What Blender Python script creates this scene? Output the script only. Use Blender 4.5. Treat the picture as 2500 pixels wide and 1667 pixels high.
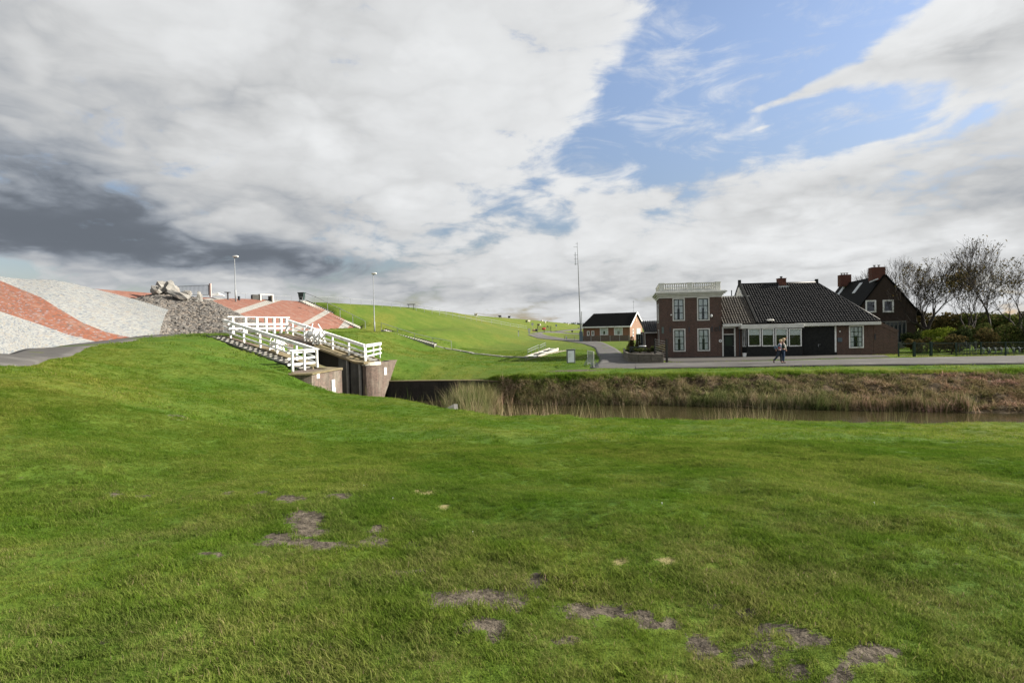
import bpy, bmesh, math, random
import numpy as np
from mathutils import Vector, Matrix, noise as mn
random.seed(7); rng = np.random.default_rng(11)
R = math.radians
for o in list(bpy.data.objects): bpy.data.objects.remove(o, do_unlink=True)
scene = bpy.context.scene
COL = scene.collection

# ------------------------------------------------------------------ camera
FPX = 1389.0; EYE = Vector((0, 0, 2.9))
PITCH = math.atan(30.5/FPX); ROLL = 0.021
fwd = Vector((0, math.cos(PITCH), -math.sin(PITCH)))
u0 = Vector((0, math.sin(PITCH), math.cos(PITCH))); r0 = Vector((1, 0, 0))
upv = u0*math.cos(ROLL) + r0*math.sin(ROLL); rgt = r0*math.cos(ROLL) - u0*math.sin(ROLL)
cd = bpy.data.cameras.new('camera'); cam = bpy.data.objects.new('camera', cd); COL.objects.link(cam)
M = Matrix((rgt, upv, -fwd)).transposed().to_4x4(); M.translation = EYE
cam.matrix_world = M
cd.lens = 36*FPX/2500; cd.sensor_width = 36; cd.clip_start = .05; cd.clip_end = 6000
scene.camera = cam

# ------------------------------------------------------------------ light
SUN_EL, SUN_AZ = R(24), R(4)          # azimuth measured from +X towards +Y (beyond)
sdir = Vector((math.cos(SUN_EL)*math.cos(SUN_AZ), math.cos(SUN_EL)*math.sin(SUN_AZ), math.sin(SUN_EL)))
sl = bpy.data.lights.new('sun', 'SUN'); sl.energy = 5.0; sl.angle = R(.55); sl.color = (1, .93, .82)
so = bpy.data.objects.new('sun', sl); COL.objects.link(so)
so.rotation_euler = (-sdir).to_track_quat('-Z', 'Y').to_euler()
scene.view_settings.view_transform = 'Standard'; scene.view_settings.look = 'None'
scene.view_settings.exposure = 1.4; scene.view_settings.gamma = 1
scene.view_settings.use_curve_mapping = False

# ------------------------------------------------------------------ node helpers
class NT:
    def __init__(s, tree): s.t = tree; s.n = tree.nodes; s.l = tree.links
    def add(s, typ, **kw):
        n = s.n.new(typ)
        for k, v in kw.items(): setattr(n, k, v)
        return n
    def put(s, sock, v):
        if v is None: return
        if isinstance(v, bpy.types.NodeSocket): s.l.new(v, sock)
        elif isinstance(v, (tuple, list)):
            if sock.type == 'RGBA' and len(v) == 3: v = (*v, 1)
            sock.default_value = v
        else: sock.default_value = v
    def m(s, op, a, b=None, c=None, clamp=False):
        n = s.add('ShaderNodeMath', operation=op, use_clamp=clamp)
        s.put(n.inputs[0], a); s.put(n.inputs[1], b); s.put(n.inputs[2], c)
        return n.outputs[0]
    def mix(s, f, a, b, mode='MIX'):
        n = s.add('ShaderNodeMix', data_type='RGBA', blend_type=mode)
        s.put(n.inputs[0], f); s.put(n.inputs[6], a); s.put(n.inputs[7], b)
        return n.outputs[2]
    def ss(s, v, lo, hi, a=0, b=1):
        n = s.add('ShaderNodeMapRange', interpolation_type='SMOOTHSTEP')
        s.put(n.inputs[0], v); s.put(n.inputs[1], lo); s.put(n.inputs[2], hi); s.put(n.inputs[3], a); s.put(n.inputs[4], b)
        return n.outputs[0]
    def noise(s, vec, scale, detail=5, rough=.55, dist=0, dim='3D'):
        n = s.add('ShaderNodeTexNoise', noise_dimensions=dim)
        s.put(n.inputs['Vector'], vec); s.put(n.inputs['Scale'], scale); s.put(n.inputs['Detail'], detail)
        s.put(n.inputs['Roughness'], rough); s.put(n.inputs['Distortion'], dist)
        return n.outputs[0]
    def scalev(s, vec, sc):
        n = s.add('ShaderNodeMapping'); s.put(n.inputs[0], vec); s.put(n.inputs['Scale'], sc); return n.outputs[0]

# ------------------------------------------------------------------ world: blue sky behind broken cloud
world = bpy.data.worlds.new('World'); scene.world = world; world.use_nodes = True
W = NT(world.node_tree); W.n.clear()
wo = W.add('ShaderNodeOutputWorld'); bg = W.add('ShaderNodeBackground'); W.l.new(bg.outputs[0], wo.inputs[0])
sky = W.add('ShaderNodeTexSky', sky_type='NISHITA'); sky.sun_disc = False
sky.sun_elevation = SUN_EL; sky.sun_rotation = math.pi/2 - SUN_AZ
sky.air_density = 1.0; sky.dust_density = .6; sky.ozone_density = 2.0
SKY_STRENGTH = 0.15
tc = W.add('ShaderNodeTexCoord'); dvec = tc.outputs['Generated']
sep = W.add('ShaderNodeSeparateXYZ'); W.l.new(dvec, sep.inputs[0])
dx, dy, dz = sep.outputs
az = W.m('ARCTAN2', dx, dy); el = W.m('ARCSINE', dz)
def ae(px, py):                                       # a pixel of the photograph as azimuth, elevation
    v = fwd + rgt*((px-1250)/FPX) + upv*((833.5-py)/FPX); v.normalize()
    return math.atan2(v.x, v.y), math.asin(v.z)
# coordinates on a cloud deck, so that forms flatten towards the horizon
zz = W.m('ADD', W.m('MAXIMUM', dz, 0.0), .26)
cv = W.add('ShaderNodeCombineXYZ'); W.put(cv.inputs[0], W.m('DIVIDE', dx, zz)); W.put(cv.inputs[1], W.m('DIVIDE', dy, zz)); W.put(cv.inputs[2], W.m('MULTIPLY', dz, .7))
deck = cv.outputs[0]
n_big = W.noise(deck, .95, 5, .58, .3); n_fine = W.noise(deck, 3.4, 6, .62, .35)
n_dir = W.noise(dvec, 5.5, 7, .6, .25)
n_wisp = W.noise(W.scalev(dvec, (2.2, 2.2, 6.5)), 3.2, 6, .62, .8)
_vd = W.add('ShaderNodeVectorMath', operation='SCALE'); _nd = W.add('ShaderNodeTexNoise'); W.put(_nd.inputs['Vector'], deck); _nd.inputs['Scale'].default_value = 4; _nd.inputs['Detail'].default_value = 4
W.put(_vd.inputs[0], _nd.outputs['Color']); _vd.inputs['Scale'].default_value = .55
_va = W.add('ShaderNodeVectorMath', operation='ADD'); W.put(_va.inputs[0], deck); W.put(_va.inputs[1], _vd.outputs[0])
_vo = W.add('ShaderNodeTexVoronoi', feature='F1'); W.put(_vo.inputs['Vector'], _va.outputs[0]); _vo.inputs['Scale'].default_value = 3.0; _vo.inputs['Detail'].default_value = 1; _vo.inputs['Roughness'].default_value = .55
puff = W.m('SUBTRACT', .47, _vo.outputs['Distance'])
def gauss(px, py, wpx, hpx, ang=0):
    a0, e0 = ae(px, py)
    sa = max(.01, abs(wpx)/FPX*math.cos(a0)**2); se = abs(hpx)/FPX*math.cos(a0)
    da = W.m('SUBTRACT', az, a0); de = W.m('SUBTRACT', el, e0)
    c, s_ = math.cos(R(ang)), math.sin(R(ang))
    u = W.m('ADD', W.m('MULTIPLY', da, c), W.m('MULTIPLY', de, s_)); v = W.m('SUBTRACT', W.m('MULTIPLY', de, c), W.m('MULTIPLY', da, s_))
    u = W.m('DIVIDE', u, sa); v = W.m('DIVIDE', v, se)
    return W.m('EXPONENT', W.m('MULTIPLY', W.m('ADD', W.m('MULTIPLY', u, u), W.m('MULTIPLY', v, v)), -1.0))
def sumg(base, lst):
    v = base
    for (amp, *g) in lst: v = W.m('MULTIPLY_ADD', gauss(*g), amp, v)
    return v
cov = sumg(.82, [(.4,700,150,500,300,0), (-1.25,1960,40,420,120,8), (-1.0,1740,20,140,90,0), (-.95,1660,180,150,110,0), (-1.35,1600,320,170,75,0), (-1.25,1780,300,270,62,8), (-.2,1420,400,110,30,-10),
    (-.8,2040,310,170,45,14), (-.75,2240,250,110,45,22), (-.3,1370,545,60,22,0), (-.42,2080,560,240,24,10), (-.15,1290,415,70,22,0),
    (.95,2080,185,300,42,12), (.8,2380,110,180,75,20), (.35,1900,640,700,110,0), (.3,2300,470,400,90,12), (.85,1600,262,110,12,10), (1.05,1780,290,200,15,10), (.7,1840,318,70,9,8), (.8,1640,345,50,40,20), (.4,1500,345,80,16,5),
    (.55,2225,250,42,26,45), (.5,1690,345,60,40,20), (-1.0,20,652,90,22,-4), (-.35,2350,300,150,30,20)])
nz = W.m('ADD', W.m('MULTIPLY', n_big, .55), W.m('ADD', W.m('MULTIPLY', n_fine, .3), W.m('MULTIPLY', n_dir, .45)))
nz = W.m('ADD', nz, W.m('MULTIPLY', W.m('SUBTRACT', n_wisp, .5), .5))
cov = W.m('ADD', cov, W.m('MULTIPLY', puff, .55))
dens = W.m('ADD', cov, W.m('MULTIPLY', W.m('SUBTRACT', nz, .65), 3.0))
mask = W.ss(dens, .08, .60)
br = sumg(1.0, [(.12,2150,160,380,60,12), (-.34,-20,585,820,80,-7), (-.20,380,560,620,110,-6), (-.34,60,450,470,170,-8), (-.30,-50,180,330,260,0), (-.34,700,630,480,45,-7), (-.10,480,600,420,60,-8), (-.10,1000,560,420,60,-5), (-.16,1100,725,420,30,0),
    (-.20,2080,430,260,30,14), (-.24,2420,500,150,40,10), (-.10,1640,470,150,32,8), (-.14,1560,720,260,50,0), (-.12,640,250,160,60,0),
    (.16,1250,300,300,240,0), (.12,1150,500,260,60,0), (.12,760,260,60,160,0), (.16,2150,340,330,30,14), (.15,1680,380,260,30,10),
    (-.08,200,690,420,26,0), (-.10,700,430,160,60,0), (.13,1600,590,320,60,0), (.12,2000,620,350,40,0), (.10,1900,400,250,35,14), (.14,2100,170,260,40,12)])
relief = W.m('ADD', W.m('MULTIPLY', W.m('SUBTRACT', n_big, .5), .42), W.m('MULTIPLY', W.m('SUBTRACT', n_fine, .5), .36))
relief = W.m('ADD', relief, W.m('MULTIPLY', W.m('SUBTRACT', n_dir, .5), .5))
relief = W.m('MULTIPLY', relief, W.ss(az, -.75, .1, .7, 1.35))
relief = W.m('ADD', relief, W.m('MULTIPLY', W.m('MULTIPLY', W.m('SUBTRACT', n_wisp, .5), .9), W.ss(az, -.45, .35)))
relief = W.m('ADD', relief, W.m('MULTIPLY', puff, .55))
rim = W.m('MULTIPLY', W.m('SUBTRACT', 1.0, W.ss(dens, .3, 1.1)), .16); relief = W.m('ADD', relief, rim)
mask = W.m('MAXIMUM', mask, W.m('MULTIPLY', W.ss(W.m('ADD', n_wisp, W.m('MULTIPLY', n_dir, .5)), .70, .98), W.ss(el, .75, .25, .10, .8)))
br = W.m('ADD', br, relief); br = W.m('ADD', W.m('MULTIPLY', W.m('ADD', W.m('SUBTRACT', br, .24), W.m('SQRT', W.m('ADD', W.m('POWER', W.m('ABSOLUTE', W.m('SUBTRACT', br, .24)), 2.0), .004))), .5), .17); br = W.m('MULTIPLY', W.m('SUBTRACT', 1.0, W.m('EXPONENT', W.m('MULTIPLY', W.m('POWER', br, 1.25), -1.75))), .68)
tint = W.mix(W.ss(br, .10, .46), (.86, .98, 1.16, 1), (.985, 1.0, 1.01, 1))
vm = W.add('ShaderNodeVectorMath', operation='SCALE'); W.put(vm.inputs[0], tint); W.put(vm.inputs['Scale'], br)
blue = W.add('ShaderNodeVectorMath', operation='MULTIPLY'); W.put(blue.inputs[0], sky.outputs[0]); blue.inputs[1].default_value = (1.18, 1.03, .99)
blue2 = W.add('ShaderNodeVectorMath', operation='SCALE'); W.put(blue2.inputs[0], blue.outputs[0]); W.put(blue2.inputs['Scale'], W.m('MULTIPLY', W.ss(el, -.02, .5, .42, 1.0), SKY_STRENGTH*.95))
skymix = W.mix(mask, blue2.outputs[0], vm.outputs[0])
W.l.new(skymix, bg.inputs[0]); bg.inputs[1].default_value = .535

# ------------------------------------------------------------------ pixel helpers (used to measure the place, at real distances)
def ray(px, py): return fwd + rgt*((px-1250)/FPX) + upv*((833.5-py)/FPX)
def at(px, py, Y): d = ray(px, py); return EYE + d*(Y/d.y)
def proj(P):
    P = np.asarray(P, float) - np.array(EYE)
    zc = np.maximum(P @ np.array(fwd), .05)
    return 1250 + FPX*(P @ np.array(rgt))/zc, 833.5 - FPX*(P @ np.array(upv))/zc

# ------------------------------------------------------------------ terrain
def pl(x, pts):
    a = np.array(pts, float); return np.interp(x, a[:, 0], a[:, 1])
CREST = np.array([(-37,30),(-36,40),(-35,47),(-33,55),(-31,64),(-27.2,74),(-24.8,77.5),(-21,87),(-17.6,98),(-15,120),(-12,150),(-8.5,176),(2,230),(14,300),(50,520),(95,800),(190,1200),(420,2000)], float)
def dike_d(X, Y):                                     # distance right of the crest line
    best = np.full(X.shape, 1e9); sgn = np.ones(X.shape)
    for (ax, ay), (bx, by) in zip(CREST[:-1], CREST[1:]):
        ex, ey = bx-ax, by-ay; L2 = ex*ex+ey*ey
        t = np.clip(((X-ax)*ex + (Y-ay)*ey)/L2, 0, 1)
        qx, qy = X-(ax+t*ex), Y-(ay+t*ey); d = np.hypot(qx, qy)
        s = np.where(qx*ey - qy*ex >= 0, 1.0, -1.0)
        m = d < best; best = np.where(m, d, best); sgn = np.where(m, s, sgn)
    return best*sgn
def dike_z(X, Y):
    d = dike_d(X, Y)
    near = np.interp(d, [-60,-30,-6,0,1,10,13,18.5,23,60], [-2,-2,6.9,7,6.85,2.98,2.85,.5,.05,0])
    far = np.interp(d, [-60,-30,-6,0,1.5,11,20,26,60], [-2,-2,6.9,7,6.8,3.4,.75,.1,0])
    w = np.clip((Y-78)/20, 0, 1)
    return near*(1-w) + far*w
CP = [(0,-6,1.7),(0,0,1.3),(0,3,1.2),(-6,-4,2.1),(6,-4,1.4),(14,-4,1.2),(30,-4,.9),(50,0,.6),(-16,-4,2.7),(-30,-4,3),
 (-3,5,1.1),(3,5,1.02),(0,8,.86),(5,9,.72),(-5,9,1.02),(10,9,.58),(16,9,.42),(30,8,.2),(50,10,0),
 (-7,14,.88),(-2,14,.45),(3,14,.32),(8,13,.28),(14,13,.05),(-9.5,12.5,1.85),(-12.6,14,2.27),(-15.2,18.5,2.29),(-18.7,25,2.5),(-20.8,31,2.7),(-22,37,2.93),(-22.1,41,2.98),
 (-17.9,19.9,2.3),(-22,26.5,2.4),(-24,32,2.6),(-24.6,37,2.85),(-24.6,40,3.0),(-8,4,1.75),(-12,6,2.25),(-18,8,2.6),
 (0.7,19.3,-.1),(4.6,18.2,-.1),(9.2,17.1,-.1),(14.5,16.1,-.1),(25,15,-.1),(45,13.5,-.1),(-2.7,21.6,-.1),(-5.6,25,.03),(-8,26.4,.06),(-9.6,27.1,.42),(-10.6,27.1,.92),(-11.6,29.4,.9),
 (-10,22,.75),(-7,20,.42),(-13.5,24,1.45),(-16,29,2.15),(-13.7,31.3,1.55),(-15.2,33.2,1.88),(-18.7,36.8,2.86),(-18,33,2.55),(-20,34,2.8),(-13,18,1.6),(-11,33,1.1),(-13,35,1.6),(-16,38,2.5),
 (-8.2,37.6,-.45),(-5,37.2,-.45),(-2.6,36.8,-.4),(-.5,36,-.12),(8,35.2,-.1),(20,35,-.1),(30,33,-.1),(50,30,-.1),
 (0,45,-.02),(10,45,0),(20,45,0),(35,45,0),(-6,42,.25),(-4,50,.15),(0,58,.08),(-8.6,41,.75),(-10.2,41,1.15),(-10,39,1.05),(-12,41,1.75),(-14,43,2.4),(-16.4,43,2.9),
 (-18,42,3),(-18,50,2.93),(-14.5,50,2.5),(-11,50,1.3),(-20,55,2.93),(-15.5,58,2.7),(-10,60,.9),(-5,60,.2),(-19,62,2.93),(-15,64,2.65),(-24,48,2.95),(10,60,0),(30,60,0),(50,60,0),(-22,58,2.93)]
CP = np.array(CP, float)
def tps(r2): return np.where(r2 > 0, .5*r2*np.log(np.maximum(r2, 1e-9)), 0)
_d2 = (CP[:, None, 0]-CP[None, :, 0])**2 + (CP[:, None, 1]-CP[None, :, 1])**2
_n = len(CP); _A = np.zeros((_n+3, _n+3)); _A[:_n, :_n] = tps(_d2) + np.eye(_n)*.6
_A[:_n, _n] = 1; _A[:_n, _n+1:] = CP[:, :2]; _A[_n, :_n] = 1; _A[_n+1:, :_n] = CP[:, :2].T
_w = np.linalg.solve(_A, np.concatenate([CP[:, 2], [0, 0, 0]]))
def rbf(X, Y):
    X = np.asarray(X, float); Y = np.asarray(Y, float); sh = X.shape; x = X.ravel(); y = Y.ravel(); out = _w[_n] + _w[_n+1]*x + _w[_n+2]*y
    for i in range(_n): out = out + _w[i]*tps((x-CP[i, 0])**2 + (y-CP[i, 1])**2)
    return out.reshape(sh)
# canal edges as functions of X
EN = [(-10.4,27.6),(-9.7,27.35),(-8,26.3),(-5.6,25),(-2.7,21.9),(.7,19.6),(4.6,18.4),(9.2,17.3),(14.5,16.3),(25,15.2),(45,13.7),(70,12)]
EF = [(-10.4,37.2),(-9.6,37.2),(-8.6,38.3),(-8,38.2),(-2.6,37.35),(-1.2,36.5),(.6,35.6),(8,35),(19,34.6),(29,32.6),(45,30.5),(70,28)]
ES = [(-10,37.1),(-8,38.1),(-2.6,37.2),(-1.2,35.6),(.6,34.3),(4,33.5),(8.3,32.9),(16,29.9),(24.6,27.4),(45,25),(70,23)]
LO = np.array((-10.8, 31.5)); LA = np.array((.8165, -.5774)); LP = np.array((.5774, .8165))
def lock_st(X, Y): return (X-LO[0])*LA[0]+(Y-LO[1])*LA[1], (X-LO[0])*LP[0]+(Y-LO[1])*LP[1]
def LW(s, t, z): return Vector((LO[0]+s*LA[0]+t*LP[0], LO[1]+s*LA[1]+t*LP[1], z))
def vnoise(X, Y, f, seed=0):
    x = X*f + seed*17.3; y = Y*f - seed*9.1
    xi = np.floor(x).astype(np.int64); yi = np.floor(y).astype(np.int64); fx = x-xi; fy = y-yi
    fx = fx*fx*(3-2*fx); fy = fy*fy*(3-2*fy)
    def h(a, b):
        n = (a*374761393 + b*668265263 + seed*974711) & 0xffffffff
        n = ((n ^ (n >> 13))*1274126177) & 0xffffffff
        return ((n ^ (n >> 16)) & 0xffff)/65535.0
    return (h(xi, yi)*(1-fx)+h(xi+1, yi)*fx)*(1-fy) + (h(xi, yi+1)*(1-fx)+h(xi+1, yi+1)*fx)*fy - .5
def height(X, Y, rough=True):
    X = np.asarray(X, float); Y = np.asarray(Y, float)
    xc = np.clip(X, -34, 52); yc = np.clip(Y, -8, 66)
    b = rbf(xc, yc); dk = dike_z(X, Y)
    flat = np.zeros_like(b) + np.where(Y < 20, np.clip(.6-.02*np.abs(Y), 0, 1), 0)
    wx = np.clip((np.abs(X-10)-38)/12, 0, 1); b = b*(1-wx) + np.where(X > 0, flat, 2.9)*wx
    w = np.clip((Y-57)/9, 0, 1); w = w*w*(3-2*w)
    h = b*(1-w) + dk*w
    fl = np.clip((Y-39)/3, 0, 1)*np.clip((X-2)/4, 0, 1)*np.clip((58-Y)/4, 0, 1); h = h*(1-fl)       # level ground by the houses
    xb = np.interp(Y, [22,40,44,48,54,60,66,70,71.3,72], [-24.6,-24.9,-25.6,-26.0,-24.0,-22.4,-20.7,-19.4,-18.1,0])
    emb = np.clip((Y-22)/3, 0, 1)*np.clip((xb-X)/.5, 0, 1)*np.clip((73.7-Y-(X+27.2)*.25)/.5, 0, 1)
    h = h*(1-emb) + np.minimum(h, 2.2)*emb
    if rough:
        r = vnoise(X, Y, .55, 1)*.13 + vnoise(X, Y, 1.4, 2)*.08 + vnoise(X, Y, 3.7, 3)*.04 + vnoise(X, Y, 8., 4)*.018
        r = r*np.where(Y < 36, 1, .35)*np.clip((Y+1)/4, .3, 1)
        hard = fl*.9 + (1-np.clip(np.abs(dike_d(X, Y)-5)/6-.9, 0, 1))*0
        h = h + r*(1-np.clip(hard, 0, 1))
    en = pl(X, EN); ef = pl(X, EF); es = pl(X, ES)
    inside = (X > -9.75) & (Y > en) & (Y < ef)
    ztop = np.where(X < -2.2, -.45, -.1)
    zn = h - (Y-en)*.95
    slope = 1.54/np.maximum(ef-es, .25)
    lump = vnoise(X, Y, 1.1, 5)*.35 + vnoise(X, Y, 2.6, 6)*.2
    zf = ztop - (ef-Y)*slope + lump*np.clip((ef-Y)*1.2, 0, 1)*np.clip((ef-es), 0, 1)
    can = np.maximum(np.maximum(np.minimum(zn, h), np.minimum(zf, h)), -2.5)
    h = np.where(inside, np.minimum(can, h), h)
    s, t = lock_st(X, Y)
    ch = (t > .15) & (t < 4.75) & (s > -6.3) & (X < -9.4) & (s < 6)
    h = np.where(ch, -2.5, h)
    # under the stairs beside the chamber walls
    st = (s > -9.6) & (s < .2) & (((t > -1.5) & (t < .3)) | ((t > 4.5) & (t < 6.1)))
    h = np.where(st, np.minimum(h, pl(s, [(-9.7,2.55),(0,.62)])), h)
    return h
def hgt(x, y, rough=True): return float(height(np.array([x]), np.array([y]), rough)[0])
def G(px, py, lo=2.0, hi=900.0, rough=False):         # where the view through a pixel meets the ground
    d = ray(px, py); Ys = np.geomspace(lo, hi, 500); k = Ys/d.y
    X = EYE.x + d.x*k; Z = EYE.z + d.z*k; H = height(X, Ys, rough)
    idx = np.where(Z < H)[0]
    if len(idx) == 0: return at(px, py, hi)
    i = max(1, idx[0]); a, b = Ys[i-1], Ys[i]
    for _ in range(3):
        ys = np.linspace(a, b, 12); k = ys/d.y; hh = height(EYE.x+d.x*k, ys, rough); z = EYE.z+d.z*k
        j = np.where(z < hh)[0]; j = max(1, j[0]) if len(j) else 11
        a, b = ys[j-1], ys[j]
    k = b/d.y; return Vector((EYE.x+d.x*k, b, hgt(EYE.x+d.x*k, b, rough)))

# ------------------------------------------------------------------ object helpers
def link(name, me, parent=None, mat=None, kind=None):
    o = bpy.data.objects.new(name, me); COL.objects.link(o)
    if mat is not None and me is not None and not me.materials:
        for m_ in (mat if isinstance(mat, (list, tuple)) else [mat]): me.materials.append(m_)
    if parent is not None: o.parent = parent
    if kind: o['kind'] = kind
    return o
def tag(o, label, cat, group=None):
    o['label'] = label; o['category'] = cat
    if group: o['group'] = group
    return o
def empty(name, loc, yaw=0, label=None, cat=None, group=None):
    o = bpy.data.objects.new(name, None); COL.objects.link(o); o.location = loc; o.rotation_euler = (0, 0, yaw)
    o.empty_display_size = .3
    if label: tag(o, label, cat, group)
    return o
def npmesh(name, V, F, smooth=False, mats=None, midx=None):
    me = bpy.data.meshes.new(name); V = np.asarray(V, np.float32)
    if isinstance(F, np.ndarray):
        nf, k = F.shape; me.vertices.add(len(V)); me.vertices.foreach_set('co', V.ravel())
        me.loops.add(nf*k); me.loops.foreach_set('vertex_index', F.ravel().astype(np.int32))
        me.polygons.add(nf); me.polygons.foreach_set('loop_start', np.arange(0, nf*k, k, dtype=np.int32)); me.polygons.foreach_set('loop_total', np.full(nf, k, np.int32))
        me.update(calc_edges=True)
    else: me.from_pydata([tuple(map(float, v)) for v in V], [], F); me.update()
    if smooth: me.polygons.foreach_set('use_smooth', np.ones(len(me.polygons), bool))
    return me
def attr(me, name, vals):
    a = me.attributes.new(name, 'FLOAT', 'POINT'); a.data.foreach_set('value', np.asarray(vals, np.float32).ravel())
class MB:
    def __init__(s): s.v = []; s.f = []; s.mi = []
    def add(s, vs, fs, mi=0):
        b = len(s.v); s.v += [tuple(v) for v in vs]; s.f += [tuple(b+i for i in f) for f in fs]; s.mi += [mi]*len(fs); return s
    def box(s, x0, x1, y0, y1, z0, z1, mi=0):
        return s.add([(x0,y0,z0),(x1,y0,z0),(x1,y1,z0),(x0,y1,z0),(x0,y0,z1),(x1,y0,z1),(x1,y1,z1),(x0,y1,z1)],
            [(3,2,1,0),(4,5,6,7),(0,1,5,4),(1,2,6,5),(2,3,7,6),(3,0,4,7)], mi)
    def prism(s, poly, off, mi=0):                     # polygon of 3D points pushed along off
        n = len(poly); off = Vector(off); p = [Vector(q) for q in poly]; nrm = Vector((0,0,0))
        for i in range(n): nrm += p[i].cross(p[(i+1) % n])
        if nrm.dot(off) > 0: p = p[::-1]
        vs = p + [q+off for q in p]
        return s.add(vs, [tuple(range(n)), tuple(range(2*n-1, n-1, -1))] + [((i+1) % n, i, n+i, n+(i+1) % n) for i in range(n)], mi)
    def beam(s, a, b, w, h, up=(0,0,1), mi=0):
        a = Vector(a); b = Vector(b); d = (b-a).normalized(); sd = d.cross(Vector(up))
        sd = sd.normalized() if sd.length > 1e-4 else Vector((1,0,0)); u = sd.cross(d)
        return s.prism([a+sd*w/2+u*h/2, a-sd*w/2+u*h/2, a-sd*w/2-u*h/2, a+sd*w/2-u*h/2], b-a, mi)
    def tube(s, pts, rad, n=8, mi=0, cap=True):
        pts = [Vector(p) for p in pts]; rad = rad if isinstance(rad, (list, tuple)) else [rad]*len(pts); vs = []
        for i, p in enumerate(pts):
            d = (pts[min(i+1, len(pts)-1)]-pts[max(i-1, 0)]).normalized(); a = d.cross(Vector((0,0,1)))
            if a.length < .05: a = d.cross(Vector((1,0,0)))
            a.normalize(); b = d.cross(a)
            vs += [p + (a*math.cos(2*math.pi*k/n) + b*math.sin(2*math.pi*k/n))*rad[i] for k in range(n)]
        fs = [(i*n+k, i*n+(k+1) % n, (i+1)*n+(k+1) % n, (i+1)*n+k) for i in range(len(pts)-1) for k in range(n)]
        if cap: fs += [tuple(range(n-1, -1, -1)), tuple(range((len(pts)-1)*n, len(pts)*n))]
        return s.add(vs, fs, mi)
    def lathe(s, prof, c=(0,0,0), n=12, mi=0):
        c = Vector(c); vs = [c+Vector((r*math.cos(2*math.pi*k/n), r*math.sin(2*math.pi*k/n), z)) for r, z in prof for k in range(n)]
        fs = [(i*n+k, i*n+(k+1) % n, (i+1)*n+(k+1) % n, (i+1)*n+k) for i in range(len(prof)-1) for k in range(n)]
        fs += [tuple(range(n-1, -1, -1)), tuple(range((len(prof)-1)*n, len(prof)*n))]
        return s.add(vs, fs, mi)
    def rock(s, c, size, seed=0, sub=1, rz=0, mi=0, amp=.28):
        bm = bmesh.new(); bmesh.ops.create_icosphere(bm, subdivisions=sub, radius=1)
        for v in bm.verts:
            k = 1 + amp*2*mn.noise(v.co*1.3+Vector((seed*3.1, seed*1.7, 0))); c4 = v.co*k
            c4 = Vector([math.copysign(abs(q)**.75, q) for q in c4]); v.co = Vector((c4.x*size[0], c4.y*size[1], c4.z*size[2]))
        bmesh.ops.rotate(bm, verts=bm.verts, cent=(0,0,0), matrix=Matrix.Rotation(rz, 3, 'Z'))
        bm.verts.index_update(); s.add([v.co+Vector(c) for v in bm.verts], [tuple(v.index for v in f.verts) for f in bm.faces], mi); bm.free(); return s
    def build(s, name, mat, parent=None, smooth=False, kind=None, bevel=0, orig=None):
        me = bpy.data.meshes.new(name); V = s.v
        if orig is not None: V = [tuple(Vector(v)-Vector(orig)) for v in V]
        me.from_pydata(V, [], s.f)
        mats = mat if isinstance(mat, (list, tuple)) else [mat]
        for m_ in mats: me.materials.append(m_)
        if len(mats) > 1: me.polygons.foreach_set('material_index', s.mi)
        me.update()
        uv = me.uv_layers.new(name='UVMap'); co = me.vertices
        for p in me.polygons:
            nx, ny, nz_ = map(abs, p.normal)
            for li in p.loop_indices:
                c = co[me.loops[li].vertex_index].co
                uv.data[li].uv = (c.x, c.y) if nz_ >= max(nx, ny) else ((c.y, c.z) if nx > ny else (c.x, c.z))
        if smooth: me.polygons.foreach_set('use_smooth', [True]*len(me.polygons))
        o = bpy.data.objects.new(name, me); COL.objects.link(o)
        if parent is not None: o.parent = parent
        if orig is not None: o.location = orig
        if kind: o['kind'] = kind
        if bevel:
            bv = o.modifiers.new('bevel', 'BEVEL'); bv.width = bevel; bv.segments = 2; bv.limit_method = 'ANGLE'
        return o
def copy_tree(o, parent=None):
    c = o.copy(); COL.objects.link(c); c.parent = parent
    for ch in list(o.children): copy_tree(ch, c)
    return c

# ------------------------------------------------------------------ materials
MATS = {}
def mat(name, c1, c2=None, scale=3, rough=.8, bump=0, bscale=None, metal=0, c3=None, spec=.3, detail=6, coat=0):
    m_ = bpy.data.materials.new(name); m_.use_nodes = True; T = NT(m_.node_tree); b = T.n['Principled BSDF']
    tcn = T.add('ShaderNodeTexCoord'); v = tcn.outputs['Object']
    b.inputs['Roughness'].default_value = rough; b.inputs['Metallic'].default_value = metal; b.inputs['Specular IOR Level'].default_value = spec
    n1 = T.noise(v, scale, detail, .62)
    if c2 is None: c2 = tuple(x*.8 for x in c1)
    col = T.mix(T.ss(n1, .32, .68), c1, c2)
    if c3 is not None: col = T.mix(T.ss(T.noise(v, scale*.37, 4, .6), .5, .7), col, c3)
    T.put(b.inputs['Base Color'], col)
    if bump:
        bp = T.add('ShaderNodeBump'); bp.inputs['Strength'].default_value = 1; bp.inputs['Distance'].default_value = bump
        T.put(bp.inputs['Height'], T.noise(v, bscale or scale*4, 6, .65)); T.l.new(bp.outputs[0], b.inputs['Normal'])
    MATS[name] = m_; return m_
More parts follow.
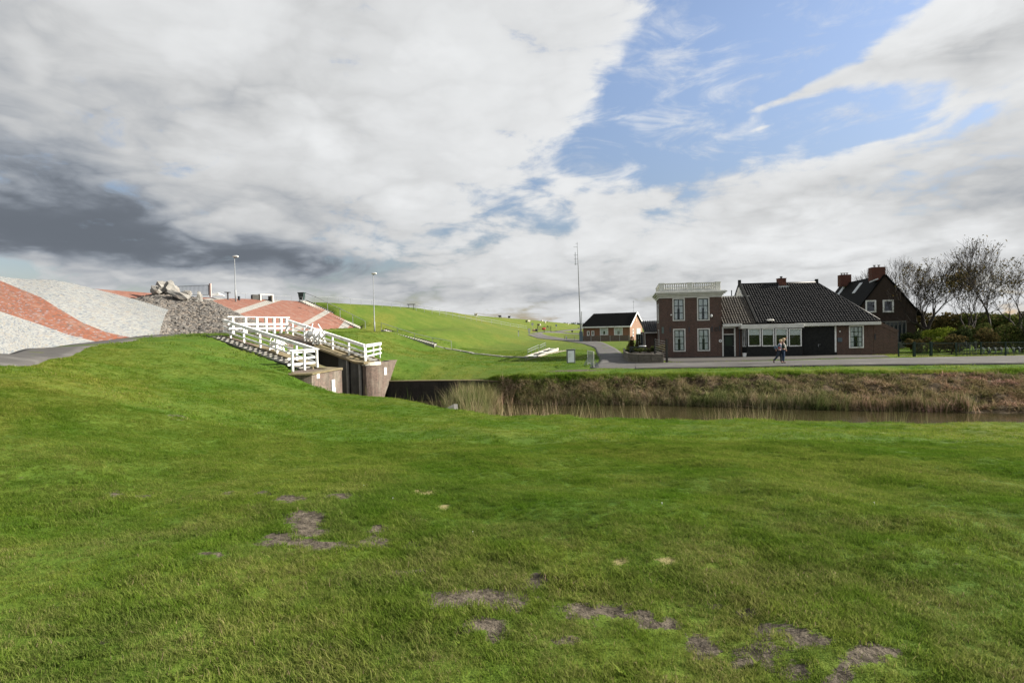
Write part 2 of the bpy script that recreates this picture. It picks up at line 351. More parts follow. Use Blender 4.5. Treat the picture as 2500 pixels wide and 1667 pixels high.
def brick(name, c1, c2, mortar, w=.21, h=.065, gap=.009, bump=.006, stain=(.5,.5,.5), rough=.9, dirt=.35, vcol=None):
    m_ = bpy.data.materials.new(name); m_.use_nodes = True; T = NT(m_.node_tree); b = T.n['Principled BSDF']
    tcn = T.add('ShaderNodeTexCoord'); br_ = T.add('ShaderNodeTexBrick'); T.l.new(tcn.outputs['UV'], br_.inputs[0])
    br_.inputs['Scale'].default_value = 1; br_.inputs['Brick Width'].default_value = w; br_.inputs['Row Height'].default_value = h
    br_.inputs['Mortar Size'].default_value = gap; br_.inputs['Mortar Smooth'].default_value = .2; br_.inputs['Bias'].default_value = 0
    T.put(br_.inputs['Color1'], c1); T.put(br_.inputs['Color2'], c2); T.put(br_.inputs['Mortar'], mortar)
    n1 = T.noise(tcn.outputs['Object'], 1.1, 6, .6); n2 = T.noise(tcn.outputs['Object'], 9, 4, .6)
    col = T.mix(T.m('MULTIPLY', T.ss(n1, .42, .75), dirt), br_.outputs[0], stain)
    n3_ = T.noise(tcn.outputs['Object'], .8, 7, .7); col = T.mix(T.m('MULTIPLY', T.ss(n3_, .5, .72), dirt*.8), col, tuple(q*.45 for q in stain))
    stk = T.noise(T.scalev(tcn.outputs['Object'], (3.2, 3.2, .3)), 1.4, 6, .7); col = T.mix(T.m('MULTIPLY', T.ss(stk, .5, .68), dirt*.85), col, tuple(q*.35 for q in stain))
    col = T.mix(.5, col, T.mix(n2, (.55,.55,.55), (1.4,1.4,1.4)), 'MULTIPLY')
    T.put(b.inputs['Base Color'], col); b.inputs['Roughness'].default_value = rough; b.inputs['Specular IOR Level'].default_value = .2
    bp = T.add('ShaderNodeBump'); bp.inputs['Distance'].default_value = bump; bp.inputs['Strength'].default_value = .8; bp.invert = True
    T.l.new(br_.outputs['Fac'], bp.inputs['Height']); T.l.new(bp.outputs[0], b.inputs['Normal'])
    MATS[name] = m_; return m_
def glass(name, tint=(.02,.025,.03)):
    m_ = bpy.data.materials.new(name); m_.use_nodes = True; T = NT(m_.node_tree); b = T.n['Principled BSDF']
    b.inputs['Base Color'].default_value = (*tint, 1); b.inputs['Roughness'].default_value = .04; b.inputs['Specular IOR Level'].default_value = .35
    bp = T.add('ShaderNodeBump'); bp.inputs['Distance'].default_value = .01; bp.inputs['Strength'].default_value = .35
    tcn = T.add('ShaderNodeTexCoord'); T.put(bp.inputs['Height'], T.noise(tcn.outputs['Object'], 1.3, 2)); T.l.new(bp.outputs[0], b.inputs['Normal'])
    MATS[name] = m_; return m_
WHITE = mat('white_paint', (.78,.78,.77), (.66,.67,.65), 5, .45, .0015, 30, c3=(.5,.51,.46))
WHITE_OLD = mat('weathered_white_paint', (.62,.62,.58), (.5,.5,.47), 2, .55, .002, 30)
BLACK = mat('black_tar_paint', (.012,.013,.013), (.02,.021,.02), 4, .6, .003, 12, spec=.12)
SASH = mat('dark_green_sash_paint', (.01,.02,.018), (.015,.026,.022), 5, .4)
GLASS = glass('window_glass'); CURT = mat('net_curtain', (.85,.87,.86), (.7,.72,.72), 14, .9)
BRICK = brick('brown_red_brick', (.115,.058,.043), (.07,.038,.03), (.14,.125,.11), stain=(.085,.068,.057))
BRICK2 = brick('dark_brown_brick', (.05,.032,.024), (.035,.023,.018), (.05,.042,.035), stain=(.035,.03,.025))
BRICK3 = brick('orange_brick', (.235,.125,.08), (.19,.10,.065), (.26,.22,.18), stain=(.22,.14,.095), dirt=.2)
BRICKC = brick('chimney_brick', (.12,.035,.022), (.085,.028,.02), (.09,.065,.055), stain=(.09,.05,.04))
OLDBRICK = brick('old_lock_brick', (0.1564, 0.1020, 0.0816), (0.0748, 0.0476, 0.0394), (0.1836, 0.1632, 0.1360), w=.22, h=.065, gap=.011, bump=.025, stain=(0.1904, 0.1700, 0.1360), dirt=.95)
QUAYBRICK = brick('wet_and_shaded_brick', (.035,.03,.026), (.025,.022,.02), (.05,.046,.04), stain=(.03,.032,.022), dirt=.6)
CONC = mat('concrete', (0.2856, 0.2788, 0.2584), (0.2244, 0.2176, 0.1972), 3, .9, .004, 20, c3=(0.1768, 0.1700, 0.1360))
DCONC = mat('dark_wet_concrete', (0.0680, 0.0680, 0.0626), (0.0408, 0.0408, 0.0374), 1.6, .8, .01, 10, c3=(0.1088, 0.1088, 0.1020))
COPING = mat('mossy_coping', (0.1836, 0.1496, 0.0918), (0.1360, 0.1088, 0.0578), 3, .95, .012, 14, c3=(0.1088, 0.1020, 0.0408))
TILE = mat('glazed_black_pantile', (.004,.0045,.005), (.007,.007,.007), 9, .5, .002, 40, c3=(.011,.0095,.0085), spec=.35)
FLATTILE = mat('flat_black_roof_tile', (0.0041, 0.0044, 0.0041), (0.0068, 0.0068, 0.0065), 6, .85, .01, 8, spec=.08)
STEEL = mat('galvanised_steel', (.27,.285,.295), (.2,.215,.225), 8, .55, metal=.3)
DSTEEL = mat('dark_painted_steel', (.045,.055,.065), (.035,.04,.05), 8, .5)
GREENP = mat('dark_green_fence_paint', (.012,.03,.022), (.02,.04,.03), 6, .55)
ASPH = mat('asphalt', (0.075,0.071,0.067), (0.059,0.056,0.053), 1.2, .92, .006, 60, c3=(0.1088, 0.1054, 0.0986))
PAVE = brick('clinker_paving', (.12,.105,.095), (.09,.08,.075), (.07,.065,.06), w=.22, h=.11, stain=(.1,.1,.09))
WOOD = mat('weathered_sleeper_wood', (0.1496, 0.1360, 0.1088), (0.1020, 0.0918, 0.0748), 5, .9, .006, 20)
LEAD = mat('lead_flashing', (.5,.52,.53), (.4,.42,.43), 5, .5)
BOULDER = mat('pale_granite', (0.2584, 0.2482, 0.2278), (0.1700, 0.1632, 0.1496), 2.2, .9, .04, 7, c3=(0.2448, 0.2040, 0.1700))
RIPRAP = [mat('basalt_stone_%s' % n_, c, tuple(x*.62 for x in c), 5, .92, .02, 14) for n_, c in (('grey', (0.1632, 0.1530, 0.1394)), ('dark', (0.1020, 0.0952, 0.0884)), ('warm', (0.1836, 0.1598, 0.1360)))]
BARK = mat('tree_bark', (0.04, 0.033, 0.028), (0.026, 0.021, 0.018), 6, .95, .01, 20)
# ------------------------------------------------------------------ ground sheet
def axis(segs):
    out = [segs[0][0]]
    for a, b, st in segs:
        n = max(1, int(round((b-a)/st))); out += list(a + (b-a)*(np.arange(1, n+1)/n))
    return np.array(out)
XS = np.concatenate([-np.geomspace(2500, 41, 26), axis([(-40,-16,.4),(-16,-6,.22),(-6,9,.13),(9,30,.27),(30,48,.6)]), np.geomspace(49, 2500, 46)])
YS = np.concatenate([[-300,-100,-40,-15,-8], axis([(-4,1,.5),(1,12,.11),(12,20,.2),(20,39,.22),(39,70,.5)]), np.geomspace(70.7, 3500, 150)])
GX, GY = np.meshgrid(XS, YS); GZ = height(GX, GY)
V = np.stack([GX.ravel(), GY.ravel(), GZ.ravel()], 1); nx, ny = len(XS), len(YS)
I = np.arange(nx*ny).reshape(ny, nx); F = np.stack([I[:-1,:-1].ravel(), I[:-1,1:].ravel(), I[1:,1:].ravel(), I[1:,:-1].ravel()], 1)
gme = npmesh('ground', V, F, True)
SOIL = [(745,1265,42,20),(752,1295,45,14),(672,1308,28,9),(700,1325,70,9),(800,1332,70,9),(935,1325,42,11),(990,1328,25,8),(735,1212,14,7),(700,1216,24,9),(645,1204,16,7),
 (830,1209,28,7),(920,1290,14,14),(1000,1395,45,8),(1100,1462,55,18),(1180,1452,55,14),(1240,1472,60,14),(1325,1415,20,32),(1250,1440,30,10),(1180,1520,50,14),(1150,1455,26,10),
 (1430,1487,70,14),(1510,1496,45,13),(1560,1500,24,9),(1620,1525,45,14),(1720,1575,30,22),(1700,1560,14,14),(1840,1600,52,26),(1830,1500,34,12),(1880,1530,45,12),(1930,1552,55,16),
 (1990,1565,40,12),(1940,1580,40,14),(2120,1580,45,16),(2095,1620,40,22),(2170,1610,20,14),(2010,1650,70,18),(1930,1640,30,24),(520,1352,22,12),(435,1018,16,6),(280,1205,20,5),(350,1212,14,5),
 (560,1205,14,6),(1470,1565,20,6),(1380,1560,60,6),(1740,1490,40,6),(1200,1550,20,8),(1290,1470,20,9),(1130,1490,14,6)]
STRAW = [(1520,1372,20,7),(1590,1372,16,6),(1640,1366,18,6),(1030,1202,26,6),(1090,1238,14,6)]
gx_, gy_ = proj(V)
def blobs(lst, pxs, pys):
    m_ = np.zeros(len(pxs))
    for (cx, cy, w, h) in lst: m_ = np.maximum(m_, 1.8 - ((pxs-cx)/w)**2*.75 - ((pys-cy)/h)**2*.75)
    return np.clip(m_, 0, 1.5)
near_ = (V[:, 1] > .5) & (V[:, 1] < 34)
soil = np.where(near_, blobs(SOIL, gx_, gy_), 0); straw = np.where(near_, blobs(STRAW, gx_, gy_), 0)
mud = G(1400, 905); soil = np.maximum(soil, np.clip(1.5-((V[:,0]-mud.x)/2.2)**2-((V[:,1]-mud.y)/.9)**2, 0, 1.4))
Xf, Yf = V[:, 0], V[:, 1]; en = pl(Xf, EN); ef = pl(Xf, EF)
bank = ((Xf > -9.8) & (Yf > en+.5) & (Yf < ef-.15)).astype(float)
attr(gme, 'soil', soil); attr(gme, 'straw', straw); attr(gme, 'bank', bank)
m_ = bpy.data.materials.new('grass_turf_and_soil'); m_.use_nodes = True; T = NT(m_.node_tree); b = T.n['Principled BSDF']
P_ = T.add('ShaderNodeNewGeometry').outputs['Position']
def A_(T, n): q = T.add('ShaderNodeAttribute'); q.attribute_name = n; return q.outputs['Fac']
def turf_color(T, P):
    g1 = T.noise(P, .35, 5, .6, .3); g2 = T.noise(P, 2.3, 6, .65); g3 = T.noise(T.scalev(P, (.09, .05, .1)), 1, 4, .6, .5)
    c = T.mix(T.ss(g1, .36, .64), (.056,.108,.012), (.094,.132,.02))
    c = T.mix(T.ss(g3, .5, .68), c, (.125,.135,.022))
    c = T.mix(T.m('MULTIPLY', T.ss(g2, .40, .66), .6), c, (0.0429, 0.0792, 0.0079))
    return c
tc_ = turf_color(T, P_)
fine = T.noise(P_, 22, 5, .7); tc_ = T.mix(T.m('MULTIPLY', T.ss(fine, .45, .7), .55), tc_, (0.0330, 0.0660, 0.0066))
sep2 = T.add('ShaderNodeSeparateXYZ'); T.l.new(P_, sep2.inputs[0])
tc_ = T.mix(T.m('MULTIPLY', T.ss(sep2.outputs[1], 45, 130), .35), tc_, (0.1320, 0.1353, 0.0330))
# the steep part of the dike is drier and yellower
soilc = T.mix(T.ss(T.noise(P_, 14, 6, .7), .35, .65), (.045,.038,.029), (.125,.106,.082))
ns = T.noise(P_, 5.5, 7, .72); sm = T.ss(T.m('ADD', A_(T, 'soil'), T.m('MULTIPLY', T.m('SUBTRACT', ns, .5), 4.2)), .62, .85)
stm = T.ss(T.m('ADD', A_(T, 'straw'), T.m('MULTIPLY', T.m('SUBTRACT', ns, .5), 2)), .5, .9)
bankc = T.mix(T.ss(T.noise(P_, 3, 6, .65), .4, .62), (.035,.026,.015), (.095,.070,.042))
c = T.mix(sm, tc_, soilc); c = T.mix(T.m('MULTIPLY', stm, .6), c, (0.3036, 0.2376, 0.1320)); c = T.mix(T.ss(A_(T, 'bank'), .3, .8), c, bankc)
T.put(b.inputs['Base Color'], c); b.inputs['Roughness'].default_value = .95; b.inputs['Specular IOR Level'].default_value = .08
bp = T.add('ShaderNodeBump'); bp.inputs['Distance'].default_value = .05; bp.inputs['Strength'].default_value = .9
hh = T.m('ADD', T.noise(P_, 6, 6, .7), T.m('MULTIPLY', T.noise(P_, 30, 4, .6), .35)); T.put(bp.inputs['Height'], hh); T.l.new(bp.outputs[0], b.inputs['Normal'])
gme.materials.append(m_); ground = link('ground', gme, kind='structure')

# ------------------------------------------------------------------ water
m_ = bpy.data.materials.new('canal_water'); m_.use_nodes = True; T = NT(m_.node_tree); b = T.n['Principled BSDF']
b.inputs['Base Color'].default_value = (.03,.026,.012,1); b.inputs['Roughness'].default_value = .06; b.inputs['Specular IOR Level'].default_value = .5
P_ = T.add('ShaderNodeNewGeometry').outputs['Position']; bp = T.add('ShaderNodeBump'); bp.inputs['Distance'].default_value = .010; bp.inputs['Strength'].default_value = .7
T.put(bp.inputs['Height'], T.noise(T.scalev(P_, (1.2, 3.2, 1)), 1.6, 4, .6, .4)); T.l.new(bp.outputs[0], b.inputs['Normal'])
link('canal_water', npmesh('canal_water', [(-22,12,-1.64),(95,5,-1.64),(95,40,-1.64),(-22,40,-1.64)], [(0,1,2,3)]), mat=m_, kind='structure')

# ------------------------------------------------------------------ roads and paths: strips laid over the ground
def ribbon(name, L, Rr, m_, dz=.03, nseg=40, nw=6, skirt=.12, kind='structure', rough=False, flatz=None):
    L = [Vector(p) for p in L]; Rr = [Vector(p) for p in Rr]
    def res(P, n):
        d = [0]
        for a, b_ in zip(P[:-1], P[1:]): d.append(d[-1] + (b_-a).length)
        t = np.linspace(0, d[-1], n); a = np.array([tuple(p) for p in P])
        # smooth resample
        out = np.stack([np.interp(t, d, a[:, k]) for k in range(3)], 1)
        for _ in range(max(2, n//14)): out[1:-1] = (out[:-2]+2*out[1:-1]+out[2:])/4
        return out
    l = res(L, nseg); r = res(Rr, nseg); vs = []; fs = []
    W_ = np.linspace(0, 1, nw+1); X = l[:, None, 0]*(1-W_)+r[:, None, 0]*W_; Y = l[:, None, 1]*(1-W_)+r[:, None, 1]*W_
    Z = (height(X, Y, rough) if flatz is None else np.full_like(X, flatz)) + dz
    top = np.stack([X, Y, Z], 2)
    row = np.concatenate([top[:, :1]-np.array([0,0,skirt]), top, top[:, -1:]-np.array([0,0,skirt])], 1); k = nw+3
    V = row.reshape(-1, 3); I = np.arange(nseg*k).reshape(nseg, k); F = np.stack([I[:-1,:-1].ravel(), I[1:,:-1].ravel(), I[1:,1:].ravel(), I[:-1,1:].ravel()], 1)
    nrm = np.cross(V[F[0,1]]-V[F[0,0]], V[F[0,3]]-V[F[0,0]])
    me = npmesh(name, V, F, False); o = link(name, me, mat=m_, kind=kind)
    bm = bmesh.new(); bm.from_mesh(me); bmesh.ops.recalc_face_normals(bm, faces=bm.faces)
    if sum(f.normal.z for f in bm.faces) < 0: bmesh.ops.reverse_faces(bm, faces=bm.faces)
    bm.to_mesh(me); bm.free(); return o
def XY(px, py, Y): p = at(px, py, Y); return (p.x, p.y, 0)
def XYz(px, py, z): d = ray(px, py); k = (z-EYE.z)/d.z; return (EYE.x+d.x*k, d.y*k, 0)
rn = [XYz(1552,900,0), XYz(1700,897.5,0), XYz(1983,892.5,0), XYz(2250,890,0), XYz(2500,887.5,0), (80,36,0)]
rf = [XYz(1552,884,0), XYz(1640,886,0), XYz(1880,881.5,0), XYz(2100,876,0), XYz(2500,868,0), (80,43,0)]
ribbon('road', rn, rf, ASPH, dz=.03, nseg=60, nw=6, flatz=0)
side_l = [XYz(1440,899,0), XYz(1466,880,0), XYz(1456,862,0), (XYz(1452,850,0)), XYz(1425,841,0), XYz(1380,834,0), G(1340,829), G(1305,824), G(1288,818)]
side_r = [XYz(1600,899,0), XYz(1545,878,0), XYz(1522,866,0), (XYz(1505,852,0)), XYz(1470,836,0), XYz(1420,830,0), G(1370,825), G(1335,819), G(1318,812)]
ribbon('side_road', side_l, side_r, ASPH, dz=.022, nseg=80, nw=8, skirt=.3)
ribbon('far_road', [G(1288,818), G(1300,815), G(1330,811), G(1380,814), G(1440,817)], [G(1300,813), G(1310,811.5), G(1335,808), G(1380,811), G(1440,814.5)], ASPH, dz=.05, nseg=40, nw=3, skirt=.3)
ribbon('dike_road', [G(1345,810), G(1375,806), G(1410,803), G(1425,799)], [G(1365,811), G(1390,807.5), G(1420,804), G(1430,800)], ASPH, dz=.05, nseg=20, nw=3, skirt=.3)
# pavement in front of the houses, a real kerb step up from the road
pave_n = [(8.6,45.3,0),(15,44.9,0),(21,44.5,0),(23.4,44.5,0)]; pave_f = [(8.6,52,0),(15,51.6,0),(21,51,0),(23.4,50.6,0)]
ribbon('pavement', [(12.6,44.6,0),(16,44.45,0),(20,44.75,0),(24,45.1,0),(30,45.2,0)], [(12.6,52,0),(16,51.4,0),(20,51,0),(24,50.5,0),(31.4,48,0)], PAVE, dz=.055, nseg=30, nw=6, flatz=0)
PATH_N = [(-8,4,0),(-10.4,9,0),(-12.6,14,0),(-15.2,18.5,0),(-18.7,25,0),(-20.8,31,0),(-22,37,0),(-21.3,40.3,0),(-18.7,41.6,0)]
PATH_F = [(-13,3,0),(-15,10,0),(-17.6,19.3,0),(-22,26.5,0),(-23.9,32,0),(-24.5,36,0),(-24.9,40,0),(-24,43.4,0),(-18.6,45,0)]
ribbon('dike_path', PATH_N, PATH_F, ASPH, dz=.035, nseg=70, nw=6, skirt=.25)
ribbon('kerb_strip', [(-24,43.3,0),(-18.6,44.9,0)], [(-24.1,43.6,0),(-18.7,45.25,0)], mat('dark_kerb', (.06,.06,.055), None, 5, .9), dz=.06, nseg=10, nw=2, skirt=.2)

# ------------------------------------------------------------------ paved embankments
def paving_mat(name, red, pale, joint, bw, bh, calm=0.0):
    m_ = bpy.data.materials.new(name); m_.use_nodes = True; T = NT(m_.node_tree); b = T.n['Principled BSDF']
    tcn = T.add('ShaderNodeTexCoord'); UV = tcn.outputs['UV']
    def vor(sc, w_, h_):
        q = T.add('ShaderNodeTexBrick'); T.l.new(UV, q.inputs[0]); q.inputs['Scale'].default_value = 1; q.inputs['Brick Width'].default_value = w_; q.inputs['Row Height'].default_value = h_
        q.inputs['Mortar Size'].default_value = sc; q.inputs['Mortar Smooth'].default_value = .3; q.inputs['Color1'].default_value = (0,0,0,1); q.inputs['Color2'].default_value = (1,1,1,1); q.inputs['Mortar'].default_value = (.5,.5,.5,1)
        return q
    q1 = vor(.012, bw, bh); fa = q1.outputs['Fac']; rnd = q1.outputs['Color']
    n = T.noise(tcn.outputs['Object'], 1.4, 5, .6); n2 = T.noise(tcn.outputs['Object'], 7, 5, .7)
    vv = T.add('ShaderNodeTexVoronoi'); T.put(vv.inputs['Vector'], T.scalev(UV, (1/bw/1.05, 1/bh/1.0, 1))); vv.inputs['Scale'].default_value = 1
    sepc = T.add('ShaderNodeSeparateColor'); T.l.new(vv.outputs['Color'], sepc.inputs[0]); r1, r2, r3 = sepc.outputs[:3]
    rc = T.mix(T.ss(r1, .2, .8), red[0], red[1]); rc = T.mix(T.ss(r2, .78+calm, .9+calm), rc, red[2]); rc = T.mix(T.ss(r3, .90+calm, .96+calm), rc, (.2,.18,.2))
    pc = T.mix(T.ss(r1, .1, .9), pale[0], pale[1]); pc = T.mix(T.ss(r2, .74+calm, .86+calm), pc, pale[2]); pc = T.mix(T.ss(r3, .88+calm, .94+calm), pc, pale[3])
    isr = T.ss(A_(T, 'red'), -.01, .01); c = T.mix(isr, pc, rc)
    c = T.mix(T.m('MULTIPLY', T.ss(n, .45, .7), .25), c, (.3,.26,.22)); c = T.mix(T.m('MULTIPLY', fa, .9), c, joint)
    T.put(b.inputs['Base Color'], c); b.inputs['Roughness'].default_value = .85; b.inputs['Specular IOR Level'].default_value = .25
    bp = T.add('ShaderNodeBump'); bp.inputs['Distance'].default_value = .03 if not calm else .006; bp.inputs['Strength'].default_value = .8
    T.put(bp.inputs['Height'], T.m('ADD', T.m('MULTIPLY', fa, -1.0), T.m('MULTIPLY', T.m('ADD', r1, n2), .6))); T.l.new(bp.outputs[0], b.inputs['Normal'])
    return m_
PAV1 = paving_mat('red_and_white_set_stone', ((0.225, 0.066, 0.026), (0.160, 0.05, 0.024), (0.0924, 0.0495, 0.0363)), ((0.2904, 0.2970, 0.2838), (0.2112, 0.2277, 0.2343), (0.1254, 0.1485, 0.1749), (0.2574, 0.2376, 0.1980)), (0.1122, 0.1056, 0.0990), .21, .10)
PAV2 = paving_mat('worn_red_paving', ((0.1980, 0.0825, 0.0561), (0.1650, 0.0693, 0.0495), (0.1782, 0.0990, 0.0726)), ((0.2772, 0.2772, 0.2574), (0.2244, 0.2310, 0.2178), (0.2508, 0.2508, 0.2310), (0.1980, 0.1980, 0.1848)), (0.1320, 0.0792, 0.0594), .26, .13, calm=.3)
def bez(v, k=.0): return v + k*np.sin(np.pi*v)
def embank(name, bottom, top, m_, redfn, nu=150, nv=70, bulge=.35, skirt=True, back=None, lab=None):
    """bottom/top: lists of 3D points that correspond; a convex sloping paved surface between them, then a level top."""
    bt = np.array([tuple(p) for p in bottom]); tp = np.array([tuple(p) for p in top]); n = len(bt)
    t0 = np.linspace(0, n-1, n); t = np.linspace(0, n-1, nu)
    def sm(a):
        o = np.stack([np.interp(t, t0, a[:, k]) for k in range(3)], 1)
        for _ in range(nu//n//1): o[1:-1] = (o[:-2]+2*o[1:-1]+o[2:])/4
        return o
    B = sm(bt); Tt = sm(tp); v = np.linspace(0, 1, nv)
    P = B[:, None, :]*(1-v)[None, :, None] + Tt[:, None, :]*v[None, :, None]
    P[:, :, 2] += (bulge*np.sin(np.pi*v)**1.0)[None, :]
    bk = np.array(back, float)                          # level top extends away in this direction
    ext = [P[:, -1] + bk*d + np.array([0,0,-dz]) for d, dz in ((.6,-.02),(3,.05),(10,.4),(24,5))]
    P = np.concatenate([P] + [e[:, None, :] for e in ext], 1); nvv = nv+4
    V = P.reshape(-1, 3); I = np.arange(nu*nvv).reshape(nu, nvv); F = np.stack([I[:-1,:-1].ravel(), I[1:,:-1].ravel(), I[1:,1:].ravel(), I[:-1,1:].ravel()], 1)
    me = npmesh(name, V, F, True)
    ul = np.concatenate([[0], np.cumsum(np.linalg.norm(np.diff((P[:, 0]+P[:, nv-1])/2, axis=0), axis=1))])
    vl = np.concatenate([[0], np.cumsum(np.linalg.norm(np.diff(P[nu//2], axis=0), axis=1))])
    UV = np.stack([np.repeat(ul, nvv), np.tile(vl, nu)], 1); uvl = me.uv_layers.new(name='UVMap'); uvl.data.foreach_set('uv', UV[F.ravel()].astype(np.float32).ravel())
    px, py = proj(V); attr(me, 'red', redfn(px, py, V))
    bm = bmesh.new(); bm.from_mesh(me)
    if sum(f.normal.z for f in bm.faces) < 0: bmesh.ops.reverse_faces(bm, faces=bm.faces)
    bm.to_mesh(me); bm.free()
    return link(name, me, mat=m_), P
def up_(px): return np.interp(px, [-900,-300,0,100,150,200,260,315,420], [420,585,685,726,757,787,811,823,842])
def lo_(px): return np.interp(px, [-900,-300,0,100,170,235,420], [560,672,760,793,818,834,872])
bot1 = [(-13,1,2.3),(-14.6,8,2.35),(-17.9,19.9,2.34),(-22,26.5,2.42),(-23.9,32,2.62),(-24.5,36,2.85),(-24.7,38.3,2.98),(-24.9,40.2,3.02)]
top1 = [(-24,-8,7.4),(-27,10,7.5),at(-180,650,30),at(40,680.5,38),at(140,683.5,40),at(240,707,42),at(335,732,43),at(412,756,43.6)]
emb1, P1 = embank('paved_embankment', bot1, top1, PAV1, lambda px, py, V: np.minimum(py-up_(px), lo_(px)-py)*np.where(V[:, 1] > 2, 1, 1), bulge=.25, back=(-.95,.3,0))
emb1['kind'] = 'structure'
def stripes(px, py, V):
    d = np.full(len(px), 99.0)
    for (x0,y0,x1,y1,w) in ((578.5,762.5,666,734,5.6),(716,808,787,767.5,5.2),(830,809,843,794,8.5),(496,732.5,560,726,2.6)):
        L = math.hypot(x1-x0, y1-y0); d = np.minimum(d, np.abs((px-x0)*(y1-y0)-(py-y0)*(x1-x0))/L - w + 99*(np.abs(px-(x0+x1)/2) > abs(x1-x0)*1.2+14))
    return d*.02
bot2 = [(-29,44,2.75),(-26.3,48,2.85),(-24.2,54,2.88),(-22.4,60,2.9),(-20.7,66,2.92),(-19.5,69.8,2.94),at(893,810.5,71.5)]
top2 = [at(130,694,46),at(240,706,48),at(350,714,52),at(470,724.5,58),at(560,728.5,63.6),at(650,731,68.5),at(737,735.5,74)]
emb2, P2 = embank('far_paved_embankment', bot2, top2, PAV2, stripes, bulge=.35, back=(-.97,.2,0)); emb2['kind'] = 'structure'

# ------------------------------------------------------------------ rock slope with pitched stones
rb = [at(385,820,40.3), at(420,818,42.6), at(480,816.5,43.6), at(560,816,44.6), at(620,816,45.6), at(668,812,47.5)]
rt = [at(330,731,48), at(385,717,49), at(440,721,49.5), at(520,737,49.5), at(575,765,48.5), at(640,800,48.5)]
bt = np.array([tuple(p) for p in rb]); tp = np.array([tuple(p) for p in rt])
def rsurf(u, v, off=0):
    i = np.linspace(0, 5, 6); b_ = np.array([np.interp(u*5, i, bt[:, k]) for k in range(3)]); t_ = np.array([np.interp(u*5, i, tp[:, k]) for k in range(3)])
    p = b_*(1-v)+t_*v
    if v > 1: p = t_ + (t_-b_)*np.array([1,1,0])*(v-1)*1.0 + np.array([0,.0,-(v-1)*.3])
    p[2] += .35*math.sin(math.pi*min(v, 1)); return p
rock_root = empty('rock_slope', tuple(at(470,816,43.6)), 0, 'grey pitched-stone mound between the white paving and the red paving, boulders on its top', 'rock slope')
o0 = np.array(rock_root.location)
vs = np.array([rsurf(u, v) for u in np.linspace(0, 1, 40) for v in np.linspace(-.03, 1.6, 26)]) - o0; I = np.arange(40*26).reshape(40, 26)
me = npmesh('mound', vs, np.stack([I[:-1,:-1].ravel(), I[1:,:-1].ravel(), I[1:,1:].ravel(), I[:-1,1:].ravel()], 1), True)
link('mound', me, rock_root, mat('mound_soil', (.10,.092,.08), (.07,.065,.058), 6, .95, .05, 9))
protos = []
for k in range(9):
    mb = MB(); mb.rock((0,0,0), (1,.62,.42), seed=k*1.7+.3, sub=2 if k < 3 else 1, amp=.4); o = mb.build('stone', RIPRAP[k % 3]); protos.append(o.data); bpy.data.objects.remove(o)
stones = []
u = 0
for iu in range(76):
    for iv in range(42):
        u_ = (iu+random.random()*.8)/76; v_ = (iv+random.random()*.8)/42*1.12
        stones.append((u_, v_, tuple(rsurf(u_, v_)), .10+.10*random.random()))
stones.sort(key=lambda q: -q[3]/np.linalg.norm(np.array(q[2])-np.array(EYE)))
smb = MB()
eu = lambda p, u_, v_: None
def stone_rot(u_, v_):
    a = rsurf(min(1, u_+.02), v_)-rsurf(max(0, u_-.02), v_); b_ = rsurf(u_, min(1, v_+.05))-rsurf(u_, max(0, v_-.05)); n_ = np.cross(a, b_); n_ = n_/np.linalg.norm(n_)
    if n_[2] < 0: n_ = -n_
    z = Vector(n_) + Vector((random.gauss(0,.25), random.gauss(0,.25), random.gauss(0,.25))); z.normalize(); x = Vector(a).normalized(); x = (x + Vector((random.gauss(0,.5), random.gauss(0,.5), random.gauss(0,.5)))); y = z.cross(x).normalized(); x = y.cross(z)
    return Matrix((x, y, z)).transposed()
bigV, bigF, bigM, cnt = [], [], [], 0
for i, (u_, v_, p, s_) in enumerate(stones):
    rot = stone_rot(u_, v_); pm = protos[i % 9]; loc = Vector(p) - Vector(o0) + Vector((0,0,.02))
    mtx = Matrix.Translation(loc) @ rot.to_4x4() @ Matrix.Diagonal((s_*1.25, s_*1.25, s_*1.1, 1))
    if i < 290:
        o = link('stone', pm, rock_root); o.matrix_local = mtx
    else:
        pm = protos[3+i % 6]; vv = [mtx @ v.co for v in pm.vertices]; bigV += vv; bigF += [tuple(cnt+j for j in q.vertices) for q in pm.polygons]; bigM += [(3+i % 6) % 3]*len(pm.polygons); cnt += len(vv)
me = bpy.data.meshes.new('stones'); me.from_pydata(bigV, [], bigF)
for q in RIPRAP: me.materials.append(q)
me.polygons.foreach_set('material_index', bigM); link('stones', me, rock_root, kind='stuff')
def boulder(px, py, Y, w, h, d, seed, label, rz=0, lean=0, roll=0):
    mb = MB(); mb.rock((0,0,h*.43), (w/2*.9, d/2*.9, h/2*.88), seed, 2, 0, amp=.5); o = mb.build('boulder', BOULDER); p = at(px, py, Y); o.location = p; o.rotation_euler = (lean, roll, rz); o.location.z -= h*.06
    return tag(o, label, 'boulder', 'boulders on the rock mound')
boulder(383,716,48.6, 1.1,.75,.9, 1.2, 'rounded pale boulder at the left end of the group on the rock mound')
boulder(398,713,50.2, 1.25,1.1,.9, 2.9, 'flat-topped boulder behind, between the rounded one and the pointed one', rz=.3)
boulder(419,717,49.2, 1.15,1.3,1.0, 4.4, 'tallest pointed boulder in the middle of the group', rz=.6)
boulder(434,727,48.0, 2.1,.62,.9, 6.1, 'long low slab tilting down to the right below the pointed boulder', rz=-.15, roll=.33)
boulder(452,726,49.4, 1.1,.7,.8, 7.7, 'small grey boulder in front of the railing gate, behind the long slab', rz=.2)
boulder(486,737,48.6, .52,1.05,.45, 9.3, 'narrow upright stone standing alone right of the slab', rz=.2, roll=.05)
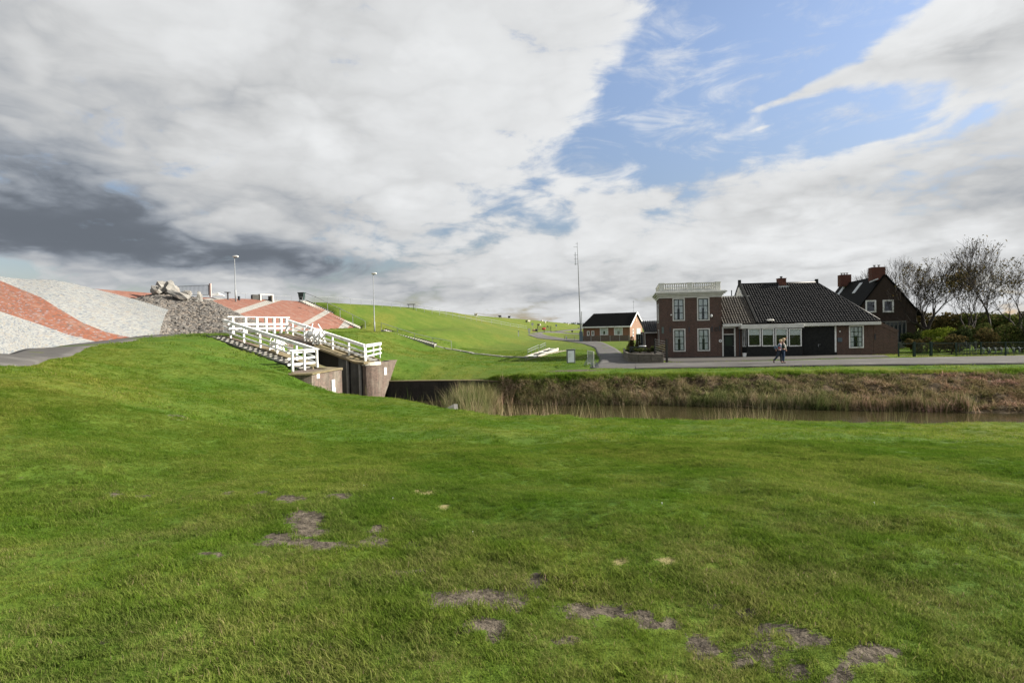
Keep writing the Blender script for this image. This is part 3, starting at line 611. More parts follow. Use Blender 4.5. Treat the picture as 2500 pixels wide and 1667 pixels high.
boulder(470,738,48.4, 1.0,.35,.6, 11.3, 'low flat stone lying at the foot of the upright stone', rz=-.1, roll=.2)
# ------------------------------------------------------------------ old lock
lock = empty('lock', LW(0, 2.4, 0), 0, 'old brick lock with open chamber and curved pier at the head of the canal', 'lock')
LO3 = Vector(lock.location)
def zc(s): return float(np.interp(s, [-10.4,-9.7,0,3], [2.93,2.9,.98,.93]))
def zc2(s): return float(np.interp(s, [-10.4,-10,-1.85,3], [2.93,2.9,1.02,.93]))
def lbuild(mb, name, m_, **k): mb.v = [tuple(Vector(v)-LO3) for v in mb.v]; return mb.build(name, m_, lock, **k)
def swall(ss, ztop, t0, t1, zb=-2.6, off=0):
    mb = MB(); n = len(ss)
    a = [LW(s, t0, ztop(s)+off) for s in ss] + [LW(ss[-1], t0, zb), LW(ss[0], t0, zb)]
    return mb.prism(a, LW(0, t1, 0)-LW(0, t0, 0))
lbuild(swall([-6.4,0,1.43], zc, -.28, .5, off=-.05), 'near_wall', OLDBRICK)
lbuild(swall([-10.3,-1.85,-1.2], zc2, 4.55, 5.12, off=-.05), 'far_wall', QUAYBRICK)  # darker brick puts the chamber's shade into this wall's colour
for s0, s1 in ((-3.62,-2.72), (-2.42,-1.52)):
    lbuild(swall([s0, s1], zc2, 4.2, 4.56, off=-.1), 'pilaster', DCONC)
    lbuild(swall([s1-.07, s1+.02], zc2, 4.15, 4.3, off=-.1), 'pilaster_edge', CONC)
mb = MB(); mb.prism([LW(-10.3,t_,2.9) for t_ in (.0,5.1)] + [LW(-6.4,5.1,2.22), LW(-6.4,.0,2.22)], (0,0,-4.8)); lbuild(mb, 'platform', OLDBRICK)
mb = MB(); mb.prism([(-9.4,31,.93),(-9.66,27.3,.93),(-10.45,27.08,.93),(-12.0,30.6,.93),(-11.1,31.9,.93)], (0,0,-3.5)); ab = lbuild(mb, 'abutment', OLDBRICK)
mb = MB(); mb.prism([(-9.3,31.05,.98),(-9.58,27.2,.98),(-10.6,26.95,.98),(-10.9,27.5,.98),(-10.1,28.2,.98),(-10.0,31.2,.98)], (0,0,-.07)); lbuild(mb, 'coping', COPING)
lbuild(swall([-6.3,0,1.46], zc, -.05, .56, zb=0, off=.03), 'dummy', COPING); bpy.data.objects.remove(bpy.data.objects['dummy'])
def cope(ss, zf, t0, t1, th=.12, off=.02):
    mb = MB(); a = [LW(s, t0, zf(s)+off) for s in ss] + [LW(s, t0, zf(s)+off-th) for s in ss[::-1]]
    return mb.prism(a, LW(0, t1, 0)-LW(0, t0, 0))
lbuild(cope([-6.3,-3,0,1.45], zc, -.12, .56), 'coping', COPING)
lbuild(cope([-10.3,-6,-1.85,-1.0], zc2, 4.08, 4.95), 'coping', COPING)
# curved pier: brick skin with a slanting end
pc_ = np.array([(-9.42,35.72),(-9.2,35.68),(-8.9,35.82),(-8.6,36.15),(-8.35,36.75),(-8.18,37.6),(-8.08,38.5),(-8.0,39.5)])
def pcur(u): i = np.linspace(0, 1, len(pc_)); return np.array([np.interp(u, i, pc_[:, 0]), np.interp(u, i, pc_[:, 1])])
nu_, nv_ = 26, 12; vs = []; 
for side in (0, 1):
    for i in range(nu_):
        for j in range(nv_):
            v = j/(nv_-1); zt = .93; z = zt + (-2.6-zt)*v; um = 1 - .42*min(1, v/.62)**.9; u_ = um*i/(nu_-1); p = pcur(u_)
            if side: d = pcur(min(1, u_+.02))-pcur(max(0, u_-.02)); d /= np.linalg.norm(d); p = p + np.array([-d[1], d[0]])*.55
            vs.append((p[0]-LO3.x, p[1]-LO3.y, z-LO3.z))
I = np.arange(2*nu_*nv_).reshape(2, nu_, nv_); fs = []
for i in range(nu_-1):
    for j in range(nv_-1): fs += [(I[0,i,j],I[0,i,j+1],I[0,i+1,j+1],I[0,i+1,j]), (I[1,i,j],I[1,i+1,j],I[1,i+1,j+1],I[1,i,j+1])]
    fs.append((I[0,i,0],I[0,i+1,0],I[1,i+1,0],I[1,i,0]))
for j in range(nv_-1):
    fs.append((I[0,nu_-1,j],I[0,nu_-1,j+1],I[1,nu_-1,j+1],I[1,nu_-1,j])); fs.append((I[0,0,j],I[1,0,j],I[1,0,j+1],I[0,0,j+1]))
me = bpy.data.meshes.new('pier'); me.from_pydata(vs, [], [tuple(map(int, f)) for f in fs]); uvl = me.uv_layers.new(name='UVMap')
arc = {}
for p in me.polygons:
    for li in p.loop_indices:
        vi = me.loops[li].vertex_index; k = vi % (nu_*nv_); i_ = k//nv_; uvl.data[li].uv = (i_/(nu_-1)*4.8, me.vertices[vi].co.z)
link('pier', me, lock, OLDBRICK)
mb = MB(); top = [tuple(pcur(q)) for q in np.linspace(0, .52, 9)]
poly = [(x+.0, y-.04, .99) for x, y in top] + [(-9.3,37.3,.99),(-9.9,36.6,.99)]; mb.prism(poly, (0,0,-.2)); lbuild(mb, 'lintel', mat('pale_lintel_concrete', (.5,.48,.42), (.38,.36,.3), 4, .9, .006, 20))
mb = MB()
for q0, q1, z0_, z1_ in ((.03,.5,.3,.42),): pass
# channel floor shadow side, end wall of the chamber
def plate(px, py, Y, w, h, name, m_, nrm=(1,-.2,0), parent=lock, th=.03, o3=LO3):
    p = at(px, py, Y); n_ = Vector(nrm).normalized(); x = Vector((0,0,1)).cross(n_).normalized(); mb = MB()
    a = [p+x*sx*w/2+Vector((0,0,sz*h/2)) for sx, sz in ((-1,-1),(1,-1),(1,1),(-1,1))]; mb.prism([q-o3 for q in a], n_*th); return mb.build(name, m_, parent)
PALE = mat('pale_gauge_plate', (.55,.56,.54), (.45,.47,.46), 6, .7)
p1 = at(775.5,916,27.55); plate(775.5,916,28.05,.32,.3,'name_plate',WHITE,(1,-.07,0)); plate(813,941,29.85,.42,.62,'gauge_board',PALE,(1,-.07,0)); plate(814,954,29.9,.5,.3,'gauge_board',WHITE_OLD,(1,-.07,0))
plate(938,906,36.95,.4,.48,'gauge_board',PALE,(.93,-.37,0),th=.05)
# dark iron numerals on the pier (too blurred to read: short bars)
mb = MB()
for k_, (dxp, ln, tilt) in enumerate(((-6,.17,0),(-3.4,.19,.3),(-1.6,.19,-.3),(.2,.19,.3),(2.2,.19,-.3),(4.4,.17,0),(5.8,.17,.5))):
    p = at(943+dxp, 883, 37.9)-LO3; mb.beam(p+Vector((.0,-.1,ln/2)), p+Vector((tilt*.15,-.12,-ln/2)), .035,.05)
mb.build('iron_letters', DSTEEL, lock)
# quay wall
mb = MB(); a = [Vector((-8.35,37.62,-.42)), Vector((-5,37.3,-.42)), Vector((-2.2,36.85,-.42)), Vector((-.9,36.1,-.42))]
for q0, q1 in zip(a[:-1], a[1:]): mb.prism([q0, q1, q1+Vector((0,.5,0)), q0+Vector((0,.5,0))], (0,0,-2.1))
tag(mb.build('quay_wall', QUAYBRICK), 'dark wet retaining wall along the canal from the curved pier to the reeds', 'wall')
mb = MB()
for q0, q1 in zip(a[:-1], a[1:]): mb.prism([q0+Vector((-.0,-.05,.06)), q1+Vector((0,-.05,.06)), q1+Vector((0,.3,.06)), q0+Vector((0,.3,.06))], (0,0,-.055))
mb.build('coping', COPING, bpy.data.objects['quay_wall'])
mb = MB(); w0 = at(1075,1003,21.9); mb.prism([w0+Vector((0,0,0)), w0+Vector((.5,.3,.22)), w0+Vector((.55,1.2,.1)), w0+Vector((-.1,.9,-.1))], (.1,0,-1.4)); tag(mb.build('revetment_block', DCONC), 'sloping concrete revetment block at the near canal edge beside the tall reeds', 'block')

# stairs beside the chamber
def stairs(name, t0, t1, zf, s0, s1, n, label):
    r = empty(name, LW(s0, t0, zf(s0)), 0, label, 'stairs'); o3 = Vector(r.location); st = (s1-s0)/n
    for i in range(n):
        s = s0+st*i; z = zf(s+st)+.10; mb = MB()
        mb.prism([LW(s+.0, t0, z)-o3, LW(s+st*.62, t0, z)-o3, LW(s+st*.62, t1, z)-o3, LW(s+.0, t1, z)-o3], (0,0,-.07)); mb.build('tread', CONC, r)
    mb = MB(); pts = []
    for i in range(n): s = s0+st*i; z = zf(s+st)+.03; pts += [LW(s, t0, z)-o3, LW(s+st, t0, z)-o3]
    pts += [LW(s1, t0, zf(s1)-1.2)-o3, LW(s0, t0, zf(s0)-1.2)-o3]; mb.prism(pts, (LW(0,t1,0)-LW(0,t0,0))); mb.build('riser_body', QUAYBRICK, r)
    for t_ in (t0-.08, t1+.0):
        mb = MB(); mb.prism([LW(s0,t_,zf(s0)+.06)-o3, LW(s1,t_,zf(s1)+.06)-o3, LW(s1,t_,zf(s1)-.3)-o3, LW(s0,t_,zf(s0)-.3)-o3], LW(0,.07,0)-LW(0,0,0)); mb.build('stringer', COPING if t_ > 0 or t_ > -.5 else DCONC, r)
    return r
stairs('stairs', -1.2, -.38, zc, -9.5, .1, 19, 'concrete stairs with pale treads going down beside the nearer white railing of the lock')
stairs('stairs', 5.2, 6.0, zc2, -9.8, -1.7, 17, 'stairs in shade going down behind the farther white railing of the lock')

def railing(name, top0, top1, fr, label, hgt_=1.03, ext=0, boards=((0,.14),(.37,.10),(.67,.10)), base=None, ends=(0,1), m_=WHITE, post=.1):
    top0, top1 = Vector(top0), Vector(top1); r = empty(name, top0-Vector((0,0,hgt_)), 0, label, 'railing'); o3 = Vector(r.location); d = top1-top0
    side = Vector((d.y, -d.x, 0)).normalized()
    for f in fr:
        p = top0+d*f; hb = hgt_ if base is None else base[fr.index(f)]
        mb = MB(); mb.beam(p+side*-.0-Vector((0,0,.03))-o3, p-Vector((0,0,hb+.1))-o3, post, post, up=side); mb.build('post', m_, r, bevel=.008)
    a = top0+d*ends[0]; b_ = top0+d*ends[1]
    for k, (dz_, h) in enumerate(boards):
        off = side*(post/2+.025); mb = MB(); mb.beam(a+off-Vector((0,0,dz_+h/2+.02))-o3, b_+off-Vector((0,0,dz_+h/2+.02))-o3, .045, h); mb.build('board', m_, r, bevel=.006)
    mb = MB(); mb.beam(a+side*.015-o3, b_+side*.015-o3, .2, .05); mb.build('cap_board', m_, r, bevel=.008)
    return r
def tp3(px, py, Y): return at(px, py, Y)
A1 = at(547,780,36.9); B1 = at(775,852,31.5)
railing('railing', A1, B1, [.075,.235,.42,.60,.80,.992], 'white board railing sloping down along the nearer side of the lock chamber')
railing('railing', B1+Vector((0,0,0)), at(704,856,29.3), [.03,.48,.88], 'short white end railing standing on the grass in front of the lock, nearest of all', base=[1.08,1.12,1.28], ends=(-.02,1))
A2 = at(701.5,780,41.4); B2 = at(891,842,36.5)
railing('railing', A2, B2, [.075,.24,.42,.61,.81,.995], 'white board railing sloping down along the farther side of the lock, behind the winch')
railing('railing', B2, at(928,836.5,41.5), [.03,.5,.95], 'short white end railing on the grass behind the curved brick pier', base=[1.08,1.05,1.0])
A3 = at(552.5,773,36.0); B3 = at(705,775.3,41.0)
r3 = railing('railing', A3, B3, [.085,.275,.45,.60,.735,.855,.955], 'level white railing with seven posts closing the upper end of the lock', boards=((.40,.11),(.68,.11)), post=.15)

def winch(s, t, z, yaw, sc, label):
    r = empty('winch', LW(s, t, z), yaw, label, 'winch', 'white lock winches')
    for x in (-.62, .25, .7):
        mb = MB(); mb.beam((x,-.28,0), (x,0,.8), .07,.09); mb.beam((x,.28,0), (x,0,.8), .07,.09); mb.beam((x,-.22,.2), (x,.22,.2), .05,.06); mb.build('side_frame', WHITE, r)
    mb = MB(); mb.tube([(-.62,0,.62),(.25,0,.62)], .15, 14); mb.build('drum', WHITE, r)
    mb = MB(); mb.tube([(-.95,0,.78),(1.0,0,.78)], .035, 8); mb.build('shaft', WHITE, r)
    for x, rr in ((.33,.34),(-.52,.26),(.85,.2)):
        mb = MB(); mb.tube([(x-.035,0,.6),(x+.035,0,.6)], rr, 20); 
        for k in range(20): a_ = k*math.pi/10; mb.box(x-.03,x+.03, math.cos(a_)*rr-.02, math.cos(a_)*rr+.02, .6+math.sin(a_)*rr-.02, .6+math.sin(a_)*rr+.02)
        mb.build('gear_wheel', WHITE, r)
    for x, a_ in ((-.98,.5),(1.02,2.2)):
        mb = MB(); e = Vector((x, math.sin(a_)*.42, .78+math.cos(a_)*.42)); mb.beam((x,0,.78), e, .05,.04); mb.tube([e, e+Vector((.22*(1 if x > 0 else -1),0,0))], .025, 8); mb.build('crank_handle', WHITE, r)
    mb = MB(); mb.beam((.25,-.2,.05),(.7,-.2,.05),.06,.06); mb.beam((.25,-.2,.42),(.7,-.2,.42),.06,.06); mb.beam((.25,.2,.05),(.7,.2,.05),.06,.06); mb.build('cross_bar', WHITE, r)
    for i, a_ in enumerate((.35, -.6)):
        mb = MB(); x = -.35+i*1.15; mb.beam((x,0,.8),(x,math.sin(a_)*.5,.8+math.cos(a_)*.5),.06,.05); mb.build('lever', WHITE, r)
    r.scale = (sc,)*3; return r
yaw_l = math.atan2(LA[1], LA[0])
winch(-6.6, 4.55, zc2(-6.6)+.03, yaw_l, 1.12, 'white iron winch with gear wheels on the farther lock wall')
winch(-4.3, .25, zc(-4.3)+.03, yaw_l, .72, 'small white winch on the nearer lock wall, seen through the sloping railing')

# ------------------------------------------------------------------ frames for the houses: measure on a facade plane
class Frame:
    def __init__(s, X, Y, yaw_deg): s.o = Vector((X, Y, 0)); s.a = R(yaw_deg); s.ex = Vector((math.cos(s.a), math.sin(s.a), 0)); s.ey = Vector((-math.sin(s.a), math.cos(s.a), 0))
    def loc(s, px, py, yl=0.0):
        d = ray(px, py); k = ((s.o + s.ey*yl - EYE).dot(s.ey))/d.dot(s.ey); p = EYE+d*k-s.o; return p.dot(s.ex), p.z
def window(parent, F_, x0p, y0p, x1p, y1p, yl=0, cols=2, rows=3, fw=.10, sash=.045, frame_m=WHITE_OLD, sash_m=SASH, curtain=True, name='window', proud=.03, curt_top=0, label=None):
    ax, z1 = F_.loc(x0p, y0p, yl); bx, _ = F_.loc(x1p, y0p, yl); _, z0 = F_.loc((x0p+x1p)/2, y1p, yl); _, z1 = F_.loc((x0p+x1p)/2, y0p, yl)
    return window_m(parent, ax, bx, z0, z1, yl, cols, rows, fw, sash, frame_m, sash_m, curtain, name, proud, curt_top)
HOLES = {}
def window_m(parent, ax, bx, z0, z1, yl=0, cols=2, rows=3, fw=.1, sash=.045, frame_m=None, sash_m=None, curtain=True, name='window', proud=.03, curt_top=0):
    HOLES.setdefault(parent.name, []).append((ax+.02, bx-.02, z0+.02, z1-.02))
    o3 = Vector((ax, yl, z0)); w, h = bx-ax, z1-z0; mb = MB(); y0 = -proud
    mb.box(0,fw,y0,.12,0,h); mb.box(w-fw,w,y0,.12,0,h); mb.box(fw,w-fw,y0,.12,h-fw,h); mb.box(fw,w-fw,y0-.02,.12,0,fw)
    wn = mb.build(name, frame_m or WHITE_OLD, parent, bevel=.006); wn.location = o3
    iw, ih = w-2*fw, h-2*fw; mb = MB(); s_ = sash; ys, ye = .015, .06
    mb.box(fw,fw+s_,ys,ye,fw,h-fw); mb.box(w-fw-s_,w-fw,ys,ye,fw,h-fw); mb.box(fw+s_,w-fw-s_,ys,ye,h-fw-s_,h-fw); mb.box(fw+s_,w-fw-s_,ys,ye,fw,fw+s_)
    for c in range(1, cols): x = fw+iw*c/cols; mb.box(x-s_*.45,x+s_*.45,ys+.005,ye-.005,fw+s_,h-fw-s_)
    for r_ in range(1, rows): z = fw+ih*r_/rows; mb.box(fw+s_,w-fw-s_,ys+.01,ye-.01,z-s_*.4,z+s_*.4)
    mb.build('sash', sash_m or SASH, wn)
    for c in range(cols):
        for r_ in range(rows):
            mb = MB(); x = fw+iw*c/cols; z = fw+ih*r_/rows; mb.box(x+.01,x+iw/cols-.01,.045,.052,z+.01,z+ih/rows-.01); mb.build('pane', GLASS_T, wn)
    mb = MB(); mb.box(fw,w-fw,.115,.12,fw,h-fw); mb.build('dark_interior', BLACK, wn)
    if curtain:
        mb = MB(); n = 24
        def drape(xa, xb, za, zb, tie=0):
            b0 = len(mb.v); vs = []; fs = []
            for i in range(n+1):
                x = xa+(xb-xa)*i/n; yy = .088+.012*math.sin(i*1.9)
                for z in (za, zb): vs.append((x, yy, z))
            mb.add(vs, [(2*i,2*i+2,2*i+3,2*i+1) for i in range(n)])
        if curt_top: drape(fw+.01, w-fw-.01, h-fw-ih*curt_top, h-fw)
        else: drape(fw+.01, fw+iw*.38, fw, h-fw); drape(fw+iw*.62, w-fw-.01, fw, h-fw); drape(fw+iw*.38, fw+iw*.62, fw+ih*.55, h-fw)
        mb.build('curtain', CURT, wn)
    return wn
m_ = bpy.data.materials.new('clear_window_pane'); m_.use_nodes = True; T = NT(m_.node_tree); T.n.clear()
out = T.add('ShaderNodeOutputMaterial'); gl = T.add('ShaderNodeBsdfGlossy'); gl.inputs['Roughness'].default_value = .03; gl.inputs['Color'].default_value = (.85,.9,1,1); tr = T.add('ShaderNodeBsdfTransparent'); tr.inputs[0].default_value = (.9,.92,.92,1)
fr_ = T.add('ShaderNodeFresnel'); fr_.inputs[0].default_value = 1.5; mx = T.add('ShaderNodeMixShader'); T.put(mx.inputs[0], T.m('MULTIPLY_ADD', fr_.outputs[0], .45, .012, clamp=True)); T.l.new(tr.outputs[0], mx.inputs[1]); T.l.new(gl.outputs[0], mx.inputs[2]); T.l.new(mx.outputs[0], out.inputs[0])
tcn = T.add('ShaderNodeTexCoord'); bp = T.add('ShaderNodeBump'); bp.inputs['Distance'].default_value = .02; bp.inputs['Strength'].default_value = .3; T.put(bp.inputs['Height'], T.noise(tcn.outputs['Object'], 1.7, 2)); T.l.new(bp.outputs[0], gl.inputs['Normal'])
GLASS_T = m_

def facade(parent, x0, x1, z0, z1, y0, y1, m2, holes, name='front_wall'):
    hs = [h for h in holes if h[0] > x0 and h[1] < x1]
    xs = sorted({x0, x1} | {h[0] for h in hs} | {h[1] for h in hs}); mb = MB()
    for a, b_ in zip(xs[:-1], xs[1:]):
        cuts = sorted((h[2], h[3]) for h in hs if h[0] <= a+1e-6 and h[1] >= b_-1e-6); z = z0
        for c0, c1 in cuts: mb.box(a, b_, y0, y1, z, c0); z = c1
        mb.box(a, b_, y0, y1, z, z1)
    return mb.build(name, m2, parent)
# ------------------------------------------------------------------ two-storey brick house with balustrade
FH = Frame(13.4, 51.5, -6)
hA = empty('brick_house', FH.o, FH.a, 'square two-storey brick house with four tall windows and a white balustrade on its flat roof', 'house')
xr, _ = FH.loc(1762, 800); _, zb_ = FH.loc(1690, 726.5); _, zct = FH.loc(1690, 710.5)
mb = MB(); mb.prism([(.03,.24,-.3),(xr-.003,.24,-.3),(xr-.003,7,-.3),(.75,7,-.3)], (0,0,zb_+.3)); mb.build('wall', BRICK, hA)
mb = MB(); steps = [(.06,zb_,zb_+.16),(.16,zb_+.16,zb_+.3),(.30,zb_+.3,zb_+.42),(.42,zb_+.42,zct-.06),(.36,zct-.06,zct)]
for e, za, zb2 in steps: mb.prism([(-e,-e,za),(xr+e,-e,za),(xr+e,7.1,za),(.75-e,7.1,za)], (0,0,zb2-za))
mb.build('cornice', WHITE_OLD, hA, bevel=.012)
_, zbt = FH.loc(1690, 690.5, .3)
def balustrade(p0, p1, groups):
    p0, p1 = Vector(p0), Vector(p1); d = p1-p0; L = d.length; e = d/L
    mb = MB(); mb.beam(p0+Vector((0,0,.08)), p1+Vector((0,0,.08)), .26, .16); mb.build('balustrade_plinth', WHITE_OLD, hA)
    mb = MB(); mb.beam(p0+Vector((0,0,zbt-zct-.05)), p1+Vector((0,0,zbt-zct-.05)), .3, .1); mb.build('balustrade_rail', WHITE_OLD, hA, bevel=.01)
    return e, L
bx0, bx1 = .12, xr-.12
for (a_, b_) in (((bx0,.15,zct),(bx1,.15,zct)), ((bx0,.15,zct),(bx0+.66,6.5,zct)), ((bx1,.15,zct),(bx1,6.5,zct)), ((bx0+.66,6.5,zct),(bx1,6.5,zct))): balustrade(a_, b_, 0)
hb = zbt-zct-.1
mb = MB(); prof = [(.045,0),(.07,.03),(.05,.07),(.035,.12),(.075,.26),(.05,.36),(.032,.42),(.06,.47),(.06,.5)]; k_ = (hb-.16)/.5
mb.lathe([(r_*1.15, z*k_) for r_, z in prof], n=8); bal = mb.build('baluster', WHITE_OLD, hA, smooth=True); balme = bal.data; bpy.data.objects.remove(bal)
def put_bal(x, y): o = link('baluster', balme, hA); o.location = (x, y, zct+.16)
mid = (bx0+bx1)/2
def pedestal(x, y, w): mb = MB(); mb.box(-w/2,w/2,-.17,.17,0,zbt-zct+.02); mb.box(-w/2-.03,w/2+.03,-.2,.2,zbt-zct-.08,zbt-zct+.03); o = mb.build('pedestal', WHITE_OLD, hA, bevel=.008); o.location = (x, y, zct)
for x in (bx0+.12, mid, bx1-.16): pedestal(x, .15, .42)
for x in (bx0+.75, bx1-.1): pedestal(x, 6.5, .42)
for i in range(10):
    f = (i+.75)/10.5
    put_bal(bx0+.33+(mid-bx0-.54)*f, .15); put_bal(mid+.21+(bx1-mid-.58)*f, .15)
for i in range(16): put_bal(bx0+.1+.6*(i+1)/17, .15+6.3*(i+1)/17); put_bal(bx1, .15+6.3*(i+1)/17)
for i in range(20): put_bal(bx0+.8+(bx1-bx0-1.0)*(i+1)/21, 6.5)
for c in ((1641.5,727.5,1671.5,783.5),(1701.3,726,1731.8,782.7),(1643,802.5,1673.3,858.3),(1702.2,801.5,1733,857)): window(hA, FH, *c, fw=.105, sash=.06)
facade(hA, 0, xr, -.3, zb_, 0, .239, BRICK, HOLES[hA.name])
for px, py in ((1636,802),(1682.5,801),(1738,800.5),(1757,799)):
    x, z = FH.loc(px, py+3); mb = MB(); mb.beam((x,-.04,z-.22),(x,-.04,z+.25),.06,.05); mb.tube([(x,-.05,z+.1),(x,.0,z+.1)],.06,8); mb.build('wall_anchor', DSTEEL, hA)
x, z = FH.loc(1748.5,803.5); mb = MB()
for k in range(5): a_ = k*2*math.pi/5+.3; mb.tube([(x+math.cos(a_)*.1,-.05,z+math.sin(a_)*.13),(x+math.cos(a_+.8)*.17,-.06,z+math.sin(a_+.8)*.2),(x+math.cos(a_+1.3)*.1,-.05,z+math.sin(a_+1.3)*.13)],.025,6)
mb.build('iron_ornament', DSTEEL, hA)
x, z = FH.loc(1736.5,771); mb = MB(); mb.lathe([(.02,-.14),(.08,-.12),(.1,0),(.08,.12),(.02,.15)],(x,-.08,z),10); mb.build('oval_wall_lamp', WHITE, hA, smooth=True)
x, z = FH.loc(1638,769); mb = MB(); mb.rock((x,-.12,z),(.1,.12,.08),3,1,amp=.02); mb.build('camera_dome', WHITE_OLD, hA)
x, z = FH.loc(1618,806); mb = MB(); mb.box(x-.09,x+.09,-.05,0,z-.28,z+.28); mb.build('narrow_sign', mat('grey_green_sign', (.12,.16,.15), None, 5, .6), hA)
x, z = FH.loc(1758.5,832); mb = MB(); mb.tube([(x,-.05,z),(x,0,z)],.13,16); s_ = mb.build('round_sign', WHITE, hA); mb = MB(); mb.tube([(x,-.06,z),(x,-.045,z)],.05,10); mb.build('sign_emblem', DSTEEL, hA)
for y_, zz0, zz1 in ((1.7,3.15,5.0),(1.7,.7,2.55),(4.6,3.15,5.0)):
    mb = MB(); xs_ = .75*y_/7; xe = .75*(y_+.9)/7; mb.prism([(xs_-.04,y_,zz0),(xe-.04,y_+.9,zz0),(xe-.04,y_+.9,zz1),(xs_-.04,y_,zz1)], (.06,0,0)); w_ = mb.build('side_window', WHITE_OLD, hA)
    mb = MB(); mb.prism([(xs_-.045,y_+.1,zz0+.1),(xe-.055,y_+.8,zz0+.1),(xe-.055,y_+.8,zz1-.1),(xs_-.045,y_+.1,zz1-.1)], (.004,0,0)); mb.build('pane', GLASS, w_)

# ------------------------------------------------------------------ long tiled house
hC = empty('tiled_house', FH.o, FH.a, 'long low house with a black pantile roof, a four-window bay and black garage doors', 'house')
xB0 = xr+.004; xB1, _ = FH.loc(1808, 795); xG, zg = FH.loc(2040, 790); xE, zE = FH.loc(2147, 784, -.3); xW, _ = FH.loc(2192, 840)
RY = 4.6; xR0, zR = FH.loc(1806, 695.5, RY); xR1, zR1 = FH.loc(1993, 693, RY); zR = (zR+zR1)/2
zEv = 2.93; SL = (zR-zEv)/(RY+.3)
def zroof(y): return zEv + (y+.3)*SL
mb = MB(); mb.prism([(xB0,.02,-.3),(xW,.02,-.3),(xW,9.2,-.3),(xB0,9.2,-.3)], (0,0,zEv+.25)); 
wl = MB(); wl.prism([(xB0,.26,-.3),(xE-.35,.26,-.3),(xE-.35,9.2,-.3),(xB0,9.2,-.3)], (0,0,zEv+.2)); wl.build('wall', BRICK, hC)
_, zw1 = FH.loc(2190, 811); 
mb = MB(); mb.prism([(xE-.34,.01,-.3),(xW,.01,-.3),(xW,.01,zw1),(xE-.1,.01,zEv-.1),(xE-.34,.01,zEv-.02)], (0,5.5,0)); mb.build('side_annex', BRICK, hC)
mb = MB(); mb.beam((xE-.25,.0,zEv+.0),(xW+.03,.0,zw1+.03),.3,.06,up=(0,1,0)); mb.build('annex_verge', BRICK, hC)
# gable wall on the left
xg = xR0+.0
mb = MB(); mb.prism([(xg-.12,-.2,zEv-.3),(xg-.12,RY,zR-.15),(xg-.12,9.4,zEv-.3)], (.25,0,0)); mb.build('gable', WHITE_OLD, hC)
for sgn in (0, 1):
    mb = MB(); a_ = (xg-.0,-.35,zEv+.05) if sgn == 0 else (xg,9.55,zEv+.05); mb.beam(a_, (xg,RY,zR+.16), .34, .16, up=(1,0,0)); mb.build('verge_board', BLACK, hC)
mb = MB(); mb.box(xg-.14,xg+.1,RY-.12,RY+.12,zR,zR+.52); mb.build('gable_post', BLACK, hC); mb = MB(); mb.box(xR1-.1,xR1+.14,RY-.12,RY+.12,zR,zR+.4); mb.build('gable_post', BLACK, hC)
# pantiles: one curved column after another, row stepping over row
def tiles(name, x0f, x1f, y0, y1, slope, z0f, parent, cw=.225, rl=.34, ns=5, m_=TILE):
    vs = []; fs = []; L = math.hypot(1, slope); nr = int((y1-y0)*L/rl); ca, sa = 1/L, slope/L
    xa, xb = min(x0f(y0), x0f(y1)), max(x1f(y0), x1f(y1)); nc = int((xb-xa)/cw)+1
    for r_ in range(nr):
        ya = y0+(y1-y0)*r_/nr; yb = y0+(y1-y0)*(r_+1)/nr+.05*ca; lo, hi = x0f((ya+yb)/2), x1f((ya+yb)/2)
        cols = int((hi-lo)/cw); 
        for c in range(max(0, int((lo-xa)/cw)), min(nc, int((hi-xa)/cw)+1)):
            jx, jz = random.gauss(0,.006), random.gauss(0,.006); b0 = len(vs)
            for k in range(ns+1):
                f = k/ns; x = min(max(xa+(c+f*1.04)*cw+jx, lo-.02), hi+.06); prof_ = .055*math.sin(2*math.pi*(f*.96+.05)) + .03
                for (yy, up_z) in ((ya, .045), (yb, .0)):
                    h = prof_+up_z+.05+jz; vs.append((x, yy-h*sa, z0f(yy)+h*ca))
            # front lip
            for k in range(ns):
                a = b0+2*k; fs.append((a, a+2, a+3, a+1))
            b1 = len(vs)
            for k in range(ns+1): v_ = vs[b0+2*k]; vs.append((v_[0], v_[1]+.03*sa, v_[2]-.03*ca))
            for k in range(ns): fs.append((b1+k, b1+k+1, b0+2*k+2, b0+2*k))
    me = bpy.data.meshes.new(name); me.from_pydata(vs, [], fs); me.update(); return link(name, me, parent, m_, kind='stuff')
hipx = lambda y: xE + (xR1-xE)*max(0, (y+.3))/(RY+.3)
yB = 3.0
mb = MB(); e_ = .0
def P_r(x, y, dz=0): return (x, y, zroof(y)+dz)
mb.add([P_r(xg,-.3),P_r(xE,-.3),P_r(xR1,RY),P_r(xg,RY),(xE,9.5,zEv),(xg,9.5,zEv)], [(0,1,2,3),(2,4,5,3),(1,4,2)]); mb.build('roof', TILE, hC)
mb = MB(); mb.add([P_r(xB0,-.3),P_r(xg,-.3),P_r(xg,yB),P_r(xB0,yB)], [(0,1,2,3)]); mb.build('link_roof', TILE, hC)
TILE_OLD = mat('weathered_pantile', (.045,.04,.034), (.075,.066,.055), 7, .6, .002, 40, c3=(.09,.08,.06))
tiles('pantiles', lambda y: xg+.1, hipx, -.36, RY-.08, SL, zroof, hC)
tiles('link_pantiles', lambda y: xB0, lambda y: xg-.15, -.36, yB, SL, zroof, hC, m_=TILE_OLD)
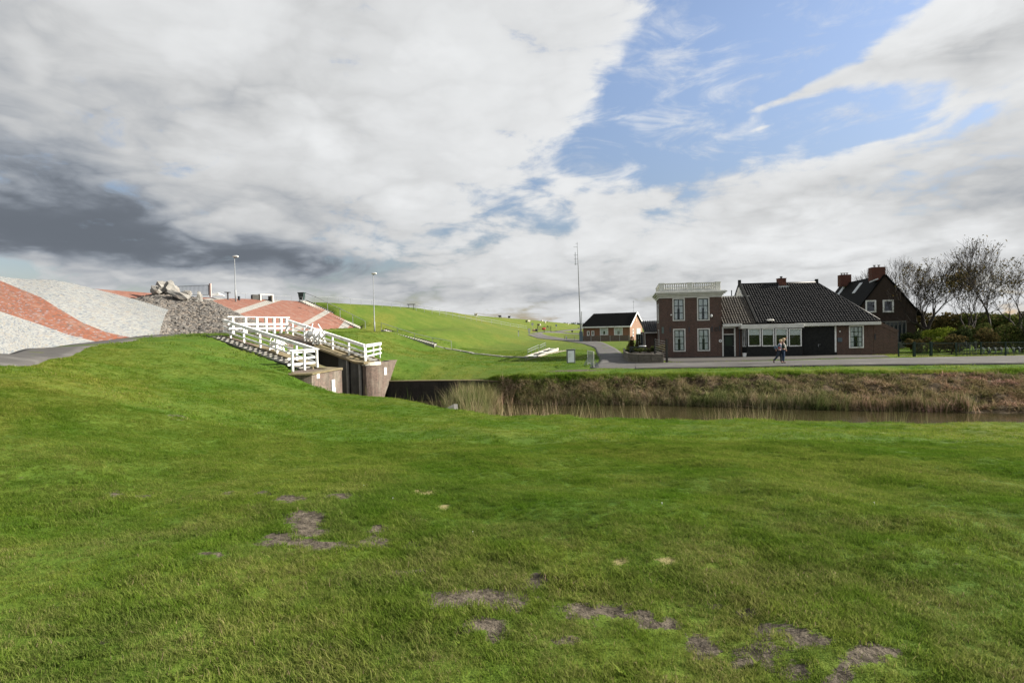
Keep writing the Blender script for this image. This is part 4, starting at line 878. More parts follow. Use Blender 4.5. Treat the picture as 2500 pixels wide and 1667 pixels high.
# tiles of the hip end
mb = MB(); mb.tube([(xg+.1,RY,zR+.08),(xR1,RY,zR+.08)], .12, 10); mb.build('ridge', TILE, hC, smooth=True)
mb = MB(); mb.tube([(xE,-.32,zEv+.08),(xR1,RY,zR+.08)], .09, 10); mb.build('hip_ridge', TILE, hC, smooth=True)
_, zt1 = FH.loc(1780, 722.5, yB); _, zt0 = FH.loc(1780, 728.5, yB)
mb = MB(); mb.box(xB0,xg+.45,yB-.05,yB+.3,zt0-.05,zt1); mb.build('link_fascia', WHITE_OLD, hC)
mb = MB(); mb.box(xB0,xg-.1,yB+.3,9,0,zt0+.1); mb.build('link_back', BRICK, hC)
xx, zz_ = FH.loc(1786, 715, 4); mb = MB(); mb.tube([(xx,4,zt0),(xx,4,zz_+.25)],.05,8); mb.build('vent_pipe', DSTEEL, hC)
xc0, zc0 = FH.loc(1899.5, 681.5, RY-.1); xc1, _ = FH.loc(1917, 681.5, RY-.1)
mb = MB(); mb.box(xc0,xc1,RY-.35,RY+.35,zR-.3,zc0); ch = mb.build('chimney', BRICKC, hC); mb = MB(); mb.box(xc0-.03,xc1+.03,RY-.38,RY+.38,zc0,zc0+.07); mb.build('chimney_cap', BRICKC, ch)
mb = MB(); mb.lathe([(.1,0),(.1,.12),(.16,.14),(.1,.2)], ((xc0+xc1)/2,RY,zc0+.07), 8); mb.build('chimney_pot', DSTEEL, ch); mb = MB(); mb.box(xc0-.12,xc1+.12,RY-.62,RY-.3,zR-.42,zR-.2); mb.build('flashing', LEAD, ch)
# gutters and fascias
x0_, z0_ = FH.loc(1762, 791.5, -.45); x1_, z1_ = FH.loc(1812, 799.5, -.45); mb = MB(); mb.box(xB0,x1_,-.47,-.3,z1_+.1,z0_+.02); mb.build('gutter', WHITE_OLD, hC, bevel=.01)
YBAY = -.75
bxa, bz1 = FH.loc(1811, 793.5, YBAY-.1); bxb, bz0 = FH.loc(1963, 799.5, YBAY-.1)
mb = MB(); mb.box(bxa-.05,bxb,YBAY-.12,0,bz0,bz1+.03); mb.build('bay_fascia', WHITE_OLD, hC, bevel=.012)
x2_, _ = FH.loc(1940, 790, -.45); mb = MB(); mb.box(x2_,xE+.05,-.5,-.3,FH.loc(2040,794.5,-.45)[1],FH.loc(2040,787,-.45)[1]); mb.build('gutter', WHITE_OLD, hC, bevel=.01)
# bay: black boarding, four windows and a side light
bx_a, bz_b = FH.loc(1824, 873, YBAY); bx_b, _ = FH.loc(1960, 873, YBAY); lx = FH.loc(1812, 850, 0)[0]
wz0 = FH.loc(1890, 845.5, YBAY)[1]; wz1 = FH.loc(1890, 801.5, YBAY)[1]
mb = MB(); mb.prism([(lx,0,-.1),(bx_a,YBAY,-.1),(bx_b,YBAY,-.1),(bx_b,0,-.1)], (0,0,wz0+.1)); mb.build('bay_boarding', BLACK, hC)
mb = MB(); mb.box(bx_a,bx_b,YBAY+.03,YBAY+.16,wz1,bz0); 
for p0, p1 in ((1822.5,1826),(1857,1859.5),(1890,1892.6),(1923,1925.6),(1956.5,1960)): a_ = FH.loc(p0,820,YBAY)[0]; b_ = FH.loc(p1,820,YBAY)[0]; mb.box(a_,b_,YBAY,YBAY+.12,wz0,wz1+.05)
mb.build('bay_frame', BLACK, hC)
mb = MB(); mb.box(bx_a+.02,bx_b-.02,-.12,-.1,.5,2.6); mb.build('room_back', mat('dim_room_wall', (.06,.05,.035), (.09,.075,.05), 2, .9), hC)
for p0, p1 in ((1826,1857),(1859.5,1890),(1892.6,1923),(1925.6,1956.8)): window(hC, FH, p0,801.5,p1,845.5, yl=YBAY, cols=1, rows=1, fw=.075, sash=.012, frame_m=WHITE, sash_m=WHITE, curt_top=.36)
for f0, f1 in ((.08,.42),(.52,.9)):
    pa = Vector((lx,0,0)).lerp(Vector((bx_a,YBAY,0)), f0); pb = Vector((lx,0,0)).lerp(Vector((bx_a,YBAY,0)), f1); n_ = Vector((-.8,-.45,0)).normalized()*.03
    mb = MB()
    for (q0, q1, za, zb2) in ((0,1,wz0,wz0+.07),(0,1,wz1-.07,wz1),(0,.18,wz0,wz1),(.82,1,wz0,wz1)):
        a_ = pa.lerp(pb, q0); b_ = pa.lerp(pb, q1); mb.prism([a_+Vector((0,0,za)),b_+Vector((0,0,za)),b_+Vector((0,0,zb2)),a_+Vector((0,0,zb2))], n_)
    w_ = mb.build('side_window', WHITE, hC); mb = MB(); mb.prism([pa+Vector((0,0,wz0)),pb+Vector((0,0,wz0)),pb+Vector((0,0,wz1)),pa+Vector((0,0,wz1))], n_*.2); mb.build('pane', GLASS, w_)
mb = MB(); mb.prism([(lx+.02,-.0,wz0),(bx_a,YBAY+.05,wz0),(bx_a,0,wz0)],(0,0,wz1-wz0+.1)); mb.build('bay_side_panel', BLACK, hC)
# house door with transom
dx0, dz1 = FH.loc(1762.8, 797.5, -.03); dx1, dz0 = FH.loc(1796, 872, -.03); dz0 = FH.loc(1779,872,-.03)[1]; tz = FH.loc(1779, 816, -.03)[1]; fw = .11
mb = MB(); mb.box(dx0,dx0+fw,-.06,.1,dz0,dz1); mb.box(dx1-fw,dx1,-.06,.1,dz0,dz1); mb.box(dx0+fw,dx1-fw,-.06,.1,dz1-.16,dz1); mb.box(dx0+fw,dx1-fw,-.06,.1,tz-.04,tz+.03); mb.box(dx0,dx1,-.08,.1,dz0-.06,dz0); dr = mb.build('door_frame', WHITE_OLD, hC, bevel=.006)
mb = MB(); mb.box(dx0+fw,dx1-fw,.0,.05,dz0,tz-.04); dd = mb.build('door', BLACK, hC); mb = MB(); mb.box(dx0+fw+.15,dx1-fw-.15,-.012,0,dz0+1.0,tz-.2); mb.build('door_pane', GLASS, dd); mb = MB(); mb.tube([(dx1-fw-.08,-.06,dz0+1.0),(dx1-fw-.08,.0,dz0+1.0)],.03,8); mb.build('handle', STEEL, dd)
mb = MB(); mb.box(dx0+fw,dx1-fw,.02,.04,tz+.03,dz1-.16); mb.build('transom_pane', GLASS, hC)
mb = MB(); xp = FH.loc(1805.5, 830, -.05)[0]; mb.tube([(xp,-.1,2.7),(xp,-.1,.05)],.045,8); mb.build('downpipe', DSTEEL, hC)
# garage
gx0 = FH.loc(1960.5,830,-.02)[0]; gx1, gz1 = FH.loc(2037, 796, -.02); mb = MB()
gm = (gx0+gx1)/2; gb = []
for i in range(24):
    a_ = gx0+(gx1-gx0)*i/24; b_ = gx0+(gx1-gx0)*(i+1)/24; mb = MB(); mb.box(a_+.004,b_-.004,-.05,.0,0.05,gz1); mb.build('garage_board', BLACK, hC)
mb = MB(); mb.box(gx0,gx1,0,.015,.02,gz1+.1); mb.build('garage_door', BLACK, hC)
hx, hz = FH.loc(1998,843,-.06); mb = MB(); mb.box(hx-.02,hx+.02,-.09,-.05,hz-.12,hz+.12); mb.beam((hx,-.1,hz+.08),(hx+.16,-.1,hz+.08),.02,.025); mb.build('garage_handle', STEEL, hC)
mb = MB(); mb.box(gx1+.0,gx1+.14,-.08,.02,.28,gz1+.25); mb.build('door_post', WHITE, hC, bevel=.006); mb = MB(); mb.box(gx1-.02,gx1+.17,-.1,.02,0,.28); mb.build('post_foot', BLACK, hC)
mb = MB(); mb.box(gx0-.2,gx1+.14,-.06,.02,gz1,gz1+.3); mb.build('garage_fascia', WHITE_OLD, hC)
window(hC, FH, 2072.5,794.5,2108.5,849.5, cols=3, rows=4, fw=.1, sash=.045, frame_m=WHITE)
facade(hC, xB0, xE-.35, -.3, zEv+.2, .02, .259, BRICK, [h for h in HOLES[hC.name] if h[0] > gx1])
for px, py, w, h, m2, nm in ((2050,809,.1,.1,WHITE,'wall_lamp'),(2050,829.5,.38,.36,mat('blue_grey_plate', (.08,.11,.13), None, 6, .5),'wall_plate'),(2136,822,.05,.5,DSTEEL,'wall_anchor'),(2053,791,.4,.1,DSTEEL,'eaves_lamp')):
    x, z = FH.loc(px, py, 0); mb = MB(); mb.box(x-w/2,x+w/2,-.07,0.012,z-h/2,z+h/2); mb.build(nm, m2, hC)
x, z = FH.loc(1880, 785, -.2); mb = MB(); mb.rock((x,-.25,zroof(-.1)+.12),(.32,.25,.09),5,2,amp=.05); mb.build('roof_dome_light', WHITE_OLD, hC)
mb = MB(); xx = FH.loc(1816,873,-1)[0]; mb.lathe([(.14,0),(.17,.28),(.19,.29),(.19,.32),(.16,.32)],(0,0,0),14); bk = mb.build('bucket', WHITE); bk.location = FH.o+FH.ex*xx+FH.ey*-1.2+Vector((0,0,.055)); tag(bk, 'small white bucket on the paving left of the bay window', 'bucket')

# ------------------------------------------------------------------ house behind, with two chimneys
FD = Frame(37.3, 61.5, -14)
hD = empty('gabled_house', FD.o, FD.a, 'tall dark brick house with a steep gable and two chimneys behind the tiled house', 'house')
dxr, dzr = FD.loc(2239, 757); dxl = -.3; dxa, dza = FD.loc(2160, 672); dW, _ = FD.loc(2236, 800)
DL = 14.0; zl = dzr
mb = MB(); mb.prism([(0,0,-.3),(dW,0,-.3),(dW,0,dzr),(dxa,0,dza),(0,0,dzr)], (0,DL,0)); mb.build('wall', BRICK2, hD)
def slab(a, b_, c, d_, th, name, m2, par):
    mb = MB(); n_ = (Vector(b_)-Vector(a)).cross(Vector(d_)-Vector(a)).normalized(); n_ = n_ if n_.z > 0 else -n_; mb.prism([a, b_, c, d_], n_*th); return mb.build(name, m2, par)
kk = (dza-dzr)/(dxa-0); lft = -.55
slab((lft,-.15,dzr+lft*kk),(dxa,-.15,dza),(dxa,DL+.15,dza),(lft,DL+.15,dzr+lft*kk),.14,'roof',FLATTILE,hD)
kr = (dza-dzr)/(dW-dxa); slab((dxa,-.15,dza),(dW+.45,-.15,dzr-.45*kr),(dW+.45,DL+.15,dzr-.45*kr),(dxa,DL+.15,dza),.14,'roof',FLATTILE,hD)
def chim(px0, px1, py1, yl, par, fr, dep=1.1, pots=2):
    x0, z1 = fr.loc(px0, py1, yl); x1, _ = fr.loc(px1, py1, yl); mb = MB(); mb.box(x0,x1,yl,yl+dep,z1-1.45,z1); c = mb.build('chimney', BRICKC, par)
    for k in range(pots): mb = MB(); mb.lathe([(.1,0),(.1,.2),(.17,.22),(.17,.27)], (x0+(x1-x0)*(k+1)/(pots+1)-.0,yl+dep/2,z1), 8); mb.build('chimney_pot', LEAD, c)
    return c, x0, x1
chim(2128.5,2161.5,652.5,.02,hD,FD); chim(2051.5,2078.5,671,10.8,hD,FD,pots=3)
mb = MB(); x, z = FD.loc(2131,683,.0); mb.beam((x-.35,-.02,z-.25),(x+.5,-.02,z+.1),.12,.06,up=(0,1,0)); mb.build('flashing', LEAD, hD)
for c in ((2113,733,2139,763.2),(2155.5,732,2182,762.5)): window(hD, FD, *c, yl=-.125, cols=1, rows=1, fw=.1, sash=.05, frame_m=WHITE, sash_m=WHITE, curtain=False)
for (p0, y0p, p1, y1p) in ((2047,717,2062,704),(2085,711,2103,697)):
    # roof window on the left slope
    best = None
    for px, py in ((p0, y0p), (p1, y1p)):
        d = ray(px, py); lo_n = Vector((-kk, 0, 1)).normalized(); nW = FD.ex*lo_n.x + Vector((0,0,lo_n.z)); p0w = FD.o+FD.ex*dxa+Vector((0,0,dza+.16)); k = (p0w-EYE).dot(nW)/d.dot(nW); q = EYE+d*k-FD.o; best = (best or []) + [(q.dot(FD.ex), q.dot(FD.ey))]
    (xa, ya), (xb, yb) = best; ym = (ya+yb)/2; xm = (xa+xb)/2; zf = lambda x: dza+(x-dxa)*kk+.17
    slab((xm-.42,ym-.5,zf(xm-.42)),(xm+.42,ym-.5,zf(xm+.42)),(xm+.42,ym+.5,zf(xm+.42)),(xm-.42,ym+.5,zf(xm-.42)),.08,'roof_window',LEAD,hD)
    slab((xm-.34,ym-.4,zf(xm-.34)+.07),(xm+.34,ym-.4,zf(xm+.34)+.07),(xm+.34,ym+.4,zf(xm+.34)+.07),(xm-.34,ym+.4,zf(xm-.34)+.07),.03,'roof_window_pane',GLASS,hD)
x0, z1 = FD.loc(2163,787,-1.2); x1, _ = FD.loc(2212,787,-1.2); mb = MB()
mb.box(x0,x1,-1.2,-.01,0,.7); 
for k in range(6): x = x0+(x1-x0)*k/5; mb.box(x-.04,x+.04,-1.2,-1.1,.7,z1)
mb.box(x0,x1,-1.25,-.01,z1,z1+.12); cv_ = mb.build('conservatory', mat('grey_painted_wood', (.16,.16,.15), (.12,.12,.11), 5, .8), hD); mb = MB(); mb.box(x0,x1,-1.15,-1.14,.7,z1); mb.build('pane', GLASS, cv_)

# ------------------------------------------------------------------ orange-brick bungalow and the tiled link behind the planter
FE = Frame(15.2, 121.3, -31.5)
hE = empty('bungalow', FE.o, FE.a, 'small orange-brick bungalow with black roof and white eaves beyond the bend of the road', 'house')
EL, ED = 10.4, 7.6; ez = 3.0; er = 5.75
mb = MB(); mb.prism([(EL,0,-.3),(EL,0,ez),(EL,ED/2,er-.1),(EL,ED,ez),(EL,ED,-.3)], (-.3,0,0)); mb.build('gable', BRICK3, hE)
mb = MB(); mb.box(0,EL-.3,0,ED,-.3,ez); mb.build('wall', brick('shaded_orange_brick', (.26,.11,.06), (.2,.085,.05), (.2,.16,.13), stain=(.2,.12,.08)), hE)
slab((-.4,-.45,ez-.1),(EL+.3,-.45,ez-.1),(EL+.3,ED/2,er),(.9,ED/2,er),.12,'roof',FLATTILE,hE); slab((-.4,ED+.45,ez-.1),(EL+.3,ED+.45,ez-.1),(EL+.3,ED/2,er),(.9,ED/2,er),.12,'roof',FLATTILE,hE)
mb = MB(); mb.add([(-.4,-.45,ez),(.9,ED/2,er+.1),(-.4,ED+.45,ez)],[(0,2,1)]); mb.build('roof_hip', FLATTILE, hE)
mb = MB(); mb.box(-.42,EL+.34,-.62,-.45,ez-.22,ez+.03); mb.build('gutter', WHITE, hE)
for y0, y1 in ((-.5,ED/2),(ED+.5,ED/2)): mb = MB(); mb.beam((EL+.32,y0,ez-.1),(EL+.32,y1,er+.08),.3,.08,up=(1,0,0)); mb.build('barge_board', WHITE, hE)
def xE_(px): return FE.loc(px, 810, 0)[0]
for p0, y0, p1, y1, c_ in ((1433,808,1439,819.5,1),(1444,807.5,1450.5,819.5,1),(1464.5,800.5,1484.5,818,3),(1499,800,1520,818,2)):
    window(hE, FE, p0,y0,p1,y1, yl=-.125, cols=c_, rows=1, fw=.09, sash=.06, frame_m=WHITE, sash_m=WHITE, curtain=c_ > 1)
mb = MB()
for (ya, yb, za, zb2, m2, nm) in ((1.5,2.1,.9,2.35,WHITE,'window'),(3.9,6.4,0,2.5,mat('pale_green_door', (.30,.36,.33), None, 4, .6),'garage_door')):
    mb = MB(); mb.box(EL,EL+.05,ya,yb,za,zb2); o = mb.build(nm, m2, hE)
    if nm == 'window':
        for k in (0, 1): mb = MB(); mb.box(EL+.05,EL+.056,ya+.1,yb-.1,za+.12+k*.7,za+.66+k*.7); mb.build('pane', GLASS, o)
mb = MB(); mb.tube([(EL-.5,ED/2,er),(EL-.5,ED/2,er+2.6)],.03,6); mb.tube([(EL-.7,ED/2,er+2.3),(EL-.3,ED/2,er+2.3)],.02,5); mb.build('roof_antenna', STEEL, hE)
mb = MB(); mb.box(EL+.0,EL+.05,ED/2-.3,ED/2+.3,3.9,4.5); mb.build('gable_emblem', mat('sand_emblem', (.38,.24,.15), None, 6, .8), hE)
# concrete plank fence in front
pf = empty('concrete_fence', at(1418,834.5,117), 0, 'low brown concrete plank fence in front of the bungalow', 'fence'); o3 = Vector(pf.location)
pts = [at(1418+ (1533-1418)*k/5, 834.5, 117-5.2*k/5) for k in range(6)]
for q in pts: q.z = 0
for i, q in enumerate(pts): mb = MB(); mb.box(-.07,.07,-.07,.07,-.3,1.25); o = mb.build('post', CONC, pf); o.location = q-o3+Vector((0,-1.2,0))
PB = mat('brown_concrete_plank', (.13,.105,.085), (.1,.08,.065), 4, .9)
for a_, b_ in zip(pts[:-1], pts[1:]):
    for k in range(4): mb = MB(); mb.beam(a_-o3+Vector((0,-1.2,.15+.3*k)), b_-o3+Vector((0,-1.2,.15+.3*k)), .05,.285); mb.build('plank', PB, pf)
# annex behind the planter
FX = Frame(13.4, 58.2, -6)
ax0, az1 = FX.loc(1575, 785.5, 2.6); ax1, _ = FX.loc(1612, 785, 0); _, aze = FX.loc(1590, 811, 0)
hX = empty('brick_annex', FX.o, FX.a, 'low dark brick annex with black tiles between the bungalow and the two-storey house', 'annex')
ax0 = FX.loc(1575, 812, 0)[0]
mb = MB(); mb.box(ax0,ax1+1,0,4,-.3,aze); mb.build('wall', BRICK, hX)
slx = (az1-aze)/2.9; mb = MB(); mb.prism([(ax0-.1,-.3,aze),(ax1+1,-.3,aze),(ax1+1,2.6,az1),(ax0-.1,2.6,az1)],(0,0,-.08)); mb.build('roof', TILE, hX)
tiles('pantiles', lambda y: ax0-.1, lambda y: ax1+.9, -.34, 2.6, slx, lambda y: aze+(y+.3)*slx, hX)
mb = MB(); mb.box(ax0-.12,ax1+1,-.45,-.31,aze-.1,aze+.02); mb.build('gutter', WHITE_OLD, hX); mb = MB(); mb.box(ax0-.06,ax0+.02,-.06,.02,0,aze); mb.build('corner_board', WHITE_OLD, hX)
cx0, cz = FX.loc(1553,817,1.0); cx1 = ax0-.1; mb = MB()
for k in range(4): x = cx0+(cx1-cx0)*k/3; mb.box(x-.03,x+.03,.97,1.05,0,cz)
mb.box(cx0,cx1,.97,1.05,cz,cz+.08); mb.box(cx0,cx1,.97,1.05,0,.5); gsh = mb.build('glass_porch', mat('pale_frame', (.3,.33,.31), None, 5, .6), hX); mb = MB(); mb.box(cx0,cx1,1.0,1.02,.5,cz); mb.build('pane', GLASS, gsh)
# ------------------------------------------------------------------ things on and below the dike
def onG(px, py, **k): p = G(px, py, **k); return p
def dstairs(name, P0, P1, n, w, label, side=(0,1,0)):
    P0, P1 = Vector(P0), Vector(P1); r = empty(name, P0, 0, label, 'stairs'); d = P1-P0; dh = Vector((d.x, d.y, 0)); e = dh.normalized(); L = dh.length; sd = Vector((-e.y, e.x, 0))
    if sd.dot(Vector((0,-1,0))) < 0: sd = -sd
    for i in range(n):
        a = d*(i/n); b_ = d*((i+1)/n); z = max(a.z, b_.z)+.12
        mb = MB(); q = [Vector((a.x,a.y,z)), Vector((b_.x,b_.y,z))*1.0]; q[1] = Vector((a.x+(b_.x-a.x)*1.05, a.y+(b_.y-a.y)*1.05, z))
        mb.prism([q[0]+sd*w/2, q[1]+sd*w/2, q[1]-sd*w/2, q[0]-sd*w/2], (0,0,-.42)); mb.build('step', CONC, r)
    for s_ in (1, -1):
        zo = -.30 if s_ > 0 else .12; mb = MB(); mb.beam(sd*s_*(w/2+.12)+Vector((0,0,zo)), d+sd*s_*(w/2+.12)+Vector((0,0,zo)), .2, .34); mb.build('stringer', DCONC if s_ < 0 else DCONC, r)
    return r, e, sd
def handrail(name, pts, label, h=1.0, m2=None, n_sub=1, mid=False, grp=None, rad=.03, cat='handrail'):
    m2 = m2 or STEEL; pts = [Vector(p) for p in pts]; r = empty(name, pts[0], 0, label, cat, grp); o3 = pts[0]
    for p in pts: mb = MB(); mb.tube([p-o3-Vector((0,0,.15)), p-o3+Vector((0,0,h))], rad, 6); mb.build('post', m2, r)
    for k, hh in enumerate([h]+([h*.5] if mid else [])):
        mb = MB(); mb.tube([p-o3+Vector((0,0,hh)) for p in pts], rad*1.05, 6); mb.build('rail', m2, r)
    return r
sP0 = at(738,737,73.6); sP1 = at(893,808.5,71.6)
dstairs('dike_stairs', sP0, sP1, 34, 1.5, 'long flight of concrete steps up the dike between the red paving and the grass')
hr = [at(738+(888-738)*f, (738+(806-738)*f)+0, 73.0-1.9*f) for f in (0,.17,.36,.56,.775,1)]
hr = [at(px, py, Y) for px, py, Y in ((746,737,72.6),(770,745.5,72.2),(800,760.5,71.9),(830.5,775,71.5),(861.5,790.5,71.2),(892,806,70.9))]
handrail('handrail', hr, 'thin grey handrail beside the upper dike stairs above the red paving', h=1.12)
s2a = at(935,807.5,70); s2b = at(1063,843.5,69.5)
dstairs('dike_stairs', s2a, s2b, 22, 1.3, 'lower flight of steps sunk in the grass slope right of the lamp post')
handrail('handrail', [at(px, py, 69.9) for px, py in ((931,810.5),(971,823),(1012,836),(1056,846.5),(1102,854.5))], 'thin grey handrail beside the lower steps in the grass slope', h=1.1)
# narrow concrete gutter that continues across the grass
gp = [G(1063,845), G(1105,854), G(1150,862), G(1185,867), G(1230,872), G(1290,874)]
gr_ = empty('ground_gutter', gp[0], 0, 'narrow concrete gutter running through the grass from the steps to the white footbridge', 'gutter')
for a_, b_ in zip(gp[:-1], gp[1:]):
    n = max(2, int((b_-a_).length/1.4))
    for k in range(n):
        p, q = a_.lerp(b_, k/n), a_.lerp(b_, (k+.94)/n); p.z = hgt(p.x,p.y,False)+.06; q.z = hgt(q.x,q.y,False)+.06
        mb = MB(); mb.beam(p-gp[0], q-gp[0], .3, .12); mb.build('kerb_stone', CONC, gr_)

def lamp(px, py, Y, ytop, label, side=1):
    b_ = at(px, py, Y); zt = at(px-1, ytop, Y).z; H = zt-b_.z; r = empty('street_lamp', b_, 0, label, 'street lamp', 'slim grey lamp posts at the dike')
    mb = MB(); mb.tube([(0,0,-.5),(0,0,1.1),(0,0,1.12),(0,0,H)], [.085,.085,.06,.04], 10); mb.build('pole', STEEL, r, smooth=True)
    mb = MB(); mb.tube([(-.02,0,H-.05),(.16*side,0,H+.12)], .035, 8); mb.build('arm', STEEL, r)
    mb = MB(); 
    vs_ = [(-.22,.12,.16),(-.2,.0,.32),(.1,.0,.34),(.45,0,.24),(.5,0,.16),(.4,.12,.08),(0,.14,.04)]
    mb.rock((.12*side,0,H+.16),(.34,.15,.13),2.2,2,amp=.03); mb.build('lamp_head', mat('lamp_housing', (.6,.61,.6), (.5,.5,.5), 5, .4), r, smooth=True)
    mb = MB(); mb.rock((.12*side,0,H+.08),(.25,.11,.07),1,1,amp=.02); mb.build('lamp_glass', GLASS, r, smooth=True); return r
lamp(575.5,731,62.5,630,'slim lamp post on the crest behind the red paving, farther from the stairs')
lamp(914.5,807,70.3,671,'slim lamp post at the foot of the upper dike stairs, standing in the grass')
# litter bin
b_ = at(737,734.5,73.4); r = empty('litter_bin', b_, 0, 'dark tapered litter bin on a frame at the top of the dike stairs', 'bin')
mb = MB(); mb.prism([(-.28,-.28,.15),(.28,-.28,.15),(.28,.28,.15),(-.28,.28,.15)],(0,0,.01)); 
vs = [(-.27,-.27,.12),(.27,-.27,.12),(.27,.27,.12),(-.27,.27,.12),(-.36,-.36,.98),(.36,-.36,.98),(.36,.36,.98),(-.36,.36,.98)]
mb = MB(); mb.add(vs, [(3,2,1,0),(4,5,6,7),(0,1,5,4),(1,2,6,5),(2,3,7,6),(3,0,4,7)]); mb.build('container', mat('dark_green_plastic', (.03,.05,.05), (.02,.035,.035), 6, .5), r, bevel=.02)
mb = MB(); mb.box(-.43,.43,-.43,.43,.98,1.08); mb.build('lid', MATS['dark_green_plastic'], r, bevel=.03)
mb = MB()
for x in (-.2,.2): mb.box(x-.03,x+.03,-.4,-.34,-.1,.5)
mb.box(-.25,.25,-.4,-.34,.45,.5); mb.build('bracket', STEEL, r)
# concrete frame on the crest
c0 = at(617,733.5,66.5); c1 = at(668,736,68.3); d = c1-c0; L = d.length; a_ = math.atan2(d.y, d.x)
r = empty('concrete_portal', c0, a_, 'low pale concrete frame standing open on the dike crest behind the red paving', 'concrete frame'); H = .78
x1 = L*.34
PC = mat('pale_precast_concrete', (.55,.54,.49), (.46,.45,.41), 4, .85)
mb = MB(); mb.box(x1,L,-.1,.55,H-.13,H); mb.build('top_beam', PC, r, bevel=.01)
for x in (x1, L-.15): mb = MB(); mb.box(x,x+.15,-.1,.55,-.2,H-.13); mb.build('upright', PC, r)
mb = MB(); mb.box(0,x1-.02,.0,.5,.1,H-.1); mb.build('grey_panel', DCONC, r); mb = MB(); mb.box(L*.82,L-.15,.3,.48,0,H-.2); mb.build('inner_box', DCONC, r)
# small table-like post and stub posts
def smallpost(px, py, Y, h, label, name='post', top=None, m2=None, w=.08):
    p = at(px, py, Y); r = empty(name, p, 0, label, 'post'); mb = MB(); mb.box(-w/2,w/2,-w/2,w/2,-.2,h); mb.build('shaft', m2 or STEEL, r)
    if top: mb = MB(); mb.box(-top/2,top/2,-.25,.25,h,h+.07); mb.build('plate', DSTEEL, r)
    return r
smallpost(556.5,728.5,62.5,.62,'short post with a dark flat plate left of the far lamp post', top=.5, name='plate_post', w=.14)
smallpost(583.5,728.5,64,.25,'stubby dark post just right of the far lamp post', m2=DSTEEL, name='stub_post', w=.2)
# gate of vertical bars on the crest behind the boulders
g0 = at(433,724,57.6); g1 = at(510.5,722.5,59.5); d = g1-g0; r = empty('bar_gate', g0, 0, 'dark grey barred railing gate on the dike crest behind the boulders', 'gate'); H0, H1 = 1.02, 1.12
n = 24
for i in range(n+1):
    f = i/n; p = d*f; mb = MB(); mb.beam(p+Vector((0,0,.12)), p+Vector((0,0,H0+(H1-H0)*f)), .022 if i not in (0, n) else .09, .022 if i not in (0, n) else .09, up=(0,1,0)); mb.build('bar' if i not in (0, n) else 'end_post', DSTEEL, r)
mb = MB(); mb.beam(Vector((0,0,H0)), d+Vector((0,0,H1)), .06,.06); mb.beam(Vector((0,0,.12)), d+Vector((0,0,.12)), .05,.05); mb.build('rail', DSTEEL, r)
mb = MB(); mb.box(-.09,.09,-.09,.09,-.1,1.3); o = mb.build('stone_post', mat('pinkish_stone_post', (.42,.33,.30), (.33,.27,.25), 5, .8), r); o.location = d+Vector((.15,0,0))
mb = MB(); mb.prism([(0,0,0),(1.6,0,0),(.9,.2,.32),(.2,.2,.26)], (0,.5,0)); o = mb.build('white_plinth', WHITE); o.location = at(508,722.5,60.3); tag(o, 'low white wedge-shaped plinth beside the end post of the barred gate', 'plinth')
# thin railing along the crest
cr = [(520,724,61,716),(600,727.5,65,717),(640,731,68,720),(675,733,69.5,722),(712,733.5,72,723)]
handrail('crest_railing', [at(x, y, Y) for x, y, Y, _ in cr], 'thin wire railing along the crest between the barred gate and the litter bin', h=.52, rad=.018, cat='railing')
c2 = [(765,738.5),(800,738.8),(828,740.3),(856,742.3),(882,744),(908,745.5),(933,748.5),(956,750.5),(978,752.5)]
def crestp(px, py): return G(px, py+1.5)
handrail('crest_railing', [crestp(*q) for q in c2], 'grey pipe railing along the crest of the grass dike left of the dark plate', h=.85, rad=.022, cat='railing')
c3 = [(1016,757),(1036,760.5),(1055,764.5),(1073,768),(1089,771),(1105,774),(1121,777),(1136,779.5),(1150,782),(1163,784),(1176,786.5),(1200,790),(1224,794),(1246,798),(1266,801),(1286,803.5)]
handrail('slope_railing', [crestp(*q) for q in c3], 'grey railing running obliquely down the dike slope towards the distant gate', h=1.05, rad=.028, mid=True, cat='railing')
p = crestp(1004, 753); r = empty('plate_table', p, 0, 'dark flat orientation plate on posts at the dike crest', 'plate'); mb = MB(); mb.box(-.65,.65,-.3,.3,.72,.82); mb.build('plate', DSTEEL, r)
for x in (-.4,.4): mb = MB(); mb.tube([(x,0,-.1),(x,0,.72)],.04,6); mb.build('leg', DSTEEL, r)
# manhole-like dark slot in the red paving
# white marker post, signs, gate and blocks at the far bend
def sign(px, py, ytop, label, kind='round', face=.8, Yd=None, m2=PALE):
    p = G(px, py); Y = p.y; H = at(px, ytop, Y).z-p.z; r = empty('road_sign', p, 0, label, 'sign'); mb = MB(); mb.tube([(0,0,-.3),(0,0,H)],.05,6); mb.build('pole', STEEL, r)
    mb = MB(); w = face
    if kind == 'round': mb.tube([(0,-.08,H-w/2),(0,-.05,H-w/2)], w/2, 16)
    else: mb.box(-w/2,w/2,-.09,-.05,H-w*1.1,H)
    mb.build('sign_face', m2, r); return r
p = G(1266,821); r = empty('marker_post', p, 0, 'short white marker post alone in the grass below the dike railing', 'post'); Hm = at(1266,806.5,p.y).z-p.z; w = .0023*p.y*.5
mb = MB(); mb.box(-w*.7,w*.7,-w*.7,w*.7,-.2,Hm); mb.build('shaft', WHITE, r); mb = MB(); mb.box(-w*.75,w*.75,-w*.75,w*.75,Hm-.25,Hm-.1); mb.build('band', DSTEEL, r)
sign(1300,803,787.5,'round grey sign face by the distant gate left of the road', 'round', .95)
sign(1358,804.5,792,'small bluish sign right of the distant gate', 'square', .75, m2=mat('pale_blue_sign', (.3,.36,.42), None, 5, .6))
sign(1337,803,795,'small dark sign just behind the distant gate', 'round', .6, m2=DSTEEL)
